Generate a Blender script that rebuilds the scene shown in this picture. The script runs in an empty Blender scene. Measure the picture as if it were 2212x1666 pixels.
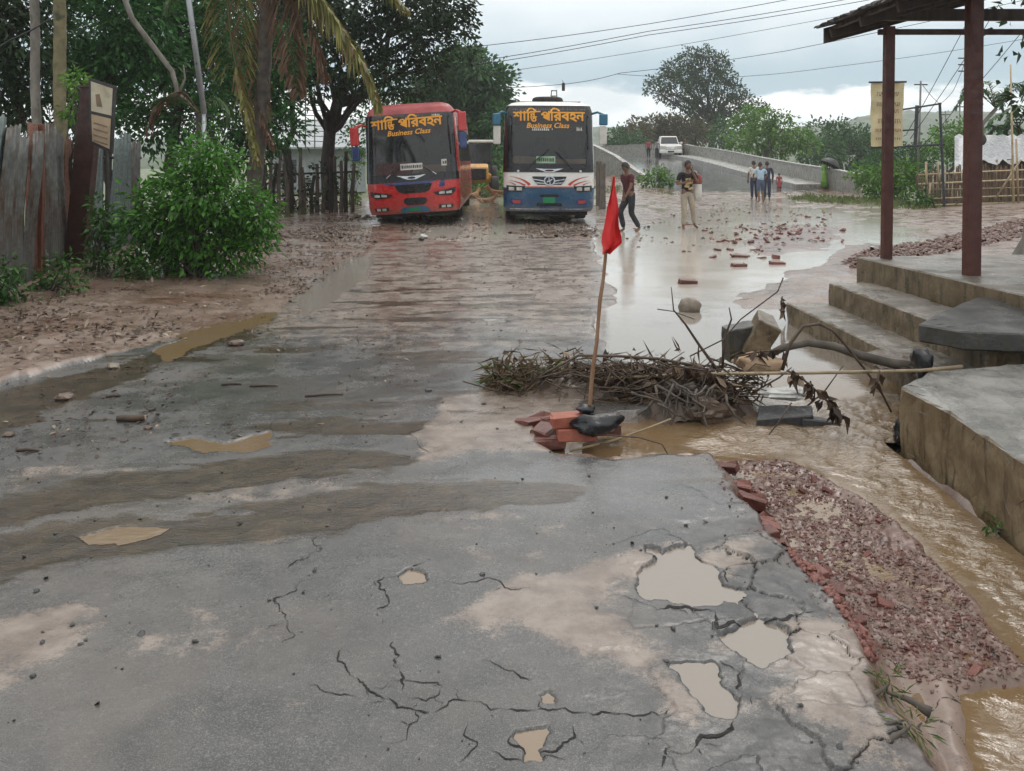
import bpy, bmesh, math, random
import numpy as np
from mathutils import Vector, Matrix, Euler
from math import radians, sin, cos, pi
random.seed(7); RNG = np.random.default_rng(7)
SC = bpy.context.scene
COL = SC.collection

# ------------------------------------------------------------------ camera
CAM_H = 1.65; FPX = 1900.0; HZ = 347.0; CX = 1106.0      # focal length in 2212-wide picture units
cam_d = bpy.data.cameras.new('camera'); cam = bpy.data.objects.new('camera', cam_d); COL.objects.link(cam)
cam.location = (0, 0, CAM_H); cam.rotation_euler = (radians(90), 0, 0)
cam_d.sensor_fit = 'HORIZONTAL'; cam_d.sensor_width = 36.0
cam_d.lens = 36.0 * FPX / 2212.0
cam_d.shift_y = -(833.0 - HZ) / 2212.0
cam_d.clip_start = 0.05; cam_d.clip_end = 5000
SC.camera = cam
SC.render.resolution_x = 1024; SC.render.resolution_y = 771
SC.render.engine = 'CYCLES'
SC.cycles.use_denoising = True
SC.cycles.max_bounces = 6; SC.cycles.diffuse_bounces = 3; SC.cycles.glossy_bounces = 3
SC.cycles.transmission_bounces = 4; SC.cycles.transparent_max_bounces = 6; SC.cycles.volume_bounces = 1
SC.cycles.use_adaptive_sampling = True; SC.cycles.adaptive_threshold = 0.02
SC.cycles.sample_clamp_indirect = 4.0
SC.view_settings.view_transform = 'Standard'; SC.view_settings.look = 'None'
SC.view_settings.gamma = 1.0; SC.view_settings.use_curve_mapping = False
SC.view_settings.exposure = -0.04

# ------------------------------------------------------------------ sky and sun (overcast)
SUN_EL, SUN_AZ = 52.0, 20.0
world = bpy.data.worlds.new('World'); SC.world = world; world.use_nodes = True
def build_world():
    nt = world.node_tree; N = nt.nodes; L = nt.links; N.clear()
    out = N.new('ShaderNodeOutputWorld'); bg = N.new('ShaderNodeBackground')
    sky = N.new('ShaderNodeTexSky'); sky.sky_type = 'NISHITA'; sky.sun_disc = False
    sky.sun_elevation = radians(SUN_EL); sky.sun_rotation = radians(SUN_AZ); sky.dust_density = 3.0; sky.air_density = 1.2
    sc = N.new('ShaderNodeVectorMath'); sc.operation = 'SCALE'; sc.inputs['Scale'].default_value = 0.08
    L.new(sky.outputs[0], sc.inputs[0])
    tc = N.new('ShaderNodeTexCoord'); sep = N.new('ShaderNodeSeparateXYZ'); L.new(tc.outputs['Generated'], sep.inputs[0])
    def math_(op, a, b=None, clamp=False):
        n = N.new('ShaderNodeMath'); n.operation = op; n.use_clamp = clamp
        for i, v in enumerate((a, b)):
            if v is None: continue
            if isinstance(v, (int, float)): n.inputs[i].default_value = v
            else: L.new(v, n.inputs[i])
        return n.outputs[0]
    def noise(scale, detail, vec, rough=0.55):
        n = N.new('ShaderNodeTexNoise'); n.inputs['Scale'].default_value = scale; n.inputs['Detail'].default_value = detail
        n.inputs['Roughness'].default_value = rough; L.new(vec, n.inputs['Vector']); return n.outputs[0]
    mp = N.new('ShaderNodeMapping'); L.new(tc.outputs['Generated'], mp.inputs['Vector']); mp.inputs['Scale'].default_value = (1, 1, 2.6)
    mp.inputs['Location'].default_value = (0.53, 0.1, 0)
    z = sep.outputs['Z']
    def mixc(f, a, b):
        n = N.new('ShaderNodeMix'); n.data_type = 'RGBA'
        if isinstance(f, (int, float)): n.inputs[0].default_value = f
        else: L.new(f, n.inputs[0])
        for s, v in ((6, a), (7, b)):
            if isinstance(v, tuple): n.inputs[s].default_value = (*v, 1)
            else: L.new(v, n.inputs[s])
        return n.outputs[2]
    def step(v, lo, hi):
        n = N.new('ShaderNodeMapRange'); n.interpolation_type = 'SMOOTHSTEP'
        L.new(v, n.inputs[0]); n.inputs[1].default_value = lo; n.inputs[2].default_value = hi
        return n.outputs[0]
    # high overcast layer: grey-blue low down, paler higher up, softly mottled everywhere
    mott = noise(2.2, 3, mp.outputs[0]); mott2 = noise(5.5, 3, mp.outputs[0])
    zz = math_('ADD', z, math_('MULTIPLY', math_('SUBTRACT', mott2, 0.5), 0.10))
    lay = mixc(step(zz, 0.085, 0.19), (0.50, 0.655, 0.765), (0.92, 0.99, 1.03))
    lay = mixc(math_('MULTIPLY', step(mott, 0.35, 0.7), step(z, 0.10, 0.35)), lay, (1.0, 1.0, 0.985))
    lay = mixc(step(z, 0.16, 0.45), lay, (0.97, 0.965, 0.94))
    col = mixc(0.06, lay, sc.outputs[0])
    # bank of white cumulus standing on the horizon all the way round
    edge = math_('ADD', math_('MULTIPLY', math_('SUBTRACT', noise(4.2, 3, mp.outputs[0], 0.6), 0.5), 0.10), 0.078)
    edge = math_('ADD', edge, math_('MULTIPLY', math_('SUBTRACT', noise(26, 3, mp.outputs[0], 0.6), 0.5), 0.022))
    bank = step(math_('SUBTRACT', edge, z), -0.003, 0.008)
    shade = noise(9, 4, mp.outputs[0])
    bankc = mixc(step(shade, 0.38, 0.62), (0.90, 0.97, 1.02), (1.32, 1.33, 1.32))
    col = mixc(bank, col, bankc)
    # an overcast dome is about three times as bright overhead as along the horizon
    dome = N.new('ShaderNodeVectorMath'); dome.operation = 'SCALE'; L.new(col, dome.inputs[0]); L.new(math_('ADD', 1.0, math_('MULTIPLY', math_('MAXIMUM', math_('SUBTRACT', z, 0.10), 0.0), 1.05)), dome.inputs['Scale']); col = dome.outputs[0]
    L.new(col, bg.inputs[0]); bg.inputs[1].default_value = 1.0
    L.new(bg.outputs[0], out.inputs[0])
    world.cycles.sampling_method = 'MANUAL'; world.cycles.sample_map_resolution = 256
build_world()
sun_d = bpy.data.lights.new('sun', 'SUN'); sun_d.energy = 0.8; sun_d.angle = radians(25); sun_d.color = (1.0, 0.97, 0.92)
sun = bpy.data.objects.new('sun', sun_d); COL.objects.link(sun)
_d = Vector((sin(radians(SUN_AZ)) * cos(radians(SUN_EL)), cos(radians(SUN_AZ)) * cos(radians(SUN_EL)), sin(radians(SUN_EL))))
sun.rotation_euler = (-_d).to_track_quat('-Z', 'Y').to_euler(); sun.location = (0, 0, 30)

# ------------------------------------------------------------------ helpers
def G(x, y, z=0.0):
    """world point on the level z seen at picture place (x, y)"""
    Y = FPX * (CAM_H - z) / (y - HZ)
    return Vector(((x - CX) * Y / FPX, Y, z))
def A(x, y, Y):
    """world point at depth Y seen at (x, y)"""
    return Vector(((x - CX) * Y / FPX, Y, CAM_H - (y - HZ) * Y / FPX))

def tag(o, label=None, cat=None, group=None, kind=None):
    if label: o['label'] = label
    if cat: o['category'] = cat
    if group: o['group'] = group
    if kind: o['kind'] = kind
    return o
def link(o, parent=None):
    COL.objects.link(o)
    if parent is not None: o.parent = parent
    return o
def empty(name, loc=(0, 0, 0), rz=0.0, label=None, cat=None, group=None):
    o = bpy.data.objects.new(name, None); o.location = loc; o.rotation_euler = (0, 0, rz); o.empty_display_size = 0.2
    link(o); tag(o, label, cat, group); return o
def mesh_obj(name, verts, faces, mat, parent=None, smooth=False, loc=None):
    me = bpy.data.meshes.new(name)
    me.from_pydata([tuple(v) for v in verts], [], faces)
    me.materials.append(M[mat] if isinstance(mat, str) else mat)
    if smooth: me.polygons.foreach_set('use_smooth', [True] * len(me.polygons))
    me.update()
    o = bpy.data.objects.new(name, me)
    if loc is not None: o.location = loc
    return link(o, parent)
def np_mesh(name, V, F, mat, parent=None, smooth=False, attrs=None):
    """V (n,3) array, F (m,k) int array with k = 3 or 4, attrs {name: (n,4)} point colours"""
    me = bpy.data.meshes.new(name); k = F.shape[1]
    me.vertices.add(len(V)); me.vertices.foreach_set('co', np.ascontiguousarray(V, dtype=np.float32).ravel())
    me.loops.add(F.size); me.loops.foreach_set('vertex_index', np.ascontiguousarray(F, dtype=np.int32).ravel())
    me.polygons.add(len(F)); me.polygons.foreach_set('loop_start', np.arange(0, F.size, k, dtype=np.int32))
    me.polygons.foreach_set('loop_total', np.full(len(F), k, dtype=np.int32))
    if smooth: me.polygons.foreach_set('use_smooth', np.ones(len(F), dtype=bool))
    me.update(calc_edges=True)
    for an, av in (attrs or {}).items():
        a = me.attributes.new(an, 'FLOAT_COLOR', 'POINT'); a.data.foreach_set('color', np.ascontiguousarray(av, dtype=np.float32).ravel())
    me.materials.append(M[mat] if isinstance(mat, str) else mat)
    o = bpy.data.objects.new(name, me)
    return link(o, parent)

class MB:
    """collects shapes that make up ONE part"""
    def __init__(s): s.v = []; s.f = []
    def add(s, verts, faces):
        b = len(s.v); s.v += [Vector(v) for v in verts]; s.f += [tuple(i + b for i in f) for f in faces]; return s
    def box(s, c, d, rot=None, taper=1.0):
        x, y, z = d[0] / 2, d[1] / 2, d[2] / 2
        vs = [Vector((sx * x * (taper if sz > 0 else 1), sy * y * (taper if sz > 0 else 1), sz * z)) for sz in (-1, 1) for sy in (-1, 1) for sx in (-1, 1)]
        if rot is not None:
            R = Euler(rot).to_matrix(); vs = [R @ v for v in vs]
        c = Vector(c)
        return s.add([v + c for v in vs], [(0, 2, 3, 1), (4, 5, 7, 6), (0, 1, 5, 4), (2, 6, 7, 3), (0, 4, 6, 2), (1, 3, 7, 5)])
    def tube(s, pts, rad, n=8, cap=True, squash=1.0):
        pts = [Vector(p) for p in pts]; m = len(pts)
        if not hasattr(rad, '__len__'): rad = [rad] * m
        b = len(s.v); up = Vector((0, 0, 1)); prev = None
        for i, p in enumerate(pts):
            t = (pts[min(i + 1, m - 1)] - pts[max(i - 1, 0)]).normalized()
            if prev is None:
                a = t.cross(up)
                if a.length < 0.1: a = t.cross(Vector((1, 0, 0)))
                a.normalize()
            else:
                a = (prev - t * prev.dot(t))
                a = a.normalized() if a.length > 1e-6 else t.orthogonal().normalized()
            prev = a; c = t.cross(a)
            for k in range(n):
                an = 2 * pi * k / n
                s.v.append(p + (a * cos(an) + c * sin(an) * squash) * rad[i])
        for i in range(m - 1):
            for k in range(n):
                k2 = (k + 1) % n
                s.f.append((b + i * n + k, b + i * n + k2, b + (i + 1) * n + k2, b + (i + 1) * n + k))
        if cap:
            s.f.append(tuple(b + k for k in range(n))[::-1]); s.f.append(tuple(b + (m - 1) * n + k for k in range(n)))
        return s
    def prism(s, poly, h, axis='z', off=0.0, base=0.0):
        """poly 2D outline extruded from base to base+h along axis"""
        n = len(poly)
        def P(a, b_, c):
            return {'z': (a, b_, c), 'y': (a, c, b_), 'x': (c, a, b_)}[axis]
        vs = [P(a, b_, base) for a, b_ in poly] + [P(a, b_, base + h) for a, b_ in poly]
        fs = [tuple(range(n))[::-1], tuple(range(n, 2 * n))] + [(i, (i + 1) % n, n + (i + 1) % n, n + i) for i in range(n)]
        return s.add(vs, fs)
    def lathe(s, prof, n=16, c=(0, 0, 0)):
        b = len(s.v); c = Vector(c)
        for r, z in prof:
            for k in range(n): s.v.append(c + Vector((r * cos(2 * pi * k / n), r * sin(2 * pi * k / n), z)))
        for i in range(len(prof) - 1):
            for k in range(n):
                k2 = (k + 1) % n; s.f.append((b + i * n + k, b + i * n + k2, b + (i + 1) * n + k2, b + (i + 1) * n + k))
        s.f.append(tuple(b + k for k in range(n))[::-1]); s.f.append(tuple(b + (len(prof) - 1) * n + k for k in range(n)))
        return s
    def xf(s, mat):
        s.v = [mat @ v for v in s.v]; return s
    def build(s, name, mat, parent=None, smooth=False, bevel=0.0, loc=None, seg=2):
        me = bpy.data.meshes.new(name); me.from_pydata([tuple(v) for v in s.v], [], s.f)
        bm = bmesh.new(); bm.from_mesh(me)
        bmesh.ops.recalc_face_normals(bm, faces=bm.faces[:])
        if bevel > 0:
            eds = [e for e in bm.edges if len(e.link_faces) == 2 and e.calc_face_angle(0) > 0.6]
            bmesh.ops.bevel(bm, geom=eds, offset=bevel, segments=seg, profile=0.5, affect='EDGES', clamp_overlap=True)
        bm.to_mesh(me); bm.free()
        me.materials.append(M[mat] if isinstance(mat, str) else mat)
        if smooth: me.polygons.foreach_set('use_smooth', [True] * len(me.polygons))
        me.update()
        o = bpy.data.objects.new(name, me)
        if loc is not None: o.location = loc
        return link(o, parent)
def copy_tree(o, parent=None):
    c = o.copy(); COL.objects.link(c); c.parent = parent
    for ch in list(o.children): copy_tree(ch, c)
    return c

# ---- lattice noise
def _hash(ix, iy, seed):
    h = (ix.astype(np.int64) * 374761393 + iy.astype(np.int64) * 668265263 + seed * 1442695041) & 0xffffffff
    h = ((h ^ (h >> 13)) * 1274126177) & 0xffffffff
    return ((h ^ (h >> 16)) & 0xffff) / 65535.0
_TAB = np.random.default_rng(3).random((64, 256, 256), dtype=np.float32)
def vnoise(x, y, seed=0):
    x = np.asarray(x, np.float32); y = np.asarray(y, np.float32); T = _TAB[seed % 64].ravel()
    ix = np.floor(x); iy = np.floor(y); fx = x - ix; fy = y - iy
    fx = fx * fx * (3 - 2 * fx); fy = fy * fy * (3 - 2 * fy)
    ix = ix.astype(np.int32) & 255; iy = (iy.astype(np.int32) & 255) << 8; ix1 = (ix + 1) & 255; iy1 = (iy + 256) & 65535
    a = T[iy | ix]; b = T[iy | ix1]; c = T[iy1 | ix]; d = T[iy1 | ix1]
    a = a + (b - a) * fx; c = c + (d - c) * fx
    return a + (c - a) * fy
def fbm(x, y, octv=4, seed=0, gain=0.5):
    t = 0; a = 1.0; n = 0
    for i in range(octv):
        t = t + a * vnoise(x * 2 ** i, y * 2 ** i, seed + i * 17); n += a; a *= gain
    return t / n - 0.5
def sstep(v, lo, hi):
    t = np.clip((v - lo) / (hi - lo), 0, 1); return t * t * (3 - 2 * t)
def seg_dist(X, Y, P, closed=False):
    """distance to polyline, vectorised"""
    d = np.full(X.shape, 1e9); n = len(P)
    for i in range(n if closed else n - 1):
        ax, ay = P[i][0], P[i][1]; bx, by = P[(i + 1) % n][0], P[(i + 1) % n][1]
        dx, dy = bx - ax, by - ay; q = dx * dx + dy * dy + 1e-12
        t = np.clip(((X - ax) * dx + (Y - ay) * dy) / q, 0, 1)
        d = np.minimum(d, np.hypot(X - ax - t * dx, Y - ay - t * dy))
    return d
def sdpoly(X, Y, P):
    """signed distance, positive inside"""
    d = seg_dist(X, Y, P, True); ins = np.zeros(X.shape, bool); n = len(P)
    for i in range(n):
        ax, ay = P[i][0], P[i][1]; bx, by = P[(i + 1) % n][0], P[(i + 1) % n][1]
        if ay == by: continue
        c = ((ay > Y) != (by > Y)) & (X < (bx - ax) * (Y - ay) / (by - ay) + ax); ins ^= c
    return np.where(ins, d, -d)

# ------------------------------------------------------------------ materials
M = {}
class NT:
    def __init__(s, name):
        s.m = bpy.data.materials.new(name); s.m.use_nodes = True; s.nt = s.m.node_tree; s.N = s.nt.nodes; s.L = s.nt.links
        s.bsdf = s.N['Principled BSDF']; s.tc = s.N.new('ShaderNodeTexCoord'); M[name] = s.m
    def set(s, k, v):
        i = s.bsdf.inputs[k]
        if isinstance(v, (int, float)): i.default_value = v
        elif isinstance(v, tuple): i.default_value = (*v, 1) if len(v) == 3 else v
        else: s.L.new(v, i)
    def co(s, scale=(1, 1, 1), src='Object', rot=(0, 0, 0)):
        mp = s.N.new('ShaderNodeMapping'); s.L.new(s.tc.outputs[src], mp.inputs[0]); mp.inputs['Scale'].default_value = scale
        mp.inputs['Rotation'].default_value = rot
        return mp.outputs[0]
    def pos(s, scale=(1, 1, 1)):
        g = s.N.new('ShaderNodeNewGeometry'); mp = s.N.new('ShaderNodeMapping'); s.L.new(g.outputs['Position'], mp.inputs[0]); mp.inputs['Scale'].default_value = scale
        return mp.outputs[0]
    def noise(s, vec, scale, detail=5, rough=0.55, dist=0.0):
        n = s.N.new('ShaderNodeTexNoise'); n.inputs['Scale'].default_value = scale; n.inputs['Detail'].default_value = detail
        n.inputs['Roughness'].default_value = rough; n.inputs['Distortion'].default_value = dist; s.L.new(vec, n.inputs['Vector']); return n.outputs[0]
    def vor(s, vec, scale, feat='F1', out=0):
        n = s.N.new('ShaderNodeTexVoronoi'); n.feature = feat; n.inputs['Scale'].default_value = scale; s.L.new(vec, n.inputs['Vector']); return n.outputs[out]
    def step(s, v, lo, hi, a=0.0, b=1.0):
        n = s.N.new('ShaderNodeMapRange'); n.interpolation_type = 'SMOOTHSTEP'; s.L.new(v, n.inputs[0])
        n.inputs[1].default_value = lo; n.inputs[2].default_value = hi; n.inputs[3].default_value = a; n.inputs[4].default_value = b; return n.outputs[0]
    def math(s, op, a, b=0.0, clamp=False):
        n = s.N.new('ShaderNodeMath'); n.operation = op; n.use_clamp = clamp
        for i, v in enumerate((a, b)):
            if isinstance(v, (int, float)): n.inputs[i].default_value = v
            else: s.L.new(v, n.inputs[i])
        return n.outputs[0]
    def mix(s, f, a, b, mode='MIX'):
        n = s.N.new('ShaderNodeMix'); n.data_type = 'RGBA'; n.blend_type = mode
        if isinstance(f, (int, float)): n.inputs[0].default_value = f
        else: s.L.new(f, n.inputs[0])
        for k, v in ((6, a), (7, b)):
            if isinstance(v, tuple): n.inputs[k].default_value = (*v, 1)
            else: s.L.new(v, n.inputs[k])
        return n.outputs[2]
    def attr(s, name):
        n = s.N.new('ShaderNodeAttribute'); n.attribute_name = name; sp = s.N.new('ShaderNodeSeparateColor'); s.L.new(n.outputs['Color'], sp.inputs[0])
        return sp.outputs[0], sp.outputs[1], sp.outputs[2], n.outputs['Alpha']
    def bump(s, h, strength=0.3, dist=0.02, prev=None):
        b = s.N.new('ShaderNodeBump'); b.inputs['Strength'].default_value = strength; b.inputs['Distance'].default_value = dist; s.L.new(h, b.inputs['Height'])
        if prev is not None: s.L.new(prev, b.inputs['Normal'])
        return b.outputs[0]
    def rnd(s):
        n = s.N.new('ShaderNodeObjectInfo'); return n.outputs['Random']

def pm(name, c1, c2=None, scale=6.0, rough=0.6, metallic=0.0, bump=0.0, bscale=None, c3=None, s3=2.0, t3=(0.55, 0.7), rvar=0.15, stretch=(1, 1, 1), spec=0.5, coat=0.0, bdist=0.01, rand=0.0):
    t = NT(name); v = t.co(stretch)
    n = t.noise(v, scale, 6, 0.6)
    col = t.mix(t.step(n, 0.3, 0.7), c1, c2 or c1)
    if c3 is not None: col = t.mix(t.step(t.noise(v, s3, 6, 0.65), *t3), col, c3)
    if rand > 0:
        hs = t.N.new('ShaderNodeHueSaturation'); t.L.new(col, hs.inputs['Color']); t.L.new(t.step(t.rnd(), 0, 1, 1 - rand, 1 + rand), hs.inputs['Value']); col = hs.outputs[0]
    t.set('Base Color', col); t.set('Metallic', metallic); t.set('Specular IOR Level', spec)
    t.set('Roughness', t.step(t.noise(v, scale * 1.7, 4), 0.3, 0.7, max(0.03, rough - rvar), min(1, rough + rvar)))
    if coat > 0: t.set('Coat Weight', coat); t.set('Coat Roughness', 0.12)
    if bump > 0: t.set('Normal', t.bump(t.noise(v, bscale or scale * 3, 6, 0.65), bump, bdist))
    return t.m
# ------------------------------------------------------------------ ground, road and flood water
def PW(pts, z=0.0): return [tuple(G(x, y, z).xy) for x, y in pts]
def rough_line(P, n=4, amp=0.12, seed=1):
    r = random.Random(seed); out = [P[0]]
    for a, b in zip(P[:-1], P[1:]):
        dx, dy = b[0] - a[0], b[1] - a[1]; L = math.hypot(dx, dy)
        for i in range(1, n):
            t = i / n; o = r.gauss(0, amp) * L / 2; out.append((a[0] + dx * t - dy / L * o, a[1] + dy * t + dx / L * o))
        out.append(b)
    return out
ROAD = PW([(-900, 1120), (-300, 905), (0, 838), (140, 800), (340, 745), (480, 715), (600, 682), (680, 640), (740, 600), (790, 560), (835, 528), (900, 516), (1000, 522),
           (1150, 516), (1290, 518), (1275, 550), (1300, 585), (1322, 620), (1325, 645), (1292, 668), (1280, 700), (1290, 755), (1400, 800), (1432, 850), (1446, 872),
           (1385, 890), (1300, 905), (1200, 908), (1142, 925), (1150, 968), (1205, 985), (1330, 996), (1430, 990), (1540, 986), (1560, 1005), (1590, 1050), (1640, 1110),
           (1650, 1160), (1690, 1190), (1750, 1240), (1790, 1290), (1815, 1330), (1850, 1380), (1870, 1440), (1880, 1500), (1930, 1560), (2000, 1640), (2080, 1750), (2300, 2300), (-2500, 2300), (-2500, 1500)])
ROAD = rough_line(ROAD + [ROAD[0]], 4, 0.08, 5)[:-1]
FLOOD = PW([(1290, 515), (1350, 500), (1400, 475), (1500, 455), (1700, 445), (1830, 460), (1900, 470), (1905, 500), (1830, 530), (1790, 575), (1740, 610), (1690, 650), (1700, 700),
            (1960, 800), (1990, 870), (1700, 900), (1450, 880), (1430, 800), (1300, 740), (1285, 690), (1335, 645), (1320, 610), (1275, 555)])
CHAN = PW([(1446, 872), (1990, 850), (1990, 990), (2330, 1250), (2500, 1900), (2220, 1900), (2110, 1680), (2060, 1560), (2040, 1450), (2230, 1440), (2140, 1350), (2095, 1275), (1985, 1165), (1850, 1065),
           (1700, 990), (1560, 996), (1430, 990), (1330, 996), (1205, 985), (1150, 968), (1142, 925), (1200, 908), (1300, 905), (1385, 890)], -0.06)
RUBBLE = PW([(1552, 990), (1700, 985), (1850, 1060), (1985, 1160), (2095, 1270), (2140, 1345), (2240, 1425), (2060, 1450), (1870, 1390), (1810, 1330), (1740, 1240), (1650, 1160), (1590, 1050)], -0.04)
SAND = PW([(1860, 1390), (1960, 1400), (2040, 1450), (2060, 1560), (2110, 1680), (2220, 1900), (2150, 1900), (2010, 1660), (1930, 1560), (1880, 1490)], -0.08)
PUDDLES = {
 'cream': [(1400, 1195), (1430, 1205), (1470, 1192), (1490, 1187), (1502, 1212), (1558, 1243), (1553, 1272), (1575, 1282), (1540, 1308), (1500, 1318), (1450, 1308), (1400, 1300), (1378, 1285), (1386, 1250), (1412, 1222)],
 'grey': [(1452, 1452), (1540, 1445), (1560, 1492), (1602, 1530), (1572, 1562), (1530, 1547), (1490, 1500)],
 'streak': [(1560, 1385), (1640, 1352), (1700, 1372), (1700, 1420), (1645, 1448), (1600, 1430)],
 'tiny': [(868, 1255), (888, 1243), (912, 1247), (914, 1264), (876, 1269)],
 'long': [(345, 960), (420, 955), (480, 966), (540, 950), (580, 942), (587, 965), (540, 982), (440, 984)],
 'oval': [(172, 1168), (230, 1150), (300, 1148), (362, 1150), (330, 1168), (260, 1182), (195, 1183)],
 'hole': [(1165, 1515), (1182, 1506), (1200, 1518), (1196, 1535), (1176, 1532)],
 'gap': [(1122, 1604), (1150, 1594), (1178, 1592), (1170, 1612), (1150, 1630), (1158, 1652), (1132, 1660), (1136, 1628)],
 'side': [(640, 655), (690, 610), (735, 575), (760, 556), (802, 560), (795, 598), (752, 628), (705, 662), (655, 690)],
 'gutter': [(335, 764), (400, 730), (480, 705), (560, 690), (600, 682), (590, 700), (520, 722), (440, 748), (370, 782)],
 'strip': [(1015, 661), (1085, 658), (1085, 666), (1020, 667)], 'strip2': [(1050, 698), (1098, 694), (1100, 702), (1055, 705)],
}
FILMS = [[(-60, 1090), (200, 1032), (450, 1010), (600, 990), (700, 972), (900, 985), (900, 1012), (720, 1032), (560, 1062), (300, 1092), (100, 1130), (-60, 1150)],
         [(-60, 1190), (120, 1130), (400, 1120), (650, 1085), (760, 1060), (1000, 1040), (1240, 1052), (1230, 1100), (1000, 1110), (700, 1160), (400, 1190), (150, 1215), (-60, 1300)],
         [(-60, 870), (150, 822), (340, 762), (560, 702), (545, 738), (340, 790), (200, 850), (80, 905), (-60, 980)],
         [(540, 930), (700, 912), (900, 925), (880, 945), (700, 950)]]
SILT = [[(925, 1338), (1010, 1310), (1120, 1250), (1250, 1212), (1400, 1195), (1560, 1190), (1690, 1180), (1600, 1230), (1380, 1290), (1330, 1330), (1350, 1400), (1450, 1430), (1490, 1510), (1600, 1550), (1480, 1545), (1400, 1480), (1250, 1420), (1100, 1372), (1000, 1368)],
        [(1550, 1392), (1700, 1335), (1840, 1368), (1872, 1450), (1905, 1560), (2000, 1670), (1790, 1680), (1740, 1560), (1690, 1480), (1620, 1450)],
        [(-60, 1390), (130, 1300), (260, 1290), (200, 1370), (60, 1440), (-60, 1560)], [(1060, 830), (1250, 830), (1250, 990), (900, 1000), (900, 930)]]
CRACKS = [([(690, 1165), (692, 1190), (665, 1215), (640, 1222), (622, 1240)], .008), ([(660, 1265), (640, 1285), (612, 1300), (603, 1320), (615, 1345), (620, 1370), (608, 1402)], .008),
          ([(925, 1212), (880, 1245), (850, 1260), (815, 1270), (832, 1290), (840, 1310), (815, 1330), (825, 1362)], .007), ([(850, 1400), (862, 1430), (858, 1450), (872, 1480), (870, 1512)], .009),
          ([(740, 1410), (745, 1450), (765, 1480), (795, 1505), (840, 1525), (895, 1550), (940, 1558)], .007), ([(895, 1550), (902, 1575), (815, 1624)], .007),
          ([(940, 1555), (1000, 1530), (1060, 1550), (1150, 1550), (1220, 1545), (1300, 1552), (1390, 1558), (1425, 1560), (1447, 1545)], .009), ([(780, 1505), (860, 1485), (945, 1490), (950, 1510), (880, 1525)], .005),
          ([(915, 1265), (1000, 1275), (1090, 1285), (1150, 1285)], .005), ([(1340, 1300), (1420, 1330), (1480, 1322), (1545, 1332), (1550, 1375), (1640, 1358), (1760, 1333)], .016),
          ([(1490, 1190), (1520, 1225), (1560, 1245), (1572, 1270), (1545, 1320)], .012), ([(1010, 1580), (1032, 1620), (1012, 1680)], .008), ([(1555, 1440), (1590, 1500), (1625, 1545)], .013),
          ([(1040, 1440), (1100, 1465), (1160, 1482)], .006), ([(1430, 1680), (1500, 1632), (1560, 1602), (1585, 1575)], .015), ([(660, 1490), (700, 1510), (770, 1525)], .005),
          ([(1110, 1600), (1135, 1640), (1180, 1640), (1240, 1610), (1235, 1585)], .008), ([(1060, 1640), (1130, 1665), (1230, 1660)], .008), ([(910, 930), (900, 960), (930, 990)], .012), ([(590, 940), (610, 900), (660, 860), (720, 840)], .008)]

def water_level(Y): return np.interp(Y, [1.5, 2.4, 5.4, 7.2, 60], [-0.14, -0.125, -0.06, 0.0, 0.0])
def ramp_z(X, Y):
    t = sstep(Y, 36.0, 84.0); side = sstep(X, 3.0, 7.0) * (1 - sstep(X, 17.5, 21.0))
    side = np.maximum(side, sstep(Y, 62, 80) * (1 - sstep(X, 17.5, 21.0)) * sstep(X, -30, -25))
    return 1.95 * t * side * (1 - 0.9 * sstep(Y, 96, 110))
def base_height(X, Y):
    """undetailed lie of the land"""
    X = np.asarray(X, float); Y = np.asarray(Y, float)
    h = 0.03 * fbm(X * .35, Y * .35, 3, 3)
    lb = sstep(-X - 0.30 * np.minimum(Y, 30), -0.4, 3.0)               # left bank
    h = h + 0.10 * lb
    rb = sstep(X - 0.47 * Y, -0.5, 3.5) * sstep(Y, 9.5, 12)            # field on the right
    h = h + 0.16 * rb
    h = h + ramp_z(X, Y)
    far = sstep(Y, 100, 170)
    return h - 1.2 * far
def worley(X, Y, cell, seed):
    gx = np.floor(X / cell); gy = np.floor(Y / cell); f1 = np.full(X.shape, 1e9); f2 = f1.copy(); cid = np.zeros(X.shape)
    for i in (-1, 0, 1):
        for j in (-1, 0, 1):
            cx = gx + i; cy = gy + j; px = (cx + .5 + .9 * (_hash(cx, cy, seed) - .5)) * cell; py = (cy + .5 + .9 * (_hash(cx, cy, seed + 9) - .5)) * cell
            d = np.hypot(X - px, Y - py); c = _hash(cx, cy, seed + 31)
            closer = d < f1; f2 = np.where(closer, f1, np.minimum(f2, d)); cid = np.where(closer, c, cid); f1 = np.where(closer, d, f1)
    return f1, f2, cid

def region(X, Y, poly, fn, pad=0.4):
    """evaluate fn on the sub-array inside the polygon's bounding box only"""
    xs = [p[0] for p in poly]; ys = [p[1] for p in poly]
    m = (X > min(xs) - pad) & (X < max(xs) + pad) & (Y > min(ys) - pad) & (Y < max(ys) + pad)
    return m, fn(X[m], Y[m])

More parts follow.
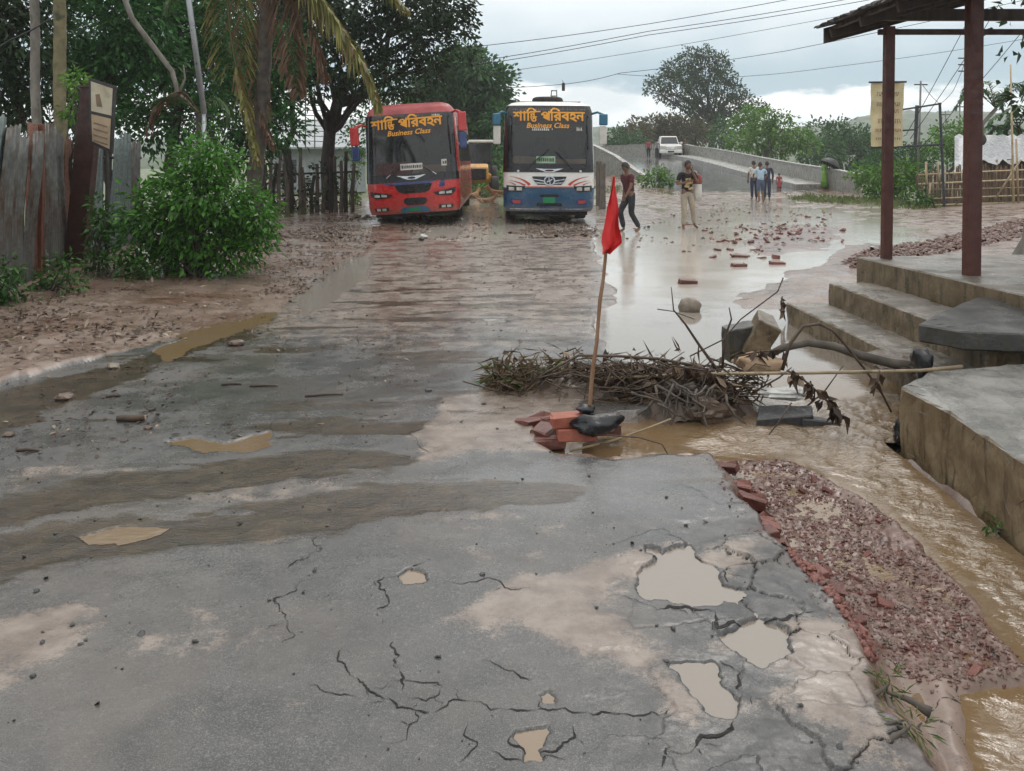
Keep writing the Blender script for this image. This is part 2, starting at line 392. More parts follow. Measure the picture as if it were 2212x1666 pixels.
GRID = {}
def gh(x, y, water=False):
    """finished ground height (or water level where the ground lies under it)"""
    x = np.atleast_1d(np.asarray(x, float)); y = np.atleast_1d(np.asarray(y, float)); ys, us, H = GRID['ys'], GRID['us'], GRID['h']
    u = x / np.sqrt(y * y + 1); i = np.clip(np.searchsorted(ys, y) - 1, 0, len(ys) - 2); j = np.clip(np.searchsorted(us, u) - 1, 0, len(us) - 2)
    a = np.clip((y - ys[i]) / (ys[i + 1] - ys[i]), 0, 1); b = np.clip((u - us[j]) / (us[j + 1] - us[j]), 0, 1)
    h = (H[i, j] * (1 - b) + H[i, j + 1] * b) * (1 - a) + (H[i + 1, j] * (1 - b) + H[i + 1, j + 1] * b) * a
    if water: h = np.maximum(h, GRID['w'][i, j])
    return h
def build_ground():
    ya = np.linspace(-14, 2.05, 30)[:-1]
    yb = 3135.0 / (np.arange(1790, 398, -2.5) - HZ)
    yc = np.geomspace(yb[-1] * 1.02, 620, 44)
    ys = np.concatenate([ya[ya < yb[0] - 0.02], yb, yc])
    ud = np.arange(-0.64, 0.6401, 0.0018); g = np.geomspace(0.006, 18, 46).cumsum(); g = g[g < 14]
    us = np.concatenate([(-0.64 - g)[::-1], ud, 0.64 + g])
    YY, UU = np.meshgrid(ys, us, indexing='ij'); S = np.sqrt(YY ** 2 + 1.0); XX = np.clip(UU * S, -900, 900)
    nr, nc = XX.shape; X = XX.ravel(); Y = YY.ravel()
    amp = 0.012 + 0.012 * np.clip(Y, 0, 60)
    wx = amp * 2.2 * fbm(X * 1.1 / (0.25 + amp * 3), Y * 1.1 / (0.25 + amp * 3), 4, 41); wy = amp * 2.2 * fbm(X * 1.1 / (0.25 + amp * 3), Y * 1.1 / (0.25 + amp * 3), 4, 77)
    Xw = X + wx; Yw = Y + wy
    near = (Y < 80) & (Y > -5)
    zw = water_level(Y)
    h = base_height(X, Y)
    # loose mud relief
    mudrel = 0.030 * fbm(X * 1.7, Y * 1.7, 4, 5) + 0.022 * fbm(X * 6, Y * 6, 3, 9) * np.clip(1 - Y / 40, 0, 1)
    ruts = 0.05 * fbm(X * 2.2, Y * 0.5, 3, 19) * sstep(Y, 12, 17) * (1 - sstep(Y, 45, 60))
    mudrel = mudrel + ruts + 0.03 * fbm(X * 12, Y * 12, 2, 13) * (Y < 12)
    mud = np.ones_like(h); film = np.zeros_like(h); red = np.zeros_like(h); grass = np.zeros_like(h); crack = np.zeros_like(h); wet = np.full_like(h, .5); flow = np.zeros_like(h)
    sdr = np.full_like(h, -50.); sdr[near] = sdpoly(Xw[near], Yw[near], ROAD)
    jag = 0.02 * fbm(X * 25, Y * 25, 3, 61); sdr_j = sdr + jag * np.clip(1.5 - Y / 10, 0.2, 1)
    mr = sstep(sdr_j, -0.012 - 0.004 * np.clip(Y, 0, 50), 0.010 + 0.002 * np.clip(Y, 0, 40))
    sdf = np.full_like(h, -50.); sdf[near] = sdpoly(Xw[near], Yw[near], FLOOD)
    sdc = np.full_like(h, -50.); sdc[near] = sdpoly(Xw[near], Yw[near], CHAN)
    sdb = np.full_like(h, -50.); sdb[near] = sdpoly(Xw[near], Yw[near], RUBBLE) + .16 * fbm(X[near] * 3.5, Y[near] * 3.5, 4, 35, .6)
    sds = np.full_like(h, -50.); sds[near] = sdpoly(Xw[near], Yw[near], SAND)
    h = h + mudrel + .035 * sstep(-X, 2.0, 3.4) * sstep(Y, 12, 15)
    gap = np.exp(-((X + .85) / 1.3) ** 2) * sstep(Y, 15, 18) * (1 - sstep(Y, 34, 38)); h = h - gap * (.035 + .03 * fbm(X * 1.2, Y * .9, 3, 93))
    mf = sstep(sdf, -0.35, 0.25 + 0.02 * np.clip(Y, 0, 40))
    shallow = sstep(Y, 11, 18)
    isl = 0.045 * fbm(X * 0.9, Y * 0.9, 4, 23) + 0.02 * fbm(X * 4, Y * 4, 3, 29)
    h = h * (1 - mf) + mf * (-0.045 + isl + shallow * (0.030 + 0.030 * fbm(X * .5, Y * 1.1, 4, 91) + .016 * fbm(X * 2.2, Y * 4, 3, 92)) + ramp_z(X, Y))
    spit = sdpoly(Xw[near], Yw[near], PW([(1570, 640), (1640, 605), (1720, 590), (1800, 575), (1840, 540), (1880, 560), (1790, 610), (1700, 655), (1640, 670), (1590, 675)]))
    h[near] += 0.05 * sstep(spit, -0.5, 0.3)
    mc = sstep(sdc, -0.12, 0.16)
    h = h * (1 - mc) + mc * (zw - 0.10 + 0.03 * fbm(X * 2, Y * 2, 3, 33))
    mb = sstep(sdb, -0.05, 0.07)
    f1, f2, cid = worley(X, Y, 0.045, 5)
    hb = zw + 0.006 + 0.040 * fbm(X * 4, Y * 5, 4, 37) + (0.011 * cid - 0.008 * sstep(f1, 0.008, .03)) * (Y < 8)
    h = h * (1 - mb) + mb * hb
    msn = sstep(sds, -0.05, 0.10)
    h = h * (1 - msn) + msn * (zw + 0.004 + 0.02 * fbm(X * 2.5, Y * 2.5, 4, 43))
    # ---- road surface
    hr = 0.022 + 0.010 * fbm(X * .8, Y * .8, 3, 2) + 0.005 * fbm(X * 5, Y * 5, 3, 4)
    broken = sstep(X - (0.30 + 0.18 * (Y - 2.3)), -0.35, 0.45) * (1 - sstep(Y, 3.9, 4.6)) * (Y > 1)
    w1, w2, wc = worley(X + 0.10 * fbm(X * 9, Y * 9, 4, 51, .65), Y + 0.10 * fbm(X * 9, Y * 9, 4, 52, .65), 0.22, 8)
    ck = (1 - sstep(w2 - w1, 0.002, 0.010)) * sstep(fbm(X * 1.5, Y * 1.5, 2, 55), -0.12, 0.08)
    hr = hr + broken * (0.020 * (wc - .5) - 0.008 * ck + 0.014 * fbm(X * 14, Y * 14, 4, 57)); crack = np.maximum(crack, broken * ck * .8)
    for P in FILMS:
        P = PW(P)
        def fn(x, y): return sstep(sdpoly(x, y, P) + 0.30 * fbm(x * 1.3 + y * .4, y * 6, 5, 71, .62) + .10 * fbm(x * 9, y * 14, 3, 72), -0.10, 0.09)
        m, d = region(Xw, Yw, P, fn); film[m] = np.maximum(film[m], d)
    streak = sstep(fbm(X * .8 + Y * .2, Y * 3.2 - X * .3, 5, 73, .6), 0.02, 0.22) * sstep(Y, 3.9, 5.0) * (1 - sstep(Y, 13, 17)) * 0.75
    film = np.maximum(film, streak)
    sheen = np.zeros_like(h)
    for P in ([(960, 1000), (1540, 988), (1640, 1090), (1600, 1190), (1250, 1120), (960, 1090)], [(560, 700), (1290, 640), (1290, 900), (900, 900), (300, 900)], [(1560, 1380), (1860, 1360), (1960, 1600), (1700, 1560)]):
        P = PW(P)
        def fn(x, y): return sstep(sdpoly(x, y, P) + .35 * fbm(x * 1.8, y * 3, 4, 74, .6), -.12, .25)
        m, d = region(Xw, Yw, P, fn); sheen[m] = np.maximum(sheen[m], d)
    film = film * (.78 + .22 * sstep(fbm(X * 1.1 + Y * .3, Y * 6 - X * .4, 4, 75, .6), -.20, .10))
    hr = hr + sstep(Y, 4.5, 8) * (0.010 * fbm(X * 1.6, Y * 3.0, 4, 111) + .006 * fbm(X * 7, Y * 12, 3, 113)) - 0.004 * film
    mud_r = 0.80 * sstep(Y + 2.5 * fbm(X * .5, Y * .5, 4, 81), 5.2, 10.5)
    mud_r = np.maximum(mud_r, 0.5 * sstep(fbm(X * .9, Y * 1.8, 5, 83, .6), 0.04, 0.26))
    for P in SILT:
        P = PW(P)
        def fn(x, y): return sstep(sdpoly(x, y, P) + 0.34 * fbm(x * 2.6, y * 3.4, 5, 85, .62), -0.16, 0.16) * (.65 + .35 * sstep(fbm(x * 1.5, y * 2.2, 4, 86), -.22, .12))
        m, d = region(Xw, Yw, P, fn); mud_r[m] = np.maximum(mud_r[m], d * .95); hr[m] += 0.006 * d
    pud_id = np.zeros(X.shape, int); puds = list(PUDDLES.items())
    for i, (k, P) in enumerate(puds):
        P = PW(P)
        far_ = 1 + max(0, P[0][1] - 4) * .55
        def fn(x, y): return sdpoly(x, y, P) + 0.070 * far_ * fbm(x * 10 / far_ ** .8, y * 10 / far_ ** .8, 4, 88, .6)
        m, d = region(X, Y, P, fn, .15)
        hr[m] = hr[m] * (1 - sstep(d, -0.014, 0.010)) + sstep(d, -0.014, 0.010) * (-0.002 - 0.02 * sstep(d, 0, .12))
        idx = np.where(m)[0]; pud_id[idx[d > -0.06]] = i + 1
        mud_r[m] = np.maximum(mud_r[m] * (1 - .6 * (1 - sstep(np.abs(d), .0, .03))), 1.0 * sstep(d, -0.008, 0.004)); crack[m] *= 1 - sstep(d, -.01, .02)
    road_lip = 0.010 * fbm(X * 7, Y * 7, 3, 96) * (1 - sstep(sdr_j, 0, .2)) * (Y < 12)
    h = h * (1 - mr) + mr * (hr + road_lip)
    mud = 1 - mr * (1 - mud_r)
    onramp = sstep(X, 7.5, 8.5) * (1 - sstep(X, 15.2, 15.8)) * sstep(Y, 40, 46) * (Y < 100)
    mud = mud * (1 - .8 * onramp); wet = wet + .5 * onramp
    film *= np.maximum(mr, 0.5 * sstep(-X, -1, 1)); film = np.clip(film, 0, 1)
    red = np.clip(mb * (0.65 + 0.35 * vnoise(X * 6, Y * 6, 97)), 0, 1) * (1 - mr)
    rp = np.zeros_like(h); rp[near] = sstep(sdpoly(Xw[near], Yw[near], PW([(1800, 570), (1900, 520), (2250, 490), (2250, 530), (1960, 560), (1870, 600), (1830, 590)])) + 0.6 * fbm(X[near], Y[near] * 2, 4, 98), -0.3, 0.3)
    rp2 = np.zeros_like(h); rp2[near] = sstep(sdpoly(Xw[near], Yw[near], PW([(1600, 520), (1700, 490), (1830, 490), (1800, 540), (1660, 560), (1600, 545)])) + .5 * fbm(X[near], Y[near] * 2, 4, 99), -0.2, 0.4)
    edge_red = np.where(near, np.exp(-np.abs(sdr + .02) / .035), 0) * (X > 0.9) * (Y < 5)
    red = np.clip(red + .75 * rp + .6 * rp2 + .8 * edge_red, 0, 1)
    h = h + 0.035 * rp2
    grass = 0.0 * X + sstep(-X - 0.30 * np.minimum(Y, 30) + fbm(X, Y, 3, 12), 1.9, 3.2) * sstep(Y, 14, 22) * .8 + sstep(Y, 27, 34) * sstep(X - 0.39 * Y + 2 * fbm(X * .5, Y * .5, 3, 15), -0.3, 1.0) * .9
    grass = np.maximum(grass, sstep(Y, 33, 40) * (1 - sstep(X, 3, 6)) * .8); grass = np.maximum(grass, sstep(Y, 90, 110)); grass = np.clip(grass, 0, 1) * (1 - mf)
    wet = np.clip(.25 * sstep(fbm(X * .7, Y * 1.2, 4, 14), 0, .2) + .75 * sheen * mr * (1 - .75 * sstep(Y, 5.5, 8)) + .9 * onramp + .10 * sstep(Y, 5, 9) - .2 * broken * (1 - sheen), 0, 1)
    V = np.stack([X, Y, h], 1); GRID['ys'] = ys; GRID['us'] = us; GRID['h'] = h.reshape(nr, nc).copy(); GRID['w'] = np.where((mr < .5), zw, -9).reshape(nr, nc)
    idx = np.arange(nr * nc).reshape(nr, nc)
    F = np.stack([idx[:-1, :-1], idx[:-1, 1:], idx[1:, 1:], idx[1:, :-1]], -1).reshape(-1, 4)
    a1 = np.stack([mud, film, red, grass], 1); a2 = np.stack([crack, wet, broken, mr], 1)
    def sub(name, mask, mat, z=None, at=None):
        f = F[mask]; used, inv = np.unique(f, return_inverse=True)
        VV = V[used].copy()
        if z is not None: VV[:, 2] = z[used]
        return np_mesh(name, VV, inv.reshape(-1, 4), mat, smooth=True, attrs={k: v[used] for k, v in (at or {'ga': a1, 'gb': a2}).items()})
    isroad = (mr > 0.5)[F].all(1)
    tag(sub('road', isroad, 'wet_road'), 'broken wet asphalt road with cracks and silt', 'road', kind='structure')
    tag(sub('ground', ~isroad, 'wet_road'), 'wet brown mud ground beside the road', 'ground', kind='structure')
    # ---- water
    flow = np.clip(mc * sstep(sdc, 0.0, .25) * sstep(X - (0.19 * Y + .1), -.25, .35), 0, 1) + 0.07 * mf * shallow + .01
    hv = 0.040 * fbm(X * 4 + 1.6 * fbm(X * 3, Y * 3, 2, 6), Y * 5, 3, 101) + 0.034 * fbm(X * 11 + Y * 4 + fbm(X * 5, Y * 5, 2, 7), Y * 13, 3, 103)
    zf = zw + np.clip(flow, 0, 1) * hv * (Y < 9) + 0.0015 * fbm(X * 3, Y * 8, 3, 105) * np.clip(Y / 8, 0, 1)
    zf = zf + np.where(Y > 34, ramp_z(X, Y) * .0, 0)
    wetarea = ((h < zf + 0.003) & (pud_id == 0) & (mr < .5) & (Y > 1.2) & (Y < 62) & (X > -2.4 - .03 * Y + .8 * fbm(X, Y, 2, 44)) & (X < 20))
    sidebed = sdpoly(X, Y, [(2.25, -2), (2.25, 5.3), (2.25, 5.35), (40, 5.35), (40, -2)])
    wm = wetarea[F].any(1) & (sidebed < -0.0)[F].any(1) & ~(((X < 0.2) & (Y < 12))[F].any(1))
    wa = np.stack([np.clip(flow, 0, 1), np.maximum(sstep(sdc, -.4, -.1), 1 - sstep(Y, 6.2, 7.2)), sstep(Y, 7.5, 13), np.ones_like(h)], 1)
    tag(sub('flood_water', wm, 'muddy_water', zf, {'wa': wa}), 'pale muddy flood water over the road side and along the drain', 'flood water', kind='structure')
    names = {'cream': 'large cream coloured puddle in a jagged pothole by the broken edge', 'grey': 'grey puddle among broken asphalt near the bottom edge', 'streak': 'thin silvery puddle between broken slabs by the rubble', 'tiny': 'tiny yellow puddle at a crack junction',
             'long': 'long yellow brown puddle beside the short log', 'oval': 'oval yellow puddle in the dark wet streak', 'hole': 'pea sized water filled hole by a long crack', 'gap': 'small puddle between two cracked plates at the bottom', 'side': 'bright rippled puddle along the mud bank',
             'gutter': 'brown gutter water along the foot of the mud bank', 'strip': 'thin white strip of water in mid road, upper of two', 'strip2': 'thin white strip of water in mid road, lower of two'}
    wa0 = np.stack([np.full_like(h, .0), np.full_like(h, .75), np.zeros_like(h), np.ones_like(h)], 1)
    for i, (k, P) in enumerate(puds):
        lvl = {'side': 0.016, 'strip': .016, 'strip2': .016}.get(k, 0.0135)
        m = ((pud_id == i + 1) & (h < lvl + .004))[F].any(1)
        wk = wa0.copy(); wk[:, 1] = {'cream': .0, 'grey': .1, 'streak': 0, 'strip': 0, 'strip2': 0, 'side': .1}.get(k, .95); wk[:, 0] = .3 if k == 'side' else .02
        if m.any(): tag(sub('puddle', m, 'muddy_water', np.full_like(h, lvl), {'wa': wk}), names[k], 'puddle', 'puddles on the road', kind='structure')
    return

def mat_ground():
    t = NT('wet_road'); P = t.pos()
    mud, film, red, grass = t.attr('ga'); crack, wet, brk, onroad = t.attr('gb')
    big = t.noise(P, 0.9, 6, .6); med = t.noise(P, 7, 6, .65); fine = t.noise(P, 70, 4, .7); agg = t.noise(P, 230, 2, .7)
    asp = t.mix(t.step(med, .3, .7), (0.042, 0.043, 0.044), (0.070, 0.068, 0.065))
    asp = t.mix(t.math('MULTIPLY', t.step(fine, .5, .75), .55), asp, (0.20, 0.195, 0.185))
    asp = t.mix(t.step(agg, .54, .64, 0, .55), asp, (0.21, 0.205, 0.20)); asp = t.mix(t.step(agg, .34, .46, .7, 0), asp, (0.022, 0.023, 0.025))
    asp = t.mix(t.math('MULTIPLY', t.step(big, .45, .65), .45), asp, (0.135, 0.115, 0.10))
    md = t.mix(t.step(med, .32, .68), (0.090, 0.050, 0.034), (0.175, 0.108, 0.078))
    md = t.mix(t.math('MULTIPLY', t.step(big, .3, .65), .65), md, (0.265, 0.21, 0.178))
    md = t.mix(t.math('MULTIPLY', t.step(t.noise(P, 19, 5, .7), .55, .66), .65), md, (0.07, 0.05, 0.038))
    sl = t.mix(t.step(med, .32, .68), (0.135, 0.106, 0.088), (0.235, 0.195, 0.166)); md = t.mix(onroad, md, sl)
    mfac = t.step(t.math('ADD', mud, t.math('ADD', t.math('MULTIPLY', t.math('SUBTRACT', med, .5), .8), t.math('ADD', t.math('MULTIPLY', t.math('SUBTRACT', fine, .5), .7), t.math('MULTIPLY', t.math('SUBTRACT', agg, .5), .5)))), .38, .68)
    asp = t.mix(t.math('MULTIPLY', brk, t.step(t.noise(P, 5.5, 4, .7), .42, .58, 0, .75)), asp, (0.032, 0.033, 0.036))
    c = t.mix(mfac, asp, md)
    rd = t.mix(t.step(t.noise(P, 34, 4, .7), .38, .62), (0.060, 0.022, 0.016), (0.135, 0.066, 0.050))
    c = t.mix(t.math('MULTIPLY', red, .95), c, rd)
    film = t.math('MULTIPLY', t.step(t.math('ADD', film, t.math('ADD', t.math('MULTIPLY', t.math('SUBTRACT', fine, .5), .9), t.math('MULTIPLY', t.math('SUBTRACT', med, .5), .5))), .28, .62), t.step(film, .02, .2))
    fl = t.mix(t.step(med, .35, .7), (0.018, 0.012, 0.006), (0.056, 0.039, 0.020)); fl = t.mix(t.step(agg, .56, .66, 0, .5), fl, (0.17, 0.135, 0.10)); fl = t.mix(t.step(fine, .32, .45, .7, 0), fl, (0.016, 0.012, 0.008))  # pale specks paint the film's glints along with its grain
    c = t.mix(t.math('MULTIPLY', film, .97), c, fl)
    gr = t.mix(t.step(med, .35, .65), (0.045, 0.075, 0.018), (0.12, 0.14, 0.04))
    c = t.mix(t.step(t.math('ADD', grass, t.math('MULTIPLY', t.math('SUBTRACT', big, .5), 1.0)), .4, .7), c, gr)
    c = t.mix(t.step(crack, .25, .6, 0, .95), c, (0.010, 0.009, 0.009))  # near-black painted along the crack lines as their shade
    t.set('Base Color', c)
    r = t.step(t.noise(P, 2.6, 4, .65), .36, .64, .17, .46)
    r = t.math('SUBTRACT', r, t.math('MULTIPLY', wet, .27))
    r = t.math('ADD', r, t.math('MULTIPLY', t.math('SUBTRACT', fine, .5), .45))
    r = t.math('ADD', r, t.math('MULTIPLY', brk, .10))
    r = t.math('ADD', r, t.math('MULTIPLY', grass, .35))
    mixr = t.N.new('ShaderNodeMix'); mixr.data_type = 'FLOAT'; t.L.new(film, mixr.inputs[0]); t.L.new(r, mixr.inputs[2]); mixr.inputs[3].default_value = .20
    t.set('Roughness', t.math('MAXIMUM', t.math('ADD', mixr.outputs[0], t.math('MULTIPLY', crack, .6)), .10))
    b = t.bump(fine, .32, .0035); b = t.bump(med, .14, .012, b)
    rip = t.noise(t.pos((1, 1.8, 1)), 15, 4, .65, 2.0); bm_ = t.N.new('ShaderNodeBump'); bm_.inputs['Distance'].default_value = .016; t.L.new(rip, bm_.inputs['Height']); t.L.new(t.math('ADD', t.math('MULTIPLY', film, .16), t.math('MULTIPLY', wet, .06)), bm_.inputs['Strength']); t.L.new(b, bm_.inputs['Normal']); b = bm_.outputs[0]
    t.set('Normal', b); t.set('Specular IOR Level', t.math('ADD', t.math('MULTIPLY', wet, .45), .5))
def mat_water():
    t = NT('muddy_water'); fl, brown, pale, _ = t.attr('wa')
    P = t.pos(); n1 = t.noise(t.pos((1.0, 1.9, 1)), 8, 4, .6, 1.4); n2 = t.noise(t.pos((1, 1.6, 1)), 24, 4, .6, .8); calm = t.noise(P, .8, 4)
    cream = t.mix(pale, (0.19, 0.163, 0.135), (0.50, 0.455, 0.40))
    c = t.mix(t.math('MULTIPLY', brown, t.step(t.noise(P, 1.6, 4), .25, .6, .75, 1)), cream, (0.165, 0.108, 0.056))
    t.set('Base Color', c); t.set('IOR', 1.55); t.set('Specular IOR Level', 1.0)
    t.set('Roughness', .03)
    s = t.math('ADD', t.math('MULTIPLY', fl, .35), t.step(calm, .42, .72, .008, .055))
    bmp = t.N.new('ShaderNodeBump'); bmp.inputs['Distance'].default_value = .06; t.L.new(s, bmp.inputs['Strength']); t.L.new(n1, bmp.inputs['Height'])
    b2 = t.N.new('ShaderNodeBump'); b2.inputs['Distance'].default_value = .03; t.L.new(s, b2.inputs['Strength']); t.L.new(n2, b2.inputs['Height']); t.L.new(bmp.outputs[0], b2.inputs['Normal'])
    t.set('Normal', b2.outputs[0])
mat_ground(); mat_water(); build_ground()
def gz(x, y):
    return float(base_height(np.array([x]), np.array([y]))[0])
# ------------------------------------------------------------------ more materials
pm('concrete_step', (0.17, 0.125, 0.075), (0.27, 0.215, 0.15), 4, .55, bump=.5, bscale=30, c3=(0.06, 0.05, 0.03), s3=3, t3=(.52, .68))
def mat_concrete(name, side1, side2, top, moss=(0.05, 0.045, 0.025)):
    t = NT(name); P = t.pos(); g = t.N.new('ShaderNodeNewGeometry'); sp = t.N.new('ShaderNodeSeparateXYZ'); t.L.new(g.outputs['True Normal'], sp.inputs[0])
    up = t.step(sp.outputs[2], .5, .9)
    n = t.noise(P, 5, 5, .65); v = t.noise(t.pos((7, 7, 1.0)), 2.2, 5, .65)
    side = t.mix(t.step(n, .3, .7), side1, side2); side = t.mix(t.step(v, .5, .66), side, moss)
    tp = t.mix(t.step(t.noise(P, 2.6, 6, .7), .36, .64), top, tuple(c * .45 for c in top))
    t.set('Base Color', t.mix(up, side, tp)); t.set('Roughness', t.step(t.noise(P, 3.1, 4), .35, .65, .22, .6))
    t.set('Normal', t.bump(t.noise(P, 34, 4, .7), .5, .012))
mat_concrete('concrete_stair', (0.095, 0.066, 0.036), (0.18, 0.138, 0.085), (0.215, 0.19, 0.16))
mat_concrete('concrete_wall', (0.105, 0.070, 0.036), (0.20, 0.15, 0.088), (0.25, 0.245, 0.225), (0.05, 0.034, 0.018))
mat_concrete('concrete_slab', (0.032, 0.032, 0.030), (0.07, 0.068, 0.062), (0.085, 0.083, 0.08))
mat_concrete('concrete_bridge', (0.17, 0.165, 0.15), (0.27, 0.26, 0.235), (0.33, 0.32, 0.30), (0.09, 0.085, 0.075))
pm('rust_paint', (0.055, 0.014, 0.010), (0.085, 0.024, 0.016), 9, .5, bump=.2, c3=(0.15, 0.055, 0.02), s3=1.3, t3=(.6, .68))
pm('rust_dark', (0.030, 0.012, 0.009), (0.060, 0.022, 0.015), 7, .6, bump=.3, c3=(0.015, .01, .008), s3=2.5)
pm('tin_grey', (0.085, 0.093, 0.088), (0.17, 0.175, 0.165), 5, .5, .25, bump=.15, c3=(0.065, 0.036, 0.024), s3=1.3, t3=(.42, .62), stretch=(1, 1, .5))
pm('tin_rust', (0.085, 0.028, 0.016), (0.15, 0.065, 0.04), 6, .65, .1, bump=.2, c3=(0.2, 0.19, 0.17), s3=3, t3=(.62, .72), stretch=(3, 3, .5))
pm('tin_green', (0.085, 0.115, 0.112), (0.15, 0.185, 0.175), 5, .45, .25, bump=.15, c3=(0.08, 0.075, 0.06), s3=1.6, t3=(.6, .72), stretch=(3, 3, .6))
pm('tin_roof', (0.040, 0.036, 0.036), (0.085, 0.078, 0.075), 6, .55, .2, bump=.3, c3=(0.10, 0.05, 0.03), s3=3, t3=(.6, .7))
pm('roof_under', (0.055, 0.048, 0.045), (0.10, 0.09, 0.085), 8, .7, bump=.3, c3=(0.03, 0.02, 0.015), s3=3)
pm('timber_dark', (0.030, 0.022, 0.018), (0.065, 0.046, 0.036), 8, .7, bump=.4, stretch=(1, 1, .2))
pm('wood_grey', (0.06, 0.05, 0.042), (0.15, 0.125, 0.10), 9, .75, bump=.5, stretch=(4, 4, .6), rand=.25)
pm('bamboo', (0.26, 0.19, 0.105), (0.40, 0.31, 0.20), 6, .5, bump=.2, c3=(0.10, 0.07, 0.04), s3=4, stretch=(2, 2, .6), rand=.3)
pm('bamboo_weave', (0.085, 0.055, 0.035), (0.19, 0.125, 0.08), 14, .7, bump=.4, c3=(0.05, 0.035, 0.022), s3=3, rand=.35)
pm('black_frame', (0.012, 0.012, 0.012), (0.03, 0.028, 0.026), 6, .5)
pm('steel_pole', (0.30, 0.32, 0.34), (0.40, 0.42, 0.44), 5, .4, .6)
pm('sign_cream', (0.36, 0.33, 0.24), (0.45, 0.41, 0.31), 3, .7, c3=(0.17, 0.13, 0.085), s3=2.2, t3=(.5, .75))
pm('sign_tan', (0.27, 0.20, 0.13), (0.38, 0.29, 0.19), 3, .7, c3=(0.16, 0.10, 0.06), s3=2.2, t3=(.5, .72))
pm('banner_cloth', (0.42, 0.36, 0.20), (0.50, 0.44, 0.27), 2, .8, bump=.2, bscale=5, c3=(0.30, 0.24, 0.14), s3=1.4, t3=(.5, .75))
pm('print_faint', (0.10, 0.08, 0.06), (0.2, 0.14, 0.09), 5, .8)
pm('print_red', (0.25, 0.07, 0.04), (0.3, .12, .07), 5, .8)
pm('dark_metal', (0.02, 0.024, 0.03), (0.04, 0.045, 0.05), 5, .5, .3)
pm('black_plastic', (0.006, 0.006, 0.008), (0.012, 0.013, 0.016), 5, .22, bump=.4, bscale=22, bdist=.02)
pm('pole_grey', (0.12, 0.12, 0.115), (0.2, 0.195, 0.18), 4, .7)
pm('wire', (0.015, 0.015, 0.017), None, 4, .6)

def rough_block(outline, z0, z1, mat, name, parent=None, cut=.14, amp=.012, seed=1, taper=0.0, zfn=None, bevel=.012):
    """cast-concrete block with chipped, uneven faces"""
    me = bpy.data.meshes.new(name); bm = bmesh.new()
    lo = [bm.verts.new((x, y, z0)) for x, y in outline]; hi = [bm.verts.new((x, y, z1 if zfn is None else zfn(x, y))) for x, y in outline]; n = len(outline)
    bm.faces.new(lo[::-1]); bm.faces.new(hi)
    for i in range(n): bm.faces.new((lo[i], lo[(i + 1) % n], hi[(i + 1) % n], hi[i]))
    bmesh.ops.recalc_face_normals(bm, faces=bm.faces[:])
    if bevel: bmesh.ops.bevel(bm, geom=bm.edges[:], offset=bevel, segments=1, affect='EDGES', clamp_overlap=True)
    bmesh.ops.triangulate(bm, faces=[f for f in bm.faces if len(f.verts) > 4])
    for _ in range(6):
        long = [e for e in bm.edges if e.calc_length() > cut]
        if not long or len(bm.verts) > 6000: break
        bmesh.ops.subdivide_edges(bm, edges=long, cuts=1)
        bmesh.ops.triangulate(bm, faces=[f for f in bm.faces if len(f.verts) > 4])
    bm.normal_update()
    co = np.array([v.co[:] for v in bm.verts]); no = [v.normal.copy() for v in bm.verts]
    d = fbm(co[:, 0] * 6 + co[:, 2] * 5, co[:, 1] * 6 + co[:, 2] * 7, 3, seed) + .6 * fbm(co[:, 0] * 21 + co[:, 2] * 9, co[:, 1] * 21 - co[:, 2] * 13, 2, seed + 3)
    for v, k, nn in zip(bm.verts, d, no): v.co += nn * float(k) * amp * 2
    bm.to_mesh(me); bm.free(); me.materials.append(M[mat]); me.update()
    return link(bpy.data.objects.new(name, me), parent)

# ------------------------------------------------------------------ concrete steps and platform under the shelter
st = empty('concrete_steps', (3.6, 8, 0), 0, 'stained concrete steps climbing to the shelter platform', 'steps')
def loc(p, o): return [(x - o.location.x, y - o.location.y) for x, y in p]
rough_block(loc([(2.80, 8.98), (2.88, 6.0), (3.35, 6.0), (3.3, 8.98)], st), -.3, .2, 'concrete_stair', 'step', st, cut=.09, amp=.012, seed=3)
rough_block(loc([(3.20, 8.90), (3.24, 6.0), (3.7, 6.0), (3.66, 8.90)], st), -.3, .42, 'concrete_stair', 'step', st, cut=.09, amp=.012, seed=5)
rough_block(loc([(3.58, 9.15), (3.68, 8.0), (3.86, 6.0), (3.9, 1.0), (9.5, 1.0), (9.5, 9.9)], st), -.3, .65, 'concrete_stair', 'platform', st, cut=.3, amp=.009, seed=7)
# near drain wall with its undercut footing, and the broken slab over the drain
dw = empty('drain_wall', (2.9, 3.5, 0), 0, 'thick stained concrete drain wall with pale worn top beside the brown water', 'drain wall')
topz = lambda x, y: .31 + .03 * (x - dw.location.x) + .02 * (y - 0)
ol = [(2.30, 5.22), (2.33, 4.7), (2.28, 4.0), (2.27, 3.2), (2.22, 2.2), (2.2, .6), (4.4, .6), (4.4, 5.9), (3.4, 5.78), (2.95, 5.7), (2.62, 5.55), (2.45, 5.38)]
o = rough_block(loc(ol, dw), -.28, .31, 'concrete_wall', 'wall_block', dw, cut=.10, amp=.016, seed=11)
rough_block(loc([(2.47, 5.2), (2.47, .6), (4.3, .6), (4.3, 5.5)], dw), -.5, .01, 'concrete_slab', 'footing', dw, cut=.3, seed=12)
bs = empty('broken_slab', (3.6, 6.3, .4), 0, 'dark cracked concrete slab tipped over the drain mouth', 'concrete slab')
r = rough_block([(-.74, -.10), (-.55, -.36), (-.1, -.52), (.6, -.62), (2.4, -.80), (2.4, .75), (.1, .72), (-.4, .25)], .0, .13, 'concrete_slab', 'slab', bs, cut=.12, amp=.008, seed=14)
r.rotation_euler = (radians(2), radians(-2), 0)
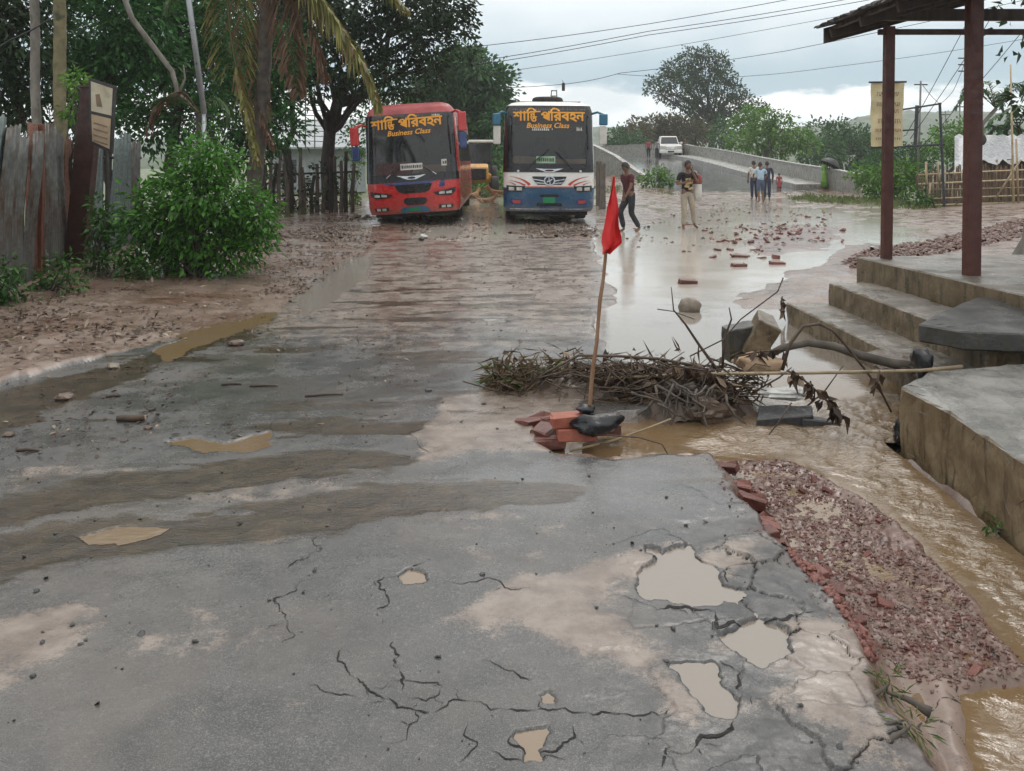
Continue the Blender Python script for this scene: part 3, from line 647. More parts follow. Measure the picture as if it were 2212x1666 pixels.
rough_block(loc([(3.35, 6.55), (4.6, 6.3), (4.6, 7.0), (3.35, 6.9)], bs), -.75, -.02, 'concrete_slab', 'support', bs, cut=.3, seed=15)

# ------------------------------------------------------------------ shelter: posts, beams, tin roof
sh = empty('roadside_shelter', (4.0, 8.4, .65), 0, 'roadside shelter with dark red posts and corrugated tin roof', 'shelter')
def rel(o, p): return Vector(p) - o.location
def post(p0, p1, w, mat, name, par):
    a = rel(par, p0); b = rel(par, p1); m = MB(); h = w / 2
    m.add([a + Vector((sx * h, sy * h, 0)) for sy in (-1, 1) for sx in (-1, 1)] + [b + Vector((sx * h, sy * h, 0)) for sy in (-1, 1) for sx in (-1, 1)],
          [(0, 2, 3, 1), (4, 5, 7, 6), (0, 1, 5, 4), (2, 6, 7, 3), (0, 4, 6, 2), (1, 3, 7, 5)])
    return m.build(name, mat, par, bevel=.006)
post((3.83, 9.0, .64), (3.86, 9.0, 3.02), .092, 'rust_paint', 'post', sh); post((4.0, 7.66, .64), (4.03, 7.66, 3.35), .115, 'rust_paint', 'post', sh)
post((6.4, 9.0, .64), (6.4, 9.0, 3.3), .1, 'rust_paint', 'post', sh); post((6.4, 7.6, .64), (6.4, 7.6, 3.6), .1, 'rust_paint', 'post', sh)
m = MB(); m.box(rel(sh, (5.2, 9.0, 2.965)), (2.9, .06, .055)); m.build('beam', 'rust_dark', sh, bevel=.004)
m = MB(); m.box(rel(sh, (5.2, 9.25, 3.18)), (2.8, .07, .12)); m.build('beam', 'timber_dark', sh, bevel=.004)
m = MB(); m.box(rel(sh, (4.0, 7.2, 3.26)), (.06, 4.6, .10)); m.build('beam', 'timber_dark', sh, bevel=.004)
SL = .27
def roofz(x): return 3.09 + (x - 3.42) * SL
for ry in (9.55, 8.75, 7.9, 7.0, 6.0):
    m = MB(); L_ = 3.4; m.box(rel(sh, (3.46 + L_ / 2 * cos(math.atan(SL)), ry, roofz(3.46 + L_ / 2) - .085)), (L_, .05, .10), (0, -math.atan(SL), 0)); m.build('rafter', 'timber_dark', sh)
for rx in (3.5, 4.3, 5.2, 6.2):
    m = MB(); m.box(rel(sh, (rx, 7.6, roofz(rx) - .02)), (.05, 4.3, .04)); m.build('purlin', 'timber_dark', sh)
m = MB()
m.add([rel(sh, p) for p in ((3.42, 9.66, roofz(3.42) - .16), (6.9, 9.66, roofz(6.9) - .16), (6.9, 9.66, roofz(6.9) + .01), (3.42, 9.66, roofz(3.42) + .01), (3.42, 9.63, roofz(3.42) - .16), (6.9, 9.63, roofz(6.9) - .16), (6.9, 9.63, roofz(6.9) + .01), (3.42, 9.63, roofz(3.42) + .01))],
      [(0, 1, 2, 3), (7, 6, 5, 4), (0, 4, 5, 1), (3, 2, 6, 7), (0, 3, 7, 4), (1, 5, 6, 2)])
m.build('fascia', 'timber_dark', sh)
def corr(w, l, nw, amp, jag, seed, thick=.006):
    """corrugated sheet, ridges along y; w across, l along"""
    n = nw * 8; r = random.Random(seed); rows = 7; v = []; f = []
    for s_ in (0, 1):
        for j in range(rows):
            for i in range(n + 1):
                x = w * i / n; y = l * j / (rows - 1)
                if j in (0, rows - 1): y += jag * (vnoise(np.array([i * .35 + seed * 3.1]), np.array([j * 1.0]), seed)[0] - .5)
                v.append((x, y, amp * sin(2 * pi * i / 8) - s_ * thick + .012 * sin(j * 1.3 + seed)))
    q = (n + 1) * rows
    for j in range(rows - 1):
        for i in range(n):
            a = j * (n + 1) + i; f.append((a, a + 1, a + n + 2, a + n + 1)); f.append((q + a, q + a + n + 1, q + a + n + 2, q + a + 1))
    for i in range(n):
        for j in (0, rows - 1):
            a = j * (n + 1) + i; f.append((a, a + 1, q + a + 1, q + a) if j else (a, q + a, q + a + 1, a + 1))
    for j in range(rows - 1):
        for i in (0, n):
            a = j * (n + 1) + i; f.append((a, q + a, q + a + n + 1, a + n + 1) if i else (a, a + n + 1, q + a + n + 1, q + a))
    return v, f
for k in range(6):      # sheets side by side along the eave, ridges running up the slope
    v, f = corr(.82, 3.7, 10, .016, .09, k + 2)
    me_o = mesh_obj('roof_sheet', v, f, 'tin_roof', sh, True)
    me_o.matrix_local = Matrix.Translation(rel(sh, (3.36, 9.70 - k * .76, roofz(3.36) + .035 + .006 * (k % 2)))) @ Matrix.Rotation(-math.atan(SL), 4, 'Y') @ Matrix.Rotation(radians(-90), 4, 'Z')

# ------------------------------------------------------------------ tin fence on the left
fe = empty('tin_fence', (-6.5, 12.5, .12), 0, 'old corrugated tin fence with rusty sheets behind the weeds', 'fence')
FL = [(-4.9, 6.6), (-5.95, 10.2), (-6.72, 13.3), (-6.95, 16.6)]
def along(P, d):
    for a, b in zip(P[:-1], P[1:]):
        L_ = math.hypot(b[0] - a[0], b[1] - a[1])
        if d <= L_ or (b == P[-1]): return (a[0] + (b[0] - a[0]) * d / L_, a[1] + (b[1] - a[1]) * d / L_, math.atan2(b[1] - a[1], b[0] - a[0]))
        d -= L_
d = 0.0; k = 0; rr = random.Random(4)
while d < 9.6:
    x, y, an = along(FL, d); w = .74 if d < 3 else rr.choice((.5, .62, .7)); h = 2.02 + rr.uniform(-.10, .14)
    v, f = corr(w, h, max(4, int(w / .105)), .021, .10, k + 20)
    mt = ['tin_grey', 'tin_grey', 'tin_rust', 'tin_grey', 'tin_green', 'tin_grey', 'tin_grey', 'tin_grey', 'tin_rust', 'tin_grey', 'tin_grey', 'tin_rust', 'tin_green', 'tin_green', 'tin_green', 'tin_green'][k % 16]
    o = mesh_obj('sheet', v, f, mt, fe, True)
    o.matrix_local = Matrix.Translation(rel(fe, (x, y, .02 + rr.uniform(-.03, .03)))) @ Matrix.Rotation(an, 4, 'Z') @ Matrix.Rotation(radians(90 + rr.uniform(-3, 5)), 4, 'X') @ Matrix.Rotation(radians(rr.uniform(-2.5, 2.5)), 4, 'Z')
    d += w * .93; k += 1
m = MB(); 
for zz in (.7, 1.7): m.tube([rel(fe, (p[0] - .06, p[1], zz)) for p in FL], .03, 6)
m.build('rail', 'timber_dark', fe)
def leanpost(name, label, cat, p0, p1, w, dep, mat):
    o = empty(name, p0, 0, label, cat); m = MB(); b = Vector(p1) - Vector(p0); n = 7
    m.add([Vector((sx * w / 2, sy * dep / 2, 0)) for sx, sy in ((-1, -1), (1, -1), (1, 1), (-1, 1))] + [b + Vector((sx * w / 2 * .92, sy * dep / 2, 0)) for sx, sy in ((-1, -1), (1, -1), (1, 1), (-1, 1))],
          [(3, 2, 1, 0), (4, 5, 6, 7), (0, 1, 5, 4), (1, 2, 6, 5), (2, 3, 7, 6), (3, 0, 4, 7)])
    m.build('shaft', mat, o, bevel=.008); return o
o = leanpost('gate_pillar', 'broad dark red pillar leaning beside the tilted sign board', 'pillar', G(163, 578, .05), A(200, 190, 13.0), .30, .18, 'rust_dark')
m = MB(); m.box(A(200, 190, 13.0) - o.location + Vector((0, 0, .015)), (.33, .22, .04)); m.build('cap', 'rust_dark', o, bevel=.006)
o = leanpost('rusty_plank', 'rusty red metal plank standing against the tin fence', 'plank', G(72, 606, .05), A(78, 268, 11.9), .24, .05, 'tin_rust')
m = MB(); m.box((0, -.03, 1.5), (.26, .02, .05)); m.build('strap', 'rust_dark', o)
# tilted notice board
sb = empty('notice_board', A(236, 440, 12.6), 0, 'tilted framed notice board with cream and tan panels on a thin pole', 'notice board')
Yb = 12.6
def quad_panel(pts, y0, th, name, mat, par):
    m = MB(); P = [A(x, y, Yb) for x, y in pts]; fr = [p - par.location + Vector((0, y0, 0)) for p in P]; bk = [p + Vector((0, th, 0)) for p in fr]
    m.add(fr + bk, [(0, 1, 2, 3), (7, 6, 5, 4), (0, 4, 5, 1), (1, 5, 6, 2), (2, 6, 7, 3), (3, 7, 4, 0)]); return m.build(name, mat, par)
quad_panel([(191, 168), (251, 187), (243, 333), (194, 310)], 0, .03, 'frame', 'black_frame', sb)
up_ = quad_panel([(197, 176), (244, 192), (241, 250), (198, 240)], -.012, .01, 'upper_panel', 'sign_cream', sb); lw_ = quad_panel([(198, 247), (240, 257), (237, 322), (200, 305)], -.012, .01, 'lower_panel', 'sign_tan', sb)
for y in (265, 278, 291, 303):
    quad_panel([(203, y - 1), (233, y + 8), (233, y + 11), (203, y + 2)], -.016, .003, 'faded_line', 'print_faint', sb)
quad_panel([(207, 205), (216, 203), (222, 232), (210, 230)], -.016, .003, 'faded_mark', 'print_faint', sb)
m = MB(); m.tube([A(232, 325, Yb) - sb.location, A(230, 470, Yb) - sb.location + Vector((0, 0, -1.0))], .028, 8); m.build('pole', 'black_frame', sb)
# steel lamp pole leaning among the leaves
sp = empty('steel_pole', A(442, 470, 15), 0, 'leaning pale grey steel pole among the palm leaves', 'pole')
m = MB(); m.tube([Vector((0, 0, -.6)), A(441, 245, 15) - sp.location], .04, 8); m.build('lower_section', 'steel_pole', sp, True)
m = MB(); m.tube([A(441, 245, 15) - sp.location, A(405, -20, 15) - sp.location, A(380, -200, 15) - sp.location], .05, 8); m.build('upper_section', 'steel_pole', sp, True)
m = MB(); m.box(A(443, 250, 15) - sp.location, (.22, .03, .03)); m.build('bracket', 'dark_metal', sp)

# ------------------------------------------------------------------ bridge approach: parapets, kerb, posts
def wall_strip(pts, th, name, mat, label, cat, base=-1.5, posts=0):
    """pts: (x, y, ztop) along; vertical wall of thickness th"""
    o = empty(name, (pts[0][0], pts[0][1], 0), 0, label, cat); m = MB(); n = len(pts); ox = o.location
    V = []
    for i, (x, y, z) in enumerate(pts):
        a = Vector((pts[min(i + 1, n - 1)][0] - pts[max(i - 1, 0)][0], pts[min(i + 1, n - 1)][1] - pts[max(i - 1, 0)][1], 0)).normalized(); nn = Vector((a.y, -a.x, 0)) * th / 2
        p = Vector((x, y, 0)) - ox
        V += [p + nn + Vector((0, 0, base)), p - nn + Vector((0, 0, base)), p - nn + Vector((0, 0, z)), p + nn + Vector((0, 0, z))]
    F = [(0, 1, 2, 3), tuple(4 * (n - 1) + k for k in (3, 2, 1, 0))]
    for i in range(n - 1):
        for k in range(4): F.append((4 * i + k, 4 * i + (k + 1) % 4, 4 * i + 4 + (k + 1) % 4, 4 * i + 4 + k))
    m.add(V, F); m.build('wall', mat, o)
    m = MB()
    for i in range(n - 1):
        a = Vector(pts[i]) - ox; b = Vector(pts[i + 1]) - ox; c = (a + b) / 2; c.z = (pts[i][2] + pts[i + 1][2]) / 2 + .03; dd = b - a
        m.box(c, (dd.length, th + .08, .07), (0, -math.asin(dd.z / dd.length), math.atan2(dd.y, dd.x)))
    m.build('coping', mat, o)
    return o
rp = [(16.35, 41.5), (16.3, 45), (16.25, 50), (16.2, 56), (16.1, 63), (16.0, 70), (16.0, 77), (15.9, 84), (15.2, 90), (12.5, 96), (6, 100), (-2, 101)]
R_ = wall_strip([(x, y, gz(min(x, 16.5), y) + (1.02 if y > 43 else .9) + (.35 if y > 80 else 0)) for x, y in rp], .22, 'bridge_parapet', 'concrete_bridge', 'long grey concrete parapet curving along the far side of the bridge road', 'parapet')
lp_ = [A(1408, 392, 51), A(1370, 366, 53), A(1330, 338, 56), A(1290, 318, 59), A(1240, 300, 62), A(1150, 290, 66)]
wall_strip([tuple(p) for p in lp_], .25, 'bridge_parapet', 'concrete_bridge', 'short grey parapet wall descending behind the blue bus', 'parapet')
m = MB()
for a, b in zip(rp[1:7], rp[2:8]):
    a = Vector((a[0] - 1.0, a[1], gz(min(a[0], 16) - 1, a[1]) + .11)); b = Vector((b[0] - 1.0, b[1], gz(min(b[0], 16) - 1, b[1]) + .11)); dd = b - a
    m.box((a + b) / 2 + Vector((.1, 0, 0)), (dd.length, 1.7, .30), (0, -math.asin(dd.z / dd.length), math.atan2(dd.y, dd.x)))
k_ = m.build('pavement', 'concrete_bridge'); tag(k_, 'raised concrete footway along the bridge parapet', 'pavement', kind='structure')
for (x, y0, y1, Y, w, mt, lb) in ((1301, 355, 442, 30, .22, 'wood_grey', 'squared dark wooden post standing beside the blue bus, nearer of two'), (1294, 350, 430, 32, .22, 'wood_grey', 'squared dark wooden post half hidden behind the blue bus')):
    p = A(x, y1, Y); p.z = 0
    o = leanpost('wooden_post', lb, 'post', p, A(x, y0, Y), w, .2, mt)
    m = MB(); m.box(A(x, y0, Y) - o.location + Vector((0, 0, .01)), (w * .9, .18, .03)); m.build('cap', mt, o)
# small dark marker on the deck
bp = A(1522, 349, 76); o = empty('marker_post', bp, 0, 'small black marker standing on the bridge road', 'marker')
m = MB(); m.lathe([(.16, -.05), (.16, .06), (.09, .10), (.07, .42), (.1, .46), (.1, .6), (.05, .62)], 10); m.build('body', 'black_frame', o)

# ------------------------------------------------------------------ banner on its steel frame
bf = empty('sign_frame', A(2037, 447, 30), 0, 'thin dark steel sign frame standing by the bamboo fence', 'sign frame')
def bar(par, pts, r, name, mat, n=6):
    m = MB(); m.tube([Vector(p) - par.location for p in pts], r, n); return m.build(name, mat, par)
bar(bf, [A(2040, 447, 30), A(2030, 222, 30)], .045, 'upright', 'dark_metal'); bar(bf, [A(1977, 318, 30), A(1981, 228, 30)], .06, 'upright', 'dark_metal')
bar(bf, [A(1880, 320, 30), A(2040, 312, 30)], .04, 'rail', 'dark_metal'); bar(bf, [A(1950, 237, 30), A(2033, 224, 30)], .035, 'rail', 'dark_metal'); bar(bf, [A(1950, 282, 30), A(1978, 280, 30)], .03, 'rail', 'dark_metal')
bar(bf, [A(1925, 560, 30) * 1.0, A(1918, 180, 30)], .04, 'upright', 'dark_metal')
bn = empty('cloth_banner', A(1917, 318, 29.8), 0, 'faded yellow cloth banner with brown writing hung behind the shelter post', 'banner')
v = []; f = []; nx, nz = 12, 14
for s_ in (0, .012):
    for j in range(nz + 1):
        for i in range(nx + 1):
            p = A(1882 + 71 * i / nx - (4 if j < 10 else 4 * (nz - j) / 4) * 0, 179 + 138 * j / nz, 29.8) - bn.location
            p.y += s_ + .05 * sin(i * .9 + j * .25) + .03 * sin(j * 1.1); p.x -= .05 * sin(j / nz * 3) * (1 if i == nx else .0)
            v.append(p)
q = (nx + 1) * (nz + 1)
for j in range(nz):
    for i in range(nx):
        a = j * (nx + 1) + i; f.append((a, a + nx + 1, a + nx + 2, a + 1)); f.append((q + a, q + a + 1, q + a + nx + 2, q + a + nx + 1))
mesh_obj('cloth', v, f, 'banner_cloth', bn, True)
bar(bn, [A(1877, 178, 29.8), A(1958, 177, 29.8)], .035, 'top_batten', 'dark_metal'); bar(bn, [A(1881, 318, 29.8), A(1952, 317, 29.8)], .025, 'bottom_batten', 'dark_metal')
def scrawl(par, x0, x1, y, hgt, Y, mat, seed, name='faded_writing'):
    r = random.Random(seed); m = MB(); x = x0
    while x < x1:
        w = r.uniform(2.0, 4.0); P = A(x, y, Y) - par.location; s_ = Y / FPX
        m.box(P + Vector((w * s_ / 2, 0, hgt * s_ / 2)), (w * s_, .012, s_ * 1.0)); m.box(P + Vector((w * s_ * r.uniform(.3, .8), 0, 0)), (s_ * 1.1, .012, hgt * s_), (0, r.uniform(-.5, .5), 0))
        m.box(P + Vector((w * s_ * .4, 0, -hgt * s_ * .2)), (s_ * w * .6, .012, s_ * .9), (0, r.uniform(-.7, .7), 0)); x += w + r.uniform(.8, 1.6)
    return m.build(name, mat, par)
for (x0, x1, y, hg, mt) in ((1894, 1940, 204, 9, 'print_faint'), (1893, 1944, 226, 8, 'print_faint'), (1905, 1940, 241, 8, 'print_red'), (1896, 1944, 262, 9, 'print_red'), (1890, 1946, 282, 6, 'print_red'), (1892, 1944, 300, 4, 'print_faint')):
    scrawl(bn, x0, x1, y, hg, 29.68, mt, y)
# ------------------------------------------------------------------ vehicles
pm('paint_red', (0.42, 0.012, 0.014), (0.47, 0.020, 0.018), 3, .28, coat=.5, c3=(0.22, 0.03, 0.02), s3=2.5, t3=(.6, .8))
pm('paint_red_roof', (0.26, 0.03, 0.035), (0.32, 0.05, 0.05), 3, .45, c3=(0.15, 0.05, 0.04), s3=2.5, t3=(.55, .75))
pm('paint_white', (0.60, 0.59, 0.56), (0.70, 0.69, 0.66), 3, .3, coat=.4, c3=(0.40, 0.36, 0.30), s3=3, t3=(.6, .8))
pm('paint_blue', (0.008, 0.060, 0.135), (0.012, 0.075, 0.16), 3, .3, coat=.4, c3=(0.04, 0.05, 0.055), s3=3, t3=(.52, .75))
pm('paint_teal', (0.02, 0.12, 0.20), None, 3, .35)
pm('paint_navy', (0.012, 0.03, 0.12), (0.02, 0.045, 0.16), 3, .3, coat=.3)
pm('mud_paint', (0.10, 0.07, 0.05), (0.2, 0.15, 0.11), 6, .7)
pm('bus_glass', (0.010, 0.012, 0.014), (0.016, 0.018, 0.02), 2, .07, rvar=.03)
pm('glass_tint', (0.030, 0.022, 0.020), None, 2, .2)
pm('dash_red', (0.055, 0.014, 0.014), (0.03, 0.012, 0.013), 2, .3)
pm('dash_tan', (0.09, 0.07, 0.055), (0.05, 0.042, 0.036), 2, .4)
pm('gloss_black', (0.008, 0.008, 0.010), None, 2, .25)
pm('rubber', (0.012, 0.012, 0.012), (0.03, 0.027, 0.024), 8, .8, bump=.2)
pm('chrome', (0.55, 0.55, 0.56), (0.42, 0.42, 0.42), 6, .2, .9)
pm('lamp_glass', (0.55, 0.55, 0.52), (0.35, 0.34, 0.33), 9, .1, coat=.6)
pm('lamp_red', (0.35, 0.05, 0.04), None, 4, .2)
pm('letter_orange', (0.78, 0.36, 0.03), (0.72, 0.30, 0.03), 5, .5)
pm('plate_green', (0.01, 0.22, 0.09), (0.01, 0.17, 0.07), 4, .5)
pm('board_white', (0.55, 0.54, 0.5), (0.45, 0.44, 0.41), 5, .6)
pm('board_green', (0.18, 0.36, 0.22), (0.3, .42, .3), 5, .6)
pm('board_text', (0.06, 0.05, 0.05), None, 4, .7)
pm('swoosh_red', (0.45, 0.05, 0.025), None, 4, .4)
pm('yellow_paint', (0.50, 0.25, 0.035), (0.42, 0.20, 0.03), 3, .45, c3=(0.2, 0.11, 0.04), s3=3, t3=(.58, .75))

def mud_spray(name, top):
    """dried mud splashed up the lower panels, ragged at its upper edge"""
    m = M[name]; nt = m.node_tree; N = nt.nodes; L = nt.links; b = N['Principled BSDF']; src = b.inputs['Base Color'].links[0].from_socket
    tc = N.new('ShaderNodeTexCoord'); sp = N.new('ShaderNodeSeparateXYZ'); L.new(tc.outputs['Object'], sp.inputs[0])
    n = N.new('ShaderNodeTexNoise'); n.inputs['Scale'].default_value = 9; n.inputs['Detail'].default_value = 5; n.inputs['Roughness'].default_value = .7; L.new(tc.outputs['Object'], n.inputs['Vector'])
    a = N.new('ShaderNodeMath'); a.operation = 'MULTIPLY'; a.inputs[1].default_value = .9; L.new(n.outputs[0], a.inputs[0])
    d = N.new('ShaderNodeMath'); d.operation = 'ADD'; L.new(a.outputs[0], d.inputs[1]); L.new(sp.outputs[2], d.inputs[0])
    mr = N.new('ShaderNodeMapRange'); mr.interpolation_type = 'SMOOTHSTEP'; L.new(d.outputs[0], mr.inputs[0]); mr.inputs[1].default_value = top + .62; mr.inputs[2].default_value = top + .22; mr.inputs[3].default_value = 0; mr.inputs[4].default_value = .75
    mx = N.new('ShaderNodeMix'); mx.data_type = 'RGBA'; L.new(mr.outputs[0], mx.inputs[0]); L.new(src, mx.inputs[6]); mx.inputs[7].default_value = (0.16, 0.115, 0.08, 1); L.new(mx.outputs[2], b.inputs['Base Color'])
for _n, _t in (('paint_red', .42), ('paint_blue', .40), ('gloss_black', .30)): mud_spray(_n, _t)
_tc = bpy.data.curves.new('lettering', 'FONT'); _to = bpy.data.objects.new('lettering', _tc); COL.objects.link(_to)
def glyph(s, size=1.0, offset=0.0, res=2):
    _tc.body = s; _tc.size = size; _tc.offset = offset; _tc.resolution_u = res; _tc.fill_mode = 'FRONT'
    dg = bpy.context.evaluated_depsgraph_get(); dg.update()
    me = bpy.data.meshes.new_from_object(_to.evaluated_get(dg)); V = [v.co.xy.copy() for v in me.vertices]; F = [tuple(p.vertices) for p in me.polygons]
    bpy.data.meshes.remove(me); return V, F
def join_glyphs(items, size, offset):
    """items: (char, x, y, scale)"""
    V = []; F = []
    for ch, x, y, sc in items:
        v, f = glyph(ch, 1.0, offset); b = len(V)
        V += [((p[0] * sc + x) * size, (p[1] * sc + y) * size) for p in v]; F += [tuple(i + b for i in q) for q in f]
    return V, F
NAME_GLYPHS = [('শ', 0, 0, 1), ('া', .68, 0, 1), ('ি', .95, 0, 1), ('ন', 1.24, .27, .58), ('ত', 1.26, -.10, .62), ('প', 2.02, 0, 1), ('ি', 2.68, 0, 1), ('র', 2.94, 0, 1), ('ব', 3.52, 0, 1), ('হ', 4.1, 0, 1), ('ন', 4.6, 0, 1)]
NAME_W = 5.2
# head stroke joining the conjunct
class Bus:
    W = 2.36; L = 10.2; R = .30
    def __init__(s, name, label, prof, loc, rz, roll=0.0, sag=0.0):
        s.o = empty(name, loc, rz, label, 'bus'); s.o.rotation_euler = (0, roll, rz); s.prof = prof
    def hw(s, z): return np.interp(z, [p[0] for p in s.prof], [p[1] for p in s.prof])
    def fy(s, z): return np.interp(z, [p[0] for p in s.prof], [p[2] for p in s.prof])
    def fs(s, x, z):
        hw, f, r = s.hw(z), s.fy(z), s.R; xi = hw - r; ax = abs(x)
        y = f - .07 * (1 - min(1, ax / xi) ** 2)
        if ax > xi:
            t = min(1.0, (ax - xi) / r); y = f + r - r * math.sqrt(max(0, 1 - t * t))
        return y
    def ring(s, z, o=0.0, rear=None):
        hw, f, r = s.hw(z) + o, s.fy(z) - o, s.R; L = s.L if rear is None else rear; P = [(hw, L), (hw, .9)]
        for k in range(7):
            a = radians(15 * k); P.append((hw - r + r * cos(a), f + r - r * sin(a)))
        for k in range(1, 8):
            x = (hw - r) * (1 - k / 4); P.append((x, f - .07 * (1 - (x / (hw - r)) ** 2)))
        for k in range(7):
            a = radians(90 - 15 * k); P.append((-(hw - r) - r * cos(a), f + r - r * sin(a)))
        return P + [(-hw, .9), (-hw, L)]
    def band(s, name, mat, z0, z1, o=0.0, front_only=False, close=False, levels=None, rear=None):
        zs = levels or [z0] + [p[0] for p in s.prof if z0 < p[0] < z1] + [z1]; V = []; F = []
        rings = [s.ring(z, o, rear) for z in zs]; lo, hi = (1, len(rings[0]) - 1) if front_only else (0, len(rings[0]))
        if front_only: lo, hi = front_only
        n = hi - lo
        for z, R in zip(zs, rings): V += [(x, y, z) for x, y in R[lo:hi]]
        for j in range(len(zs) - 1):
            for i in range(n - 1): F.append((j * n + i, j * n + i + 1, (j + 1) * n + i + 1, (j + 1) * n + i))
            if not front_only: F.append((j * n + n - 1, j * n, (j + 1) * n, (j + 1) * n + n - 1))
        if close: F.append(tuple(range((len(zs) - 1) * n, len(zs) * n)))
        return mesh_obj(name, V, F, mat, s.o, True)
    def patch(s, name, mat, poly, o=.012, par=None, depth=.03, faces=None):
        """flat outline (x, z) wrapped on the front, standing o proud with side walls of given depth"""
        bm = bmesh.new(); vs = [bm.verts.new((x, 0, z)) for x, z in poly]
        for q in (faces or [tuple(range(len(poly)))]):
            try: bm.faces.new([vs[i] for i in q])
            except ValueError: pass
        bmesh.ops.triangulate(bm, faces=bm.faces[:])
        for _ in range(4):
            e = [e for e in bm.edges if e.calc_length() > .16]
            if not e: break
            bmesh.ops.subdivide_edges(bm, edges=e, cuts=1); bmesh.ops.triangulate(bm, faces=[f for f in bm.faces if len(f.verts) > 3])
        for v in bm.verts: v.co.y = s.fs(v.co.x, v.co.z) - o
        if depth > 0:
            be = [e for e in bm.edges if len(e.link_faces) == 1]; r = bmesh.ops.extrude_edge_only(bm, edges=be)
            for v in [g for g in r['geom'] if isinstance(g, bmesh.types.BMVert)]: v.co.y += depth
        bmesh.ops.recalc_face_normals(bm, faces=bm.faces[:])
        me = bpy.data.meshes.new(name); bm.to_mesh(me); bm.free(); me.materials.append(M[mat]); me.update()
        return link(bpy.data.objects.new(name, me), par or s.o)
    def text(s, name, mat, V, F, x0, z0, o, par=None, shear=0.0, tilt=0.0):
        VV = [(x0 + x + shear * y, s.fs(x0 + x, z0 + y) - o, z0 + y + tilt * x) for x, y in V]
        return mesh_obj(name, VV, F, mat, par or s.o)
    def wheel(s, x, y, r=.47, w=.28):
        m = MB(); m.lathe([(r * .62, -w / 2), (r * .95, -w / 2), (r, -w / 2 + .05), (r, w / 2 - .05), (r * .95, w / 2), (r * .62, w / 2)], 24); m.xf(Matrix.Translation((x, y, r)) @ Matrix.Rotation(radians(90), 4, 'Y'))
        t = m.build('wheel', 'rubber', s.o, True)
        m = MB(); m.lathe([(r * .6, -w / 2 + .02), (r * .6, w / 2 - .03), (r * .25, w / 2 - .03), (r * .2, w / 2 + .02)], 18); m.xf(Matrix.Translation((x, y, r)) @ Matrix.Rotation(radians(90 if x > 0 else -90), 4, 'Y'))
        m.build('rim', 'mud_paint', t, True)
    def common(s, roofmat, ztop):
        m = MB(); m.box((0, 5.0, .36), (2.0, 9.6, .28)); m.build('chassis', 'rubber', s.o)
        m = MB(); m.box((0, .95, .50), (1.7, .12, .10)); m.build('axle', 'rubber', s.o)
        for y in (2.2, 7.9):
            for x in (-.98, .98): s.wheel(x, y)
    def side_windows(s):
        for sx in (-1, 1):
            for k in range(7):
                y = 1.5 + k * 1.2; z0, z1 = 1.55, 2.5
                m = MB(); h0, h1 = s.hw(z0) + .008, s.hw(z1) + .008
                m.add([(sx * h0, y, z0), (sx * h0, y + 1.08, z0), (sx * h1, y + 1.08, z1), (sx * h1, y, z1), (sx * (h0 - .04), y, z0), (sx * (h0 - .04), y + 1.08, z0), (sx * (h1 - .04), y + 1.08, z1), (sx * (h1 - .04), y, z1)],
                      [(0, 1, 2, 3), (7, 6, 5, 4), (0, 4, 5, 1), (1, 5, 6, 2), (2, 6, 7, 3), (3, 7, 4, 0)]); m.build('side_window', 'bus_glass', s.o)
    def wipers(s, segs, mat):
        for (x0, z0, x1, z1) in segs:
            w = MB(); w.tube([(x0, s.fs(x0, z0) - .05, z0), (x1, s.fs(x1, z1) - .045, z1)], .013, 6); a = w.build('wiper', mat, s.o)
            w = MB(); dx, dz = (x1 - x0), (z1 - z0); w.box(((x0 + x1) / 2 + dx * .15, s.fs(0, (z0 + z1) / 2) - .065, (z0 + z1) / 2 + dz * .15), (math.hypot(dx, dz) * .75, .02, .022), (0, -math.atan2(dz, dx), 0)); w.build('blade', 'gloss_black', a)
    def sign(s, xz, mat, lines=1, name='card'):
        x0, x1, z0, z1 = xz; c = s.patch(name, mat, [(x0, z0), (x1, z0), (x1, z1), (x0, z1)], .014, depth=.01)
        r = random.Random(int(x0 * 991)); h = z1 - z0
        P = []; F = []
        for ln in range(lines):
            zc = z0 + h * (ln + .5) / lines; x = x0 + .03
            while x < x1 - .05:
                w = r.uniform(.02, .045); hh = h / lines * .26; b = len(P)
                P += [(x, zc - hh), (x + w, zc - hh), (x + w, zc + hh * r.uniform(.4, 1)), (x, zc + hh)]; F.append((b, b + 1, b + 2, b + 3)); x += w + .015
        tag(s.patch('faded_print', 'board_text', P, .017, c, 0, F), kind='stuff'); return c
    def lettering(s, x0, x1, zbase, tilt=0.0, small=(0, 0, 0)):
        size = (x1 - x0) / NAME_W
        for ch, gx, gy, sc in NAME_GLYPHS:
            V = []; F = []; v, f = glyph(ch, 1.0, 0.0)
            for k, (dx, dy) in enumerate(((-.022, -.02), (.022, -.02), (-.022, .02), (.022, .02))):
                b0 = len(V); V += [((p[0] * sc + gx + dx) * size, (p[1] * sc + gy + dy) * size, k * .0006) for p in v]; F += [tuple(i + b0 for i in q) for q in f]
            if ch == 'ত':
                b0 = len(V); V += [(1.2 * size, .61 * size, .003), (1.98 * size, .61 * size, .003), (1.98 * size, .70 * size, .003), (1.2 * size, .70 * size, .003)]; F.append((b0, b0 + 1, b0 + 2, b0 + 3))
            VV = [(x0 + x, s.fs(x0 + x, zbase + y) - .0165 - k, zbase + y + tilt * x) for x, y, k in V]
            mesh_obj('letter', VV, F, 'letter_orange', s.o)
        v, f = glyph('Business Class', 1.0, .02); w = max(p[0] for p in v); sc = (small[1] - small[0]) / w
        s.text('small_lettering', 'letter_orange', [(p[0] * sc, p[1] * sc) for p in v], f, small[0], small[2], .019, None, .25, tilt)
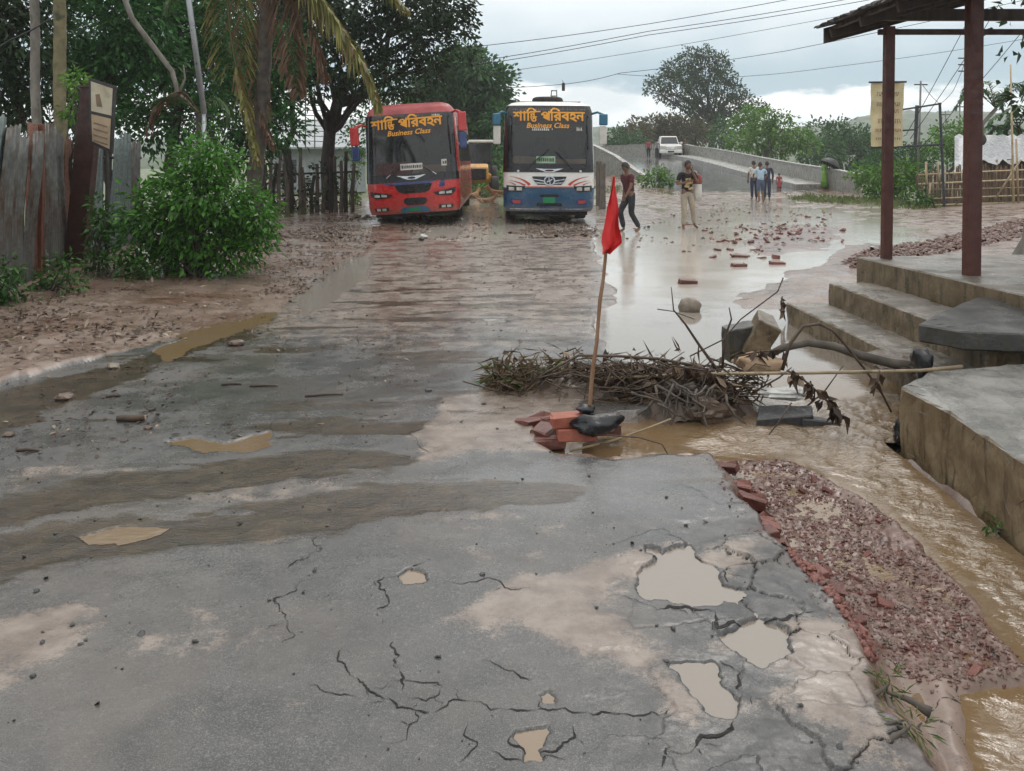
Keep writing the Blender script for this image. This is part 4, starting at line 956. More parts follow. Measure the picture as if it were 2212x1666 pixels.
    def small_text_row(s, x0, x1, z, h, mat, seed):
        r = random.Random(seed); P = []; F = []; x = x0
        while x < x1:
            w = r.uniform(.02, .05)
            if r.random() < .82:
                b = len(P); P += [(x, z), (x + w, z), (x + w * .8, z + h * r.uniform(.5, 1)), (x + .005, z + h)]; F.append((b, b + 1, b + 2, b + 3))
            x += w + .012
        tag(s.patch('windscreen_print', mat, P, .018, None, 0, F), kind='stuff')
def mirror_(bus, side, cap, lower, capmat, lowmat, z0, z1, zmid, xo=.30, dx=.12):
    x = side * (Bus.W / 2 + .18); p = MB(); p.tube([(side * 1.1, .12, z1 + .02), (side * 1.22, -.12, z1 + .05), (x, -.22, z1 - .02)], .03, 8)
    a = p.build('mirror_arm', capmat, bus.o, True)
    m = MB(); m.box((x, -.22, (zmid + z1) / 2), (.21, .16, z1 - zmid)); m.build('mirror_cap', capmat, bus.o, bevel=.03)
    m = MB(); m.box((x - side * .01, -.2, (z0 + zmid) / 2 - .02), (.19, .12, zmid - z0)); m.build('mirror_shell', lowmat, bus.o, bevel=.03)
def arc_poly(cx, cz, rx, rz, n=20): return [(cx + rx * cos(2 * pi * k / n), cz + rz * sin(2 * pi * k / n)) for k in range(n)]

def red_bus():
    prof = [(.30, 1.13, .06), (.45, 1.17, .0), (1.05, 1.18, -.03), (1.15, 1.18, -.01), (2.75, 1.15, .17), (2.95, 1.10, .26), (3.06, 1.0, .42), (3.12, .85, .7)]
    c = A(897, 485, 22.3); b = Bus('parked_bus', 'red bus with orange lettering leaning in the mud by the trees', prof, (c.x, c.y, .02), radians(.9), radians(-3.6))
    b.band('body', 'paint_red', .30, 2.75); b.band('roof', 'paint_red_roof', 2.75, 3.12, 0.0, close=True); b.common('paint_red_roof', 3.12); b.side_windows()
    n = 25
    b.band('windscreen', 'bus_glass', 1.20, 2.83, .012, (4, 23)); b.band('lower_band', 'gloss_black', 1.10, 1.30, .016, (3, 24)); b.patch('tint_band', 'glass_tint', [(-1.0, 2.30), (1.0, 2.30), (1.0, 2.82), (-1.0, 2.82)], .0135, depth=0)
    b.patch('dashboard', 'dash_red', [(-1.05, 1.30), (.0, 1.30), (-.12, 1.62), (-.95, 1.60)], .0135, depth=0)
    b.patch('dashboard', 'dash_tan', [(.0, 1.30), (.98, 1.30), (.95, 1.48), (.1, 1.52)], .0135, depth=0)
    b.lettering(-.98, .83, 2.46, .03, (-.58, .52, 2.28))
    b.small_text_row(-.2, .35, 2.74, .05, 'dash_tan', 3); b.small_text_row(.58, .8, 2.74, .05, 'board_white', 4)
    b.sign((-.28, .28, 1.40, 1.56), 'board_white', 1); b.sign((.76, 1.0, 1.46, 1.62), 'board_white', 1, 'sticker')
    b.wipers([(-.64, 1.22, -.28, 1.52), (.62, 1.25, .28, 1.50)], 'chrome')
    b.patch('badge', 'chrome', [(-.40, 1.27), (-.14, 1.245), (.10, 1.245), (.36, 1.27), (.10, 1.155), (-.12, 1.155)], .03); b.patch('badge_centre', 'gloss_black', arc_poly(-.01, 1.20, .10, .03), .038, depth=.02)
    b.patch('crest_line', 'paint_navy', [(-.78, 1.10), (-.5, 1.06), (-.42, 1.10), (.45, 1.10), (.62, 1.12), (.5, 1.06), (.42, 1.035), (-.45, 1.035), (-.55, 1.01)], .012, depth=.01)
    b.patch('decal', 'paint_navy', [(.72, 1.10), (.83, 1.14), (.76, 1.0), (.80, .93), (.66, .93), (.70, 1.0)], .008, depth=0)
    g = b.patch('grille', 'gloss_black', [(-.46, 1.03), (.50, 1.03), (.42, .86), (.30, .81), (-.24, .81), (-.36, .86)], .02)
    for z in (.87, .92, .97): b.patch('slat', 'rubber', [(-.37, z), (.43, z), (.43, z + .018), (-.37, z + .018)], .034, g, .015)
    b.patch('intake', 'gloss_black', [(-.24, .66), (-.18, .69), (.28, .69), (.34, .66), (.34, .57), (.26, .51), (-.16, .51), (-.24, .57)], .014)
    for sx in (-1, 1):
        h = b.patch('headlight', 'gloss_black', [(sx * .52, .80), (sx * .60, .72), (sx * .95, .70), (sx * 1.08, .80), (sx * 1.08, .90), (sx * .95, .87)], .022)
        for k in (0, 1): b.patch('lamp', 'lamp_glass', [(sx * (.66 + .18 * k), .745), (sx * (.80 + .18 * k), .75), (sx * (.80 + .18 * k), .82), (sx * (.66 + .18 * k), .80)], .03, h, .012)
        f_ = b.patch('fog_lamp', 'gloss_black', [(sx * .62, .30 + .08), (sx * .98, .38), (sx * 1.0, .47), (sx * .64, .48)], .016)
        b.patch('lamp', 'lamp_glass', [(sx * .70, .395), (sx * .80, .395), (sx * .80, .46), (sx * .70, .46)], .026, f_, .012); b.patch('lamp', 'lamp_glass', [(sx * .84, .395), (sx * .94, .395), (sx * .94, .46), (sx * .84, .46)], .026, f_, .012)
        b.patch('marker', 'lamp_red', arc_poly(sx * .46, .66, .05, .05), .01, depth=.02)
    b.patch('plate_panel', 'paint_teal', [(-.36, .33), (.42, .33), (.36, .44), (.26, .47), (-.18, .47), (-.28, .44)], .02); p = b.patch('number_plate', 'plate_green', [(-.12, .36), (.16, .36), (.16, .45), (-.12, .45)], .034, depth=.01)
    b.sign((-.1, .14, .375, .435), 'plate_green', 2, 'plate_face')
    for sx, z0, z1, zm in ((-1, 1.72, 2.55, 2.08), (1, 1.9, 2.78, 2.3)): mirror_(b, sx, None, None, 'paint_red', 'paint_navy', z0, z1, zm)
    return b
def blue_bus():
    prof = [(.32, 1.13, .05), (.45, 1.17, .0), (.95, 1.18, -.03), (1.3, 1.18, -.01), (2.9, 1.14, .14), (3.06, 1.09, .22), (3.14, .98, .38), (3.18, .85, .7)]
    c = A(1186, 484, 22.6); b = Bus('parked_bus', 'white and blue bus with orange lettering facing down the road', prof, (c.x, c.y, .02), radians(.4), radians(.3))
    b.band('body', 'paint_white', .93, 3.06); b.band('roof', 'paint_white', 3.06, 3.18, 0, close=True); b.band('bumper', 'paint_blue', .32, .93, .003); b.common('paint_white', 3.2); b.side_windows()
    b.band('windscreen', 'bus_glass', 1.42, 3.02, .012, (4, 23)); b.band('lower_band', 'gloss_black', 1.33, 1.55, .016, (4, 23)); b.band('seal', 'gloss_black', 2.99, 3.05, .014, (4, 23))
    b.patch('dashboard', 'dash_tan', [(-1.0, 1.55), (1.0, 1.55), (.95, 1.68), (.3, 1.66), (-.3, 1.72), (-.9, 1.75)], .0135, depth=0)
    b.patch('tint_band', 'glass_tint', [(-1.0, 2.55), (1.0, 2.55), (1.0, 2.96), (-1.0, 2.96)], .0135, depth=0)
    b.lettering(-.93, .90, 2.66, .0, (-.60, .50, 2.47))
    b.small_text_row(-.95, .9, 2.93, .05, 'dash_tan', 5); b.small_text_row(-.5, -.05, 2.40, .07, 'board_white', 6); b.small_text_row(.7, .85, 2.40, .10, 'board_white', 7); b.small_text_row(.02, .10, 2.42, .06, 'board_white', 8)
    c2 = b.sign((-.34, .15, 1.56, 1.74), 'board_green', 1); b.wipers([(-.62, 1.40, -.02, 1.92), (.60, 1.42, .18, 1.85)], 'gloss_black')
    b.patch('badge', 'chrome', [(-.36, 1.43), (-.12, 1.415), (.12, 1.415), (.36, 1.43), (.10, 1.335), (-.10, 1.335)], .03); b.patch('badge_centre', 'dash_red', arc_poly(0, 1.375, .12, .025), .038, depth=.02)
    for sx in (-1, 1): b.patch('marker', 'lamp_glass', arc_poly(sx * .80, 1.36, .035, .03, 10), .03, depth=.02)
    g = b.patch('grille', 'gloss_black', [(-.44, 1.22), (.44, 1.22), (.40, 1.12), (.30, 1.01), (-.30, 1.01), (-.40, 1.12)], .014)
    for sx in (-1, 1):
        b.patch('grille_bar', 'chrome', [(sx * .42, 1.165), (sx * .12, 1.12), (sx * .12, 1.09), (sx * .40, 1.135)], .026, g, .02); b.patch('grille_bar', 'chrome', [(sx * .36, 1.075), (sx * .12, 1.055), (sx * .12, 1.03), (sx * .32, 1.045)], .026, g, .02)
    b.patch('emblem_ring', 'chrome', arc_poly(0, 1.115, .145, .125, 24), .034); e = b.patch('emblem', 'gloss_black', arc_poly(0, 1.115, .112, .095, 24), .04)
    b.patch('emblem_mark', 'chrome', [(-.03, 1.20), (.0, 1.20), (.0, 1.13), (.06, 1.16), (.08, 1.14), (.02, 1.10), (.03, 1.03), (.0, 1.03), (.0, 1.09), (-.06, 1.07), (-.08, 1.09), (-.02, 1.13)], .046, e, .008)
    for sx in (-1, 1):
        for (p0, p1, p2, w) in (((.50, 1.00), (.66, 1.18), (1.02, 1.22), .07), ((.62, .99), (.80, 1.09), (1.05, 1.12), .05), ((.86, 1.0), (.95, 1.06), (1.08, 1.07), .03)):
            up = []; dn = []
            for k in range(9):
                t = k / 8; x = (1 - t) ** 2 * p0[0] + 2 * t * (1 - t) * p1[0] + t * t * p2[0]; z = (1 - t) ** 2 * p0[1] + 2 * t * (1 - t) * p1[1] + t * t * p2[1]; h = w * (1 - t) * .9 + .006
                up.append((sx * (x - h * .4), z + h * .3)); dn.append((sx * (x + h * .5), z - h * .3))
            b.patch('swoosh', 'swoosh_red', up + dn[::-1], .006, depth=0)
        h = b.patch('headlight', 'gloss_black', [(sx * .60, .97), (sx * 1.10, .99), (sx * 1.10, .84), (sx * .72, .82)], .02)
        for k in (0, 1): b.patch('lamp', 'lamp_glass', [(sx * (.70 + .2 * k), .86), (sx * (.84 + .2 * k), .86), (sx * (.84 + .2 * k), .95), (sx * (.70 + .2 * k), .94)], .03, h, .012)
        f_ = b.patch('fog_lamp', 'paint_navy', [(sx * .68, .50), (sx * .98, .50), (sx * 1.03, .64), (sx * .68, .64)], .016); b.patch('lamp', 'lamp_red', [(sx * .74, .53), (sx * .92, .53), (sx * .95, .61), (sx * .74, .61)], .026, f_, .012)
    b.patch('red_line', 'swoosh_red', [(-.60, .935), (.60, .935), (.60, .965), (-.60, .965)], .016, depth=.01)
    b.patch('slot', 'gloss_black', [(-.26, .70), (.26, .70), (.24, .76), (-.24, .76)], .012, depth=.01); b.patch('slot', 'gloss_black', [(-.34, .46), (.34, .46), (.30, .54), (-.30, .54)], .012, depth=.01)
    b.patch('number_plate', 'plate_green', [(-.16, .54), (.15, .54), (.15, .69), (-.16, .69)], .03); b.sign((-.13, .12, .555, .675), 'plate_green', 2, 'plate_face')
    b.patch('trim', 'chrome', [(-1.15, .375), (1.15, .375), (1.15, .395), (-1.15, .395)], .014, depth=.01)
    for sx in (-1, 1): mirror_(b, sx, None, None, 'paint_teal', 'board_white', 2.06, 2.82, 2.53)
    # roof carrier with a spare tyre and a folded rack
    m = MB()
    for x in (-.85, .85): m.tube([(x, .9, 3.2), (x, 8, 3.22)], .02, 6)
    for y in (1, 2.5, 4, 6, 8): m.tube([(-.85, y, 3.2), (.85, y, 3.2)], .018, 6)
    m.build('roof_rack', 'pole_grey', b.o)
    m = MB(); m.tube([(.34 * cos(a) + .02, 1.6 + .3 * sin(a), 3.28) for a in [2 * pi * k / 20 for k in range(21)]], .09, 8); m.build('spare_tyre', 'rubber', b.o, True)
    m = MB()
    for p in ([(.13, 2.2, 3.2), (.16, 2.2, 3.62)], [(.32, 2.2, 3.2), (.30, 2.2, 3.62)], [(.16, 2.2, 3.6), (.30, 2.2, 3.6)], [(.15, 2.2, 3.45), (.30, 2.2, 3.45)], [(.14, 2.2, 3.32), (.30, 2.2, 3.32)]): m.tube(p, .018, 6)
    m.build('ladder', 'pole_grey', b.o)
    return b
rb = red_bus(); bb = blue_bus()
bpy.data.objects.remove(_to)

# white pickup on the bridge
def pickup():
    c = A(1449, 343, 79); c.z = gz(c.x, c.y); o = empty('pickup_truck', c, radians(-4), 'white pickup truck driving down off the bridge', 'pickup truck')
    o.scale = (1.12, 1.0, 1.12)
    body = [(-.0, .45), (.0, .95), (.1, 1.05), (1.2, 1.12), (5.0, 1.1), (5.1, .5)]   # side outline y,z
    m = MB(); m.prism([(y, z) for y, z in body], 1.78, 'x', base=-.89); m.build('body', 'paint_white', o, bevel=.06)
    m = MB(); cab = [(-.78, 1.05, 1.08), (.78, 1.05, 1.08), (.80, 3.0, 1.08), (-.80, 3.0, 1.08), (-.64, 1.75, 1.78), (.64, 1.75, 1.78), (.66, 2.85, 1.80), (-.66, 2.85, 1.80)]
    m.add(cab, [(3, 2, 1, 0), (4, 5, 6, 7), (0, 1, 5, 4), (1, 2, 6, 5), (2, 3, 7, 6), (3, 0, 4, 7)]); m.build('cab', 'paint_white', o, bevel=.05)
    m = MB(); m.add([(-.70, 1.10, 1.15), (.70, 1.10, 1.15), (.60, 1.66, 1.70), (-.60, 1.66, 1.70)], [(0, 1, 2, 3)]); m.build('windscreen', 'bus_glass', o)
    m = MB(); m.box((0, -.03, .80), (.80, .06, .26)); m.build('grille', 'chrome', o, bevel=.02)
    m = MB(); m.box((0, -.07, .50), (1.8, .16, .24)); m.build('bumper', 'paint_white', o, bevel=.04)
    m = MB(); m.box((0, -.16, .50), (.5, .02, .12)); m.build('number_plate', 'gloss_black', o)
    for sx in (-1, 1):
        m = MB(); m.box((sx * .66, -.02, .86), (.40, .08, .20)); m.build('headlight', 'lamp_glass', o, bevel=.02)
        m = MB(); m.box((sx * .98, 1.3, 1.22), (.18, .1, .16)); m.build('mirror', 'paint_white', o, bevel=.02)
        for y in (.9, 4.1):
            m = MB(); m.lathe([(.22, -.11), (.36, -.11), (.38, -.07), (.38, .07), (.36, .11), (.22, .11)], 16); m.xf(Matrix.Translation((sx * .80, y, .38)) @ Matrix.Rotation(radians(90), 4, 'Y')); w = m.build('wheel', 'rubber', o, True)
            m = MB(); m.lathe([(.21, -.09), (.21, .09), (.08, .11)], 12); m.xf(Matrix.Translation((sx * .80, y, .38)) @ Matrix.Rotation(radians(90 * sx), 4, 'Y')); m.build('rim', 'pole_grey', w)
pickup()
# yellow backhoe standing behind the red bus
def backhoe():
    c = A(1030, 410, 40); c.z = .05; o = empty('backhoe_loader', c, radians(3), 'yellow backhoe loader with white cab roof behind the red bus', 'backhoe loader')
    m = MB(); m.prism([(-1.0, .75), (-1.0, 1.30), (-.6, 1.45), (.9, 1.45), (.9, .75)], 1.0, 'x', base=-.5); m.build('hood', 'yellow_paint', o, bevel=.05)
    m = MB(); m.box((0, 1.2, .8), (1.3, 3.0, .4)); m.build('chassis', 'yellow_paint', o, bevel=.04)
    for sx in (-1, 1):
        for y in (.95, 2.3):
            m = MB(); m.box((sx * .68, y, 1.7), (.08, .08, 1.5)); m.build('cab_pillar', 'dark_metal', o)
    m = MB(); m.box((0, 1.65, 2.50), (1.55, 1.6, .12)); m.build('cab_roof', 'paint_white', o, bevel=.04)
    m = MB(); m.box((0, .98, 1.9), (1.28, .02, .95)); m.build('windscreen', 'bus_glass', o)
    m = MB(); m.box((0, 2.1, 1.25), (.5, .4, .7)); m.build('seat', 'rubber', o, bevel=.05)
    for sx in (-1, 1):
        for y, r in ((-.4, .45), (2.2, .68)):
            m = MB(); m.lathe([(r * .55, -.17), (r * .95, -.17), (r, -.1), (r, .1), (r * .95, .17), (r * .55, .17)], 20); m.xf(Matrix.Translation((sx * .80, y, r)) @ Matrix.Rotation(radians(90), 4, 'Y')); w = m.build('wheel', 'rubber', o, True)
            m = MB(); m.lathe([(r * .53, -.12), (r * .53, .12), (r * .2, .14)], 14); m.xf(Matrix.Translation((sx * .80, y, r)) @ Matrix.Rotation(radians(90 * sx), 4, 'Y')); m.build('rim', 'yellow_paint', w)
    m = MB(); m.box((0, -1.08, 1.0), (.8, .1, .5)); m.build('radiator', 'gloss_black', o, bevel=.03)
backhoe()
# ------------------------------------------------------------------ people and dogs
pm('skin', (0.13, 0.062, 0.036), (0.16, 0.08, 0.048), 6, .5)
pm('hair', (0.008, 0.007, 0.006), (0.015, 0.012, 0.01), 9, .5, bump=.3)
for nm, c in (('cloth_maroon', (0.075, 0.012, 0.016)), ('cloth_black', (0.012, 0.010, 0.012)), ('cloth_beige', (0.36, 0.31, 0.24)), ('cloth_charcoal', (0.018, 0.020, 0.026)), ('cloth_sky', (0.36, 0.50, 0.62)), ('cloth_white', (0.55, 0.53, 0.48)), ('cloth_navy', (0.02, 0.028, 0.06)),
              ('cloth_denim', (0.07, 0.10, 0.16)), ('cloth_red', (0.32, 0.05, 0.06)), ('cloth_grey', (0.2, 0.2, 0.2)), ('cloth_green', (0.16, 0.33, 0.06)), ('cloth_brown', (0.09, 0.05, 0.04)), ('print_gold', (0.45, 0.33, 0.16)), ('print_white', (.6, .6, .58))):
    pm(nm, c, tuple(v * .75 for v in c), 6, .85, bump=.35, bscale=9, bdist=.02)
pm('sack_red', (0.28, 0.05, 0.04), (0.2, 0.04, 0.035), 8, .8)
pm('umbrella_black', (0.012, 0.012, 0.014), (0.02, 0.02, 0.023), 4, .6)
pm('dog_fur', (0.30, 0.16, 0.07), (0.22, 0.11, 0.05), 7, .8, bump=.3)
pm('dog_fur_pale', (0.34, 0.21, 0.12), (0.45, 0.33, 0.22), 5, .8, bump=.3)

def skin(name, J, E, root, mat, parent, sub=2, extra=None):
    names = list(J); me = bpy.data.meshes.new(name); me.from_pydata([J[n][0] for n in names], [(names.index(a), names.index(b)) for a, b in E], [])
    ob = bpy.data.objects.new(name, me); COL.objects.link(ob)
    ob.modifiers.new('skin', 'SKIN'); ob.modifiers.new('sub', 'SUBSURF').levels = sub
    if not me.skin_vertices: me.attributes.update() if hasattr(me.attributes, 'update') else None
    sv = me.skin_vertices[0].data
    for i, n in enumerate(names):
        r = J[n][1]; sv[i].radius = r if isinstance(r, tuple) else (r, r); sv[i].use_root = (n == root)
    dg = bpy.context.evaluated_depsgraph_get(); dg.update()
    m2 = bpy.data.meshes.new_from_object(ob.evaluated_get(dg)); bpy.data.objects.remove(ob)
    m2.name = name
    if extra is not None and extra.v:
        bm = bmesh.new(); bm.from_mesh(m2); t = bpy.data.meshes.new('t'); t.from_pydata([tuple(v) for v in extra.v], [], extra.f); bm.from_mesh(t); bmesh.ops.recalc_face_normals(bm, faces=bm.faces[:]); bm.to_mesh(m2); bm.free()
    m2.materials.clear(); m2.materials.append(M[mat]); m2.polygons.foreach_set('use_smooth', [True] * len(m2.polygons)); m2.update()
    return link(bpy.data.objects.new(name, m2), parent)
def head_mesh(c, R, hs=1.0):
    """head as one shaped shell; c centre of head, R orientation (faces -y)"""
    m = MB(); n, k = 18, 14; V = []
    for j in range(k + 1):
        th = pi * j / k
        for i in range(n):
            ph = 2 * pi * i / n; x = sin(th) * cos(ph); y = sin(th) * sin(ph); z = cos(th)
            X = x * .076; Y = y * .095; Z = z * .118
            if z < -.2: X *= 1 - .28 * (-z - .2); Y *= 1 - .20 * (-z - .2)
            if y < -.75 and -.45 < z < .1: Y -= .020 * (1 - abs(x) * 3.2) if abs(x) < .31 else 0      # nose
            if y < -.7 and .02 < z < .35 and .2 < abs(x) < .55: Y += .008                                # eye sockets
            if y < -.8 and -.7 < z < -.45 and abs(x) < .4: Y -= .006                                     # lips
            V.append(c + R @ Vector((X, Y, Z)) * hs)
    F = [(j * n + i, j * n + (i + 1) % n, (j + 1) * n + (i + 1) % n, (j + 1) * n + i) for j in range(k) for i in range(n)]
    m.add(V, F)
    for sx in (-1, 1): m.tube([c + R @ Vector((sx * .072, .0, -.03)) * hs, c + R @ Vector((sx * .088, .012, .0)) * hs, c + R @ Vector((sx * .078, .01, .032)) * hs], [.012 * hs, .016 * hs, .012 * hs], 6)
    return m
def hair_mesh(c, R, hs=1.0, long=False):
    m = MB(); n, k = 18, 9; V = []
    for j in range(k + 1):
        for i in range(n):
            ph = 2 * pi * i / n; fr = max(0, -sin(ph)); lim = (.62 if not long else .95) * pi - fr * .95; th = lim * j / k
            x = sin(th) * cos(ph); y = sin(th) * sin(ph); z = cos(th); w = 1 + .05 * sin(i * 5.1 + j * 2.3)
            V.append(c + R @ Vector((x * .086 * w, y * .106 * w + .006, z * .132 * w)) * hs)
    F = [(j * n + i, j * n + (i + 1) % n, (j + 1) * n + (i + 1) % n, (j + 1) * n + i) for j in range(k) for i in range(n)]
    return m.add(V, F)
def hand(m, w, d, side, s=1.0):
    """palm and five bent fingers at wrist w pointing along d"""
    d = d.normalized(); a = d.cross(Vector((0, 1, 0)));
    if a.length < .1: a = Vector((1, 0, 0))
    a.normalize(); nrm = a.cross(d)
    m.tube([w - d * .02 * s, w + d * .03 * s, w + d * .085 * s], [.026 * s, .038 * s, .036 * s], 8, squash=.5)
    for k, (o, L) in enumerate(((-.028, .062), (-.010, .074), (.010, .070), (.027, .055))):
        b = w + d * .08 * s + a * o * s; m.tube([b, b + (d * .6 + nrm * .1) * L * s, b + (d * .95 + nrm * .35) * L * s], [.0095 * s, .009 * s, .006 * s], 6)
    b = w + d * .02 * s + a * (-.034 * side) * s; m.tube([b, b + (d * .5 - a * .6 * side) * .045 * s, b + (d - a * .55 * side) * .065 * s], [.011 * s, .010 * s, .007 * s], 6)
def person(label, loc, yaw, hgt, shirt, trousers, arms=None, legs=None, lean=0.0, twist=0.0, head_turn=0.0, head_nod=0.0, sleeve='short', leg_len=1.0, hairlong=False, skirt=None, group=None, thin=1.0, barefoot=True):
    s = hgt / 1.70; o = empty('person', loc, yaw, label, 'person', group)
    Lr = Matrix.Rotation(lean, 3, 'X') @ Matrix.Rotation(twist, 3, 'Y'); pel = Vector((0, 0, .94))
    def T(p): return (pel + Lr @ (Vector(p) - pel)) * s
    sh = {-1: T((-.185 * thin, 0, 1.395)), 1: T((.185 * thin, 0, 1.395))}
    arms = arms or {-1: ((-.06, .02, -.28), (-.05, -.06, -.52)), 1: ((.06, .02, -.28), (.05, -.06, -.52))}
    legs = legs or {-1: ((-.01, -.01, -.44), (-.01, .02, -.85)), 1: ((.01, -.01, -.44), (.01, .02, -.85))}
    hip = {k: Vector((k * .085 * thin, 0, .93)) * s for k in (-1, 1)}
    el = {k: sh[k] + Vector(arms[k][0]) * s for k in (-1, 1)}; wr = {k: sh[k] + Vector(arms[k][1]) * s for k in (-1, 1)}
    kn = {k: hip[k] + Vector(legs[k][0]) * s for k in (-1, 1)}; an = {k: hip[k] + Vector(legs[k][1]) * s for k in (-1, 1)}
    dz = min(an[-1].z, an[1].z) - .075 * s
    up = Vector((0, 0, -dz)); 
    for D in (sh, el, wr, hip, kn, an):
        for k in D: D[k] = D[k] + up
    def TT(p): return T(p) + up
    J = {'pel': (TT((0, 0, .96)), (.13 * s * thin, .09 * s)), 'wai': (TT((0, 0, 1.10)), (.115 * s * thin, .085 * s)), 'che': (TT((0, 0, 1.28)), (.14 * s * thin, .095 * s)), 'nb': (TT((0, 0, 1.42)), .06 * s), 'nk': (TT((0, -.01, 1.49)), .048 * s), 'hd': (TT((0, -.01, 1.55)), .055 * s)}
    E = [('pel', 'wai'), ('wai', 'che'), ('che', 'nb'), ('nb', 'nk'), ('nk', 'hd')]
    ex = MB()
    for k, n in ((-1, 'l'), (1, 'r')):
        J['sh' + n] = (sh[k], .052 * s); J['el' + n] = (el[k], .038 * s); J['wr' + n] = (wr[k], .026 * s); J['hp' + n] = (hip[k], .085 * s * thin); J['kn' + n] = (kn[k], .055 * s); J['cf' + n] = (kn[k] * .68 + an[k] * .32, .052 * s); J['an' + n] = (an[k], .036 * s)
        fwd = Vector((0, -1, 0)); J['ft' + n] = (an[k] + Vector((k * .02, -.09, -.045)) * s, (.042 * s, .030 * s)); J['to' + n] = (an[k] + Vector((k * .03, -.17, -.055)) * s, (.038 * s, .018 * s))
        E += [('che', 'sh' + n), ('sh' + n, 'el' + n), ('el' + n, 'wr' + n), ('pel', 'hp' + n), ('hp' + n, 'kn' + n), ('kn' + n, 'cf' + n), ('cf' + n, 'an' + n), ('an' + n, 'ft' + n), ('ft' + n, 'to' + n)]
        hand(ex, wr[k], wr[k] - el[k], k, s)
    R = Lr @ Matrix.Rotation(head_turn, 3, 'Z') @ Matrix.Rotation(head_nod, 3, 'X'); hc = TT((0, -.02, 1.60))
    hm = head_mesh(hc, R, s); ex.add(hm.v, hm.f)
    b = skin('body', J, E, 'pel', 'skin', o, 2, ex)
    hair_mesh(hc, R, s * 1.0, hairlong).build('hair', 'hair', o, True)
    m = MB()
    for k in (-1, 1): m.tube([hc + R @ Vector((k * .032 - .01, -.092, .012)) * s, hc + R @ Vector((k * .032 + .01, -.092, .012)) * s], .008 * s, 6)
    m.build('eyes', 'hair', o)
    g = .018 * s
    # shirt
    fr = 1.0 if sleeve == 'long' else .62
    J2 = {'hem': (TT((0, 0, .90)), (.145 * s * thin + g, .105 * s + g)), 'wai': (TT((0, 0, 1.10)), (.125 * s * thin + g, .092 * s + g)), 'che': (TT((0, 0, 1.28)), (.145 * s * thin + g, .10 * s + g)), 'nb': (TT((0, 0, 1.425)), .066 * s)}
    E2 = [('hem', 'wai'), ('wai', 'che'), ('che', 'nb')]
    for k, n in ((-1, 'l'), (1, 'r')):
        J2['sh' + n] = (sh[k] + Vector((0, 0, .004)), .066 * s); E2 += [('che', 'sh' + n)]
        if sleeve == 'long': J2['el' + n] = (el[k], .05 * s); J2['cu' + n] = (el[k].lerp(wr[k], .9), .042 * s); E2 += [('sh' + n, 'el' + n), ('el' + n, 'cu' + n)]
        else: J2['cu' + n] = (sh[k].lerp(el[k], .72), .062 * s); E2 += [('sh' + n, 'cu' + n)]
    skin('shirt', J2, E2, 'che', shirt, o, 2)
    if skirt:
        m = MB(); zb = skirt; m.lathe([(.12 * s, TT((0, 0, 1.06)).z), (.17 * s, .95 * s), (.19 * s, .6 * s), (.23 * s, zb * s), (.2 * s, zb * s + .01)], 20); m.build('skirt', trousers, o, True)
    else:
        J3 = {'wst': (TT((0, 0, 1.02)), (.125 * s * thin + g, .088 * s + g)), 'pel': (TT((0, 0, .94)), (.14 * s * thin + g, .098 * s + g))}; E3 = [('wst', 'pel')]
        for k, n in ((-1, 'l'), (1, 'r')):
            J3['hp' + n] = (hip[k] + Vector((0, 0, -.06)) * s, .10 * s * thin); J3['kn' + n] = (kn[k], .072 * s); E3 += [('pel', 'hp' + n), ('hp' + n, 'kn' + n)]
            if leg_len > .6: J3['cu' + n] = (kn[k].lerp(an[k], .92), .062 * s); E3 += [('kn' + n, 'cu' + n)]
        skin('trousers', J3, E3, 'pel', trousers, o, 2)
    return o, sh, el, wr
def ground_at(x, y, z=None):
    p = G(x, y); p.z = gz(p.x, p.y) if z is None else z; return p
FEET = -.02
p, *_ = person('man in a maroon polo shirt and dark trousers stepping past the blue bus', ground_at(1360, 500, FEET), radians(-58), 1.66, 'cloth_maroon', 'cloth_charcoal',
               arms={-1: ((-.05, .10, -.27), (-.03, .06, -.50)), 1: ((.06, -.10, -.27), (.02, -.20, -.46))}, legs={-1: ((0, -.22, -.40), (0, -.10, -.82)), 1: ((0, -.02, -.44), (0, .24, -.80))}, lean=radians(9), head_nod=radians(24))
p2loc = ground_at(1484, 494, FEET)
p2, sh, el, wr = person('man in a black print shirt and beige trousers holding a hand to his mouth', p2loc, radians(8), 1.66, 'cloth_black', 'cloth_beige',
               arms={-1: ((-.09, -.05, -.27), (.12, -.20, -.20)), 1: ((.04, -.14, -.24), (-.15, -.20, .10))}, legs={-1: ((-.02, -.10, -.43), (-.03, -.06, -.85)), 1: ((.06, -.02, -.44), (.16, .16, -.82))}, lean=radians(3), head_turn=radians(12), head_nod=radians(6))
m = MB(); 
for dx, dz, w, h in ((-.02, 1.22, .13, .05), (.0, 1.13, .18, .07), (-.05, 1.05, .12, .06), (.05, 1.0, .12, .05)): m.box((dx, -.142, dz), (w, .012, h), (0, random.uniform(-.4, .4), 0))
m.build('shirt_print', 'print_gold', p2)
bg = empty('sack', (p2loc.x + .27, p2loc.y + .12, p2loc.z + .68), 0, 'red and white sack slung behind the man in black', 'sack')
m = MB(); m.lathe([(.05, .0), (.10, .02), (.12, .2), (.115, .42)], 12); m.build('lower_cloth', 'cloth_white', bg, True)
m = MB(); m.lathe([(.117, .42), (.12, .52), (.10, .62), (.05, .66)], 12); m.build('upper_cloth', 'sack_red', bg, True)
m = MB(); m.tube([(0, -.02, .62), (-.05, -.12, .72), (-.10, -.10, .74)], .018, 6); m.build('strap', 'cloth_white', bg, True)
GRP = 'people wading together towards the bridge'
person('man in a pale shirt and dark trousers beside the man in light blue', ground_at(1629, 431, -.02), radians(185), 1.66, 'cloth_white', 'cloth_navy', lean=radians(4), group=GRP)
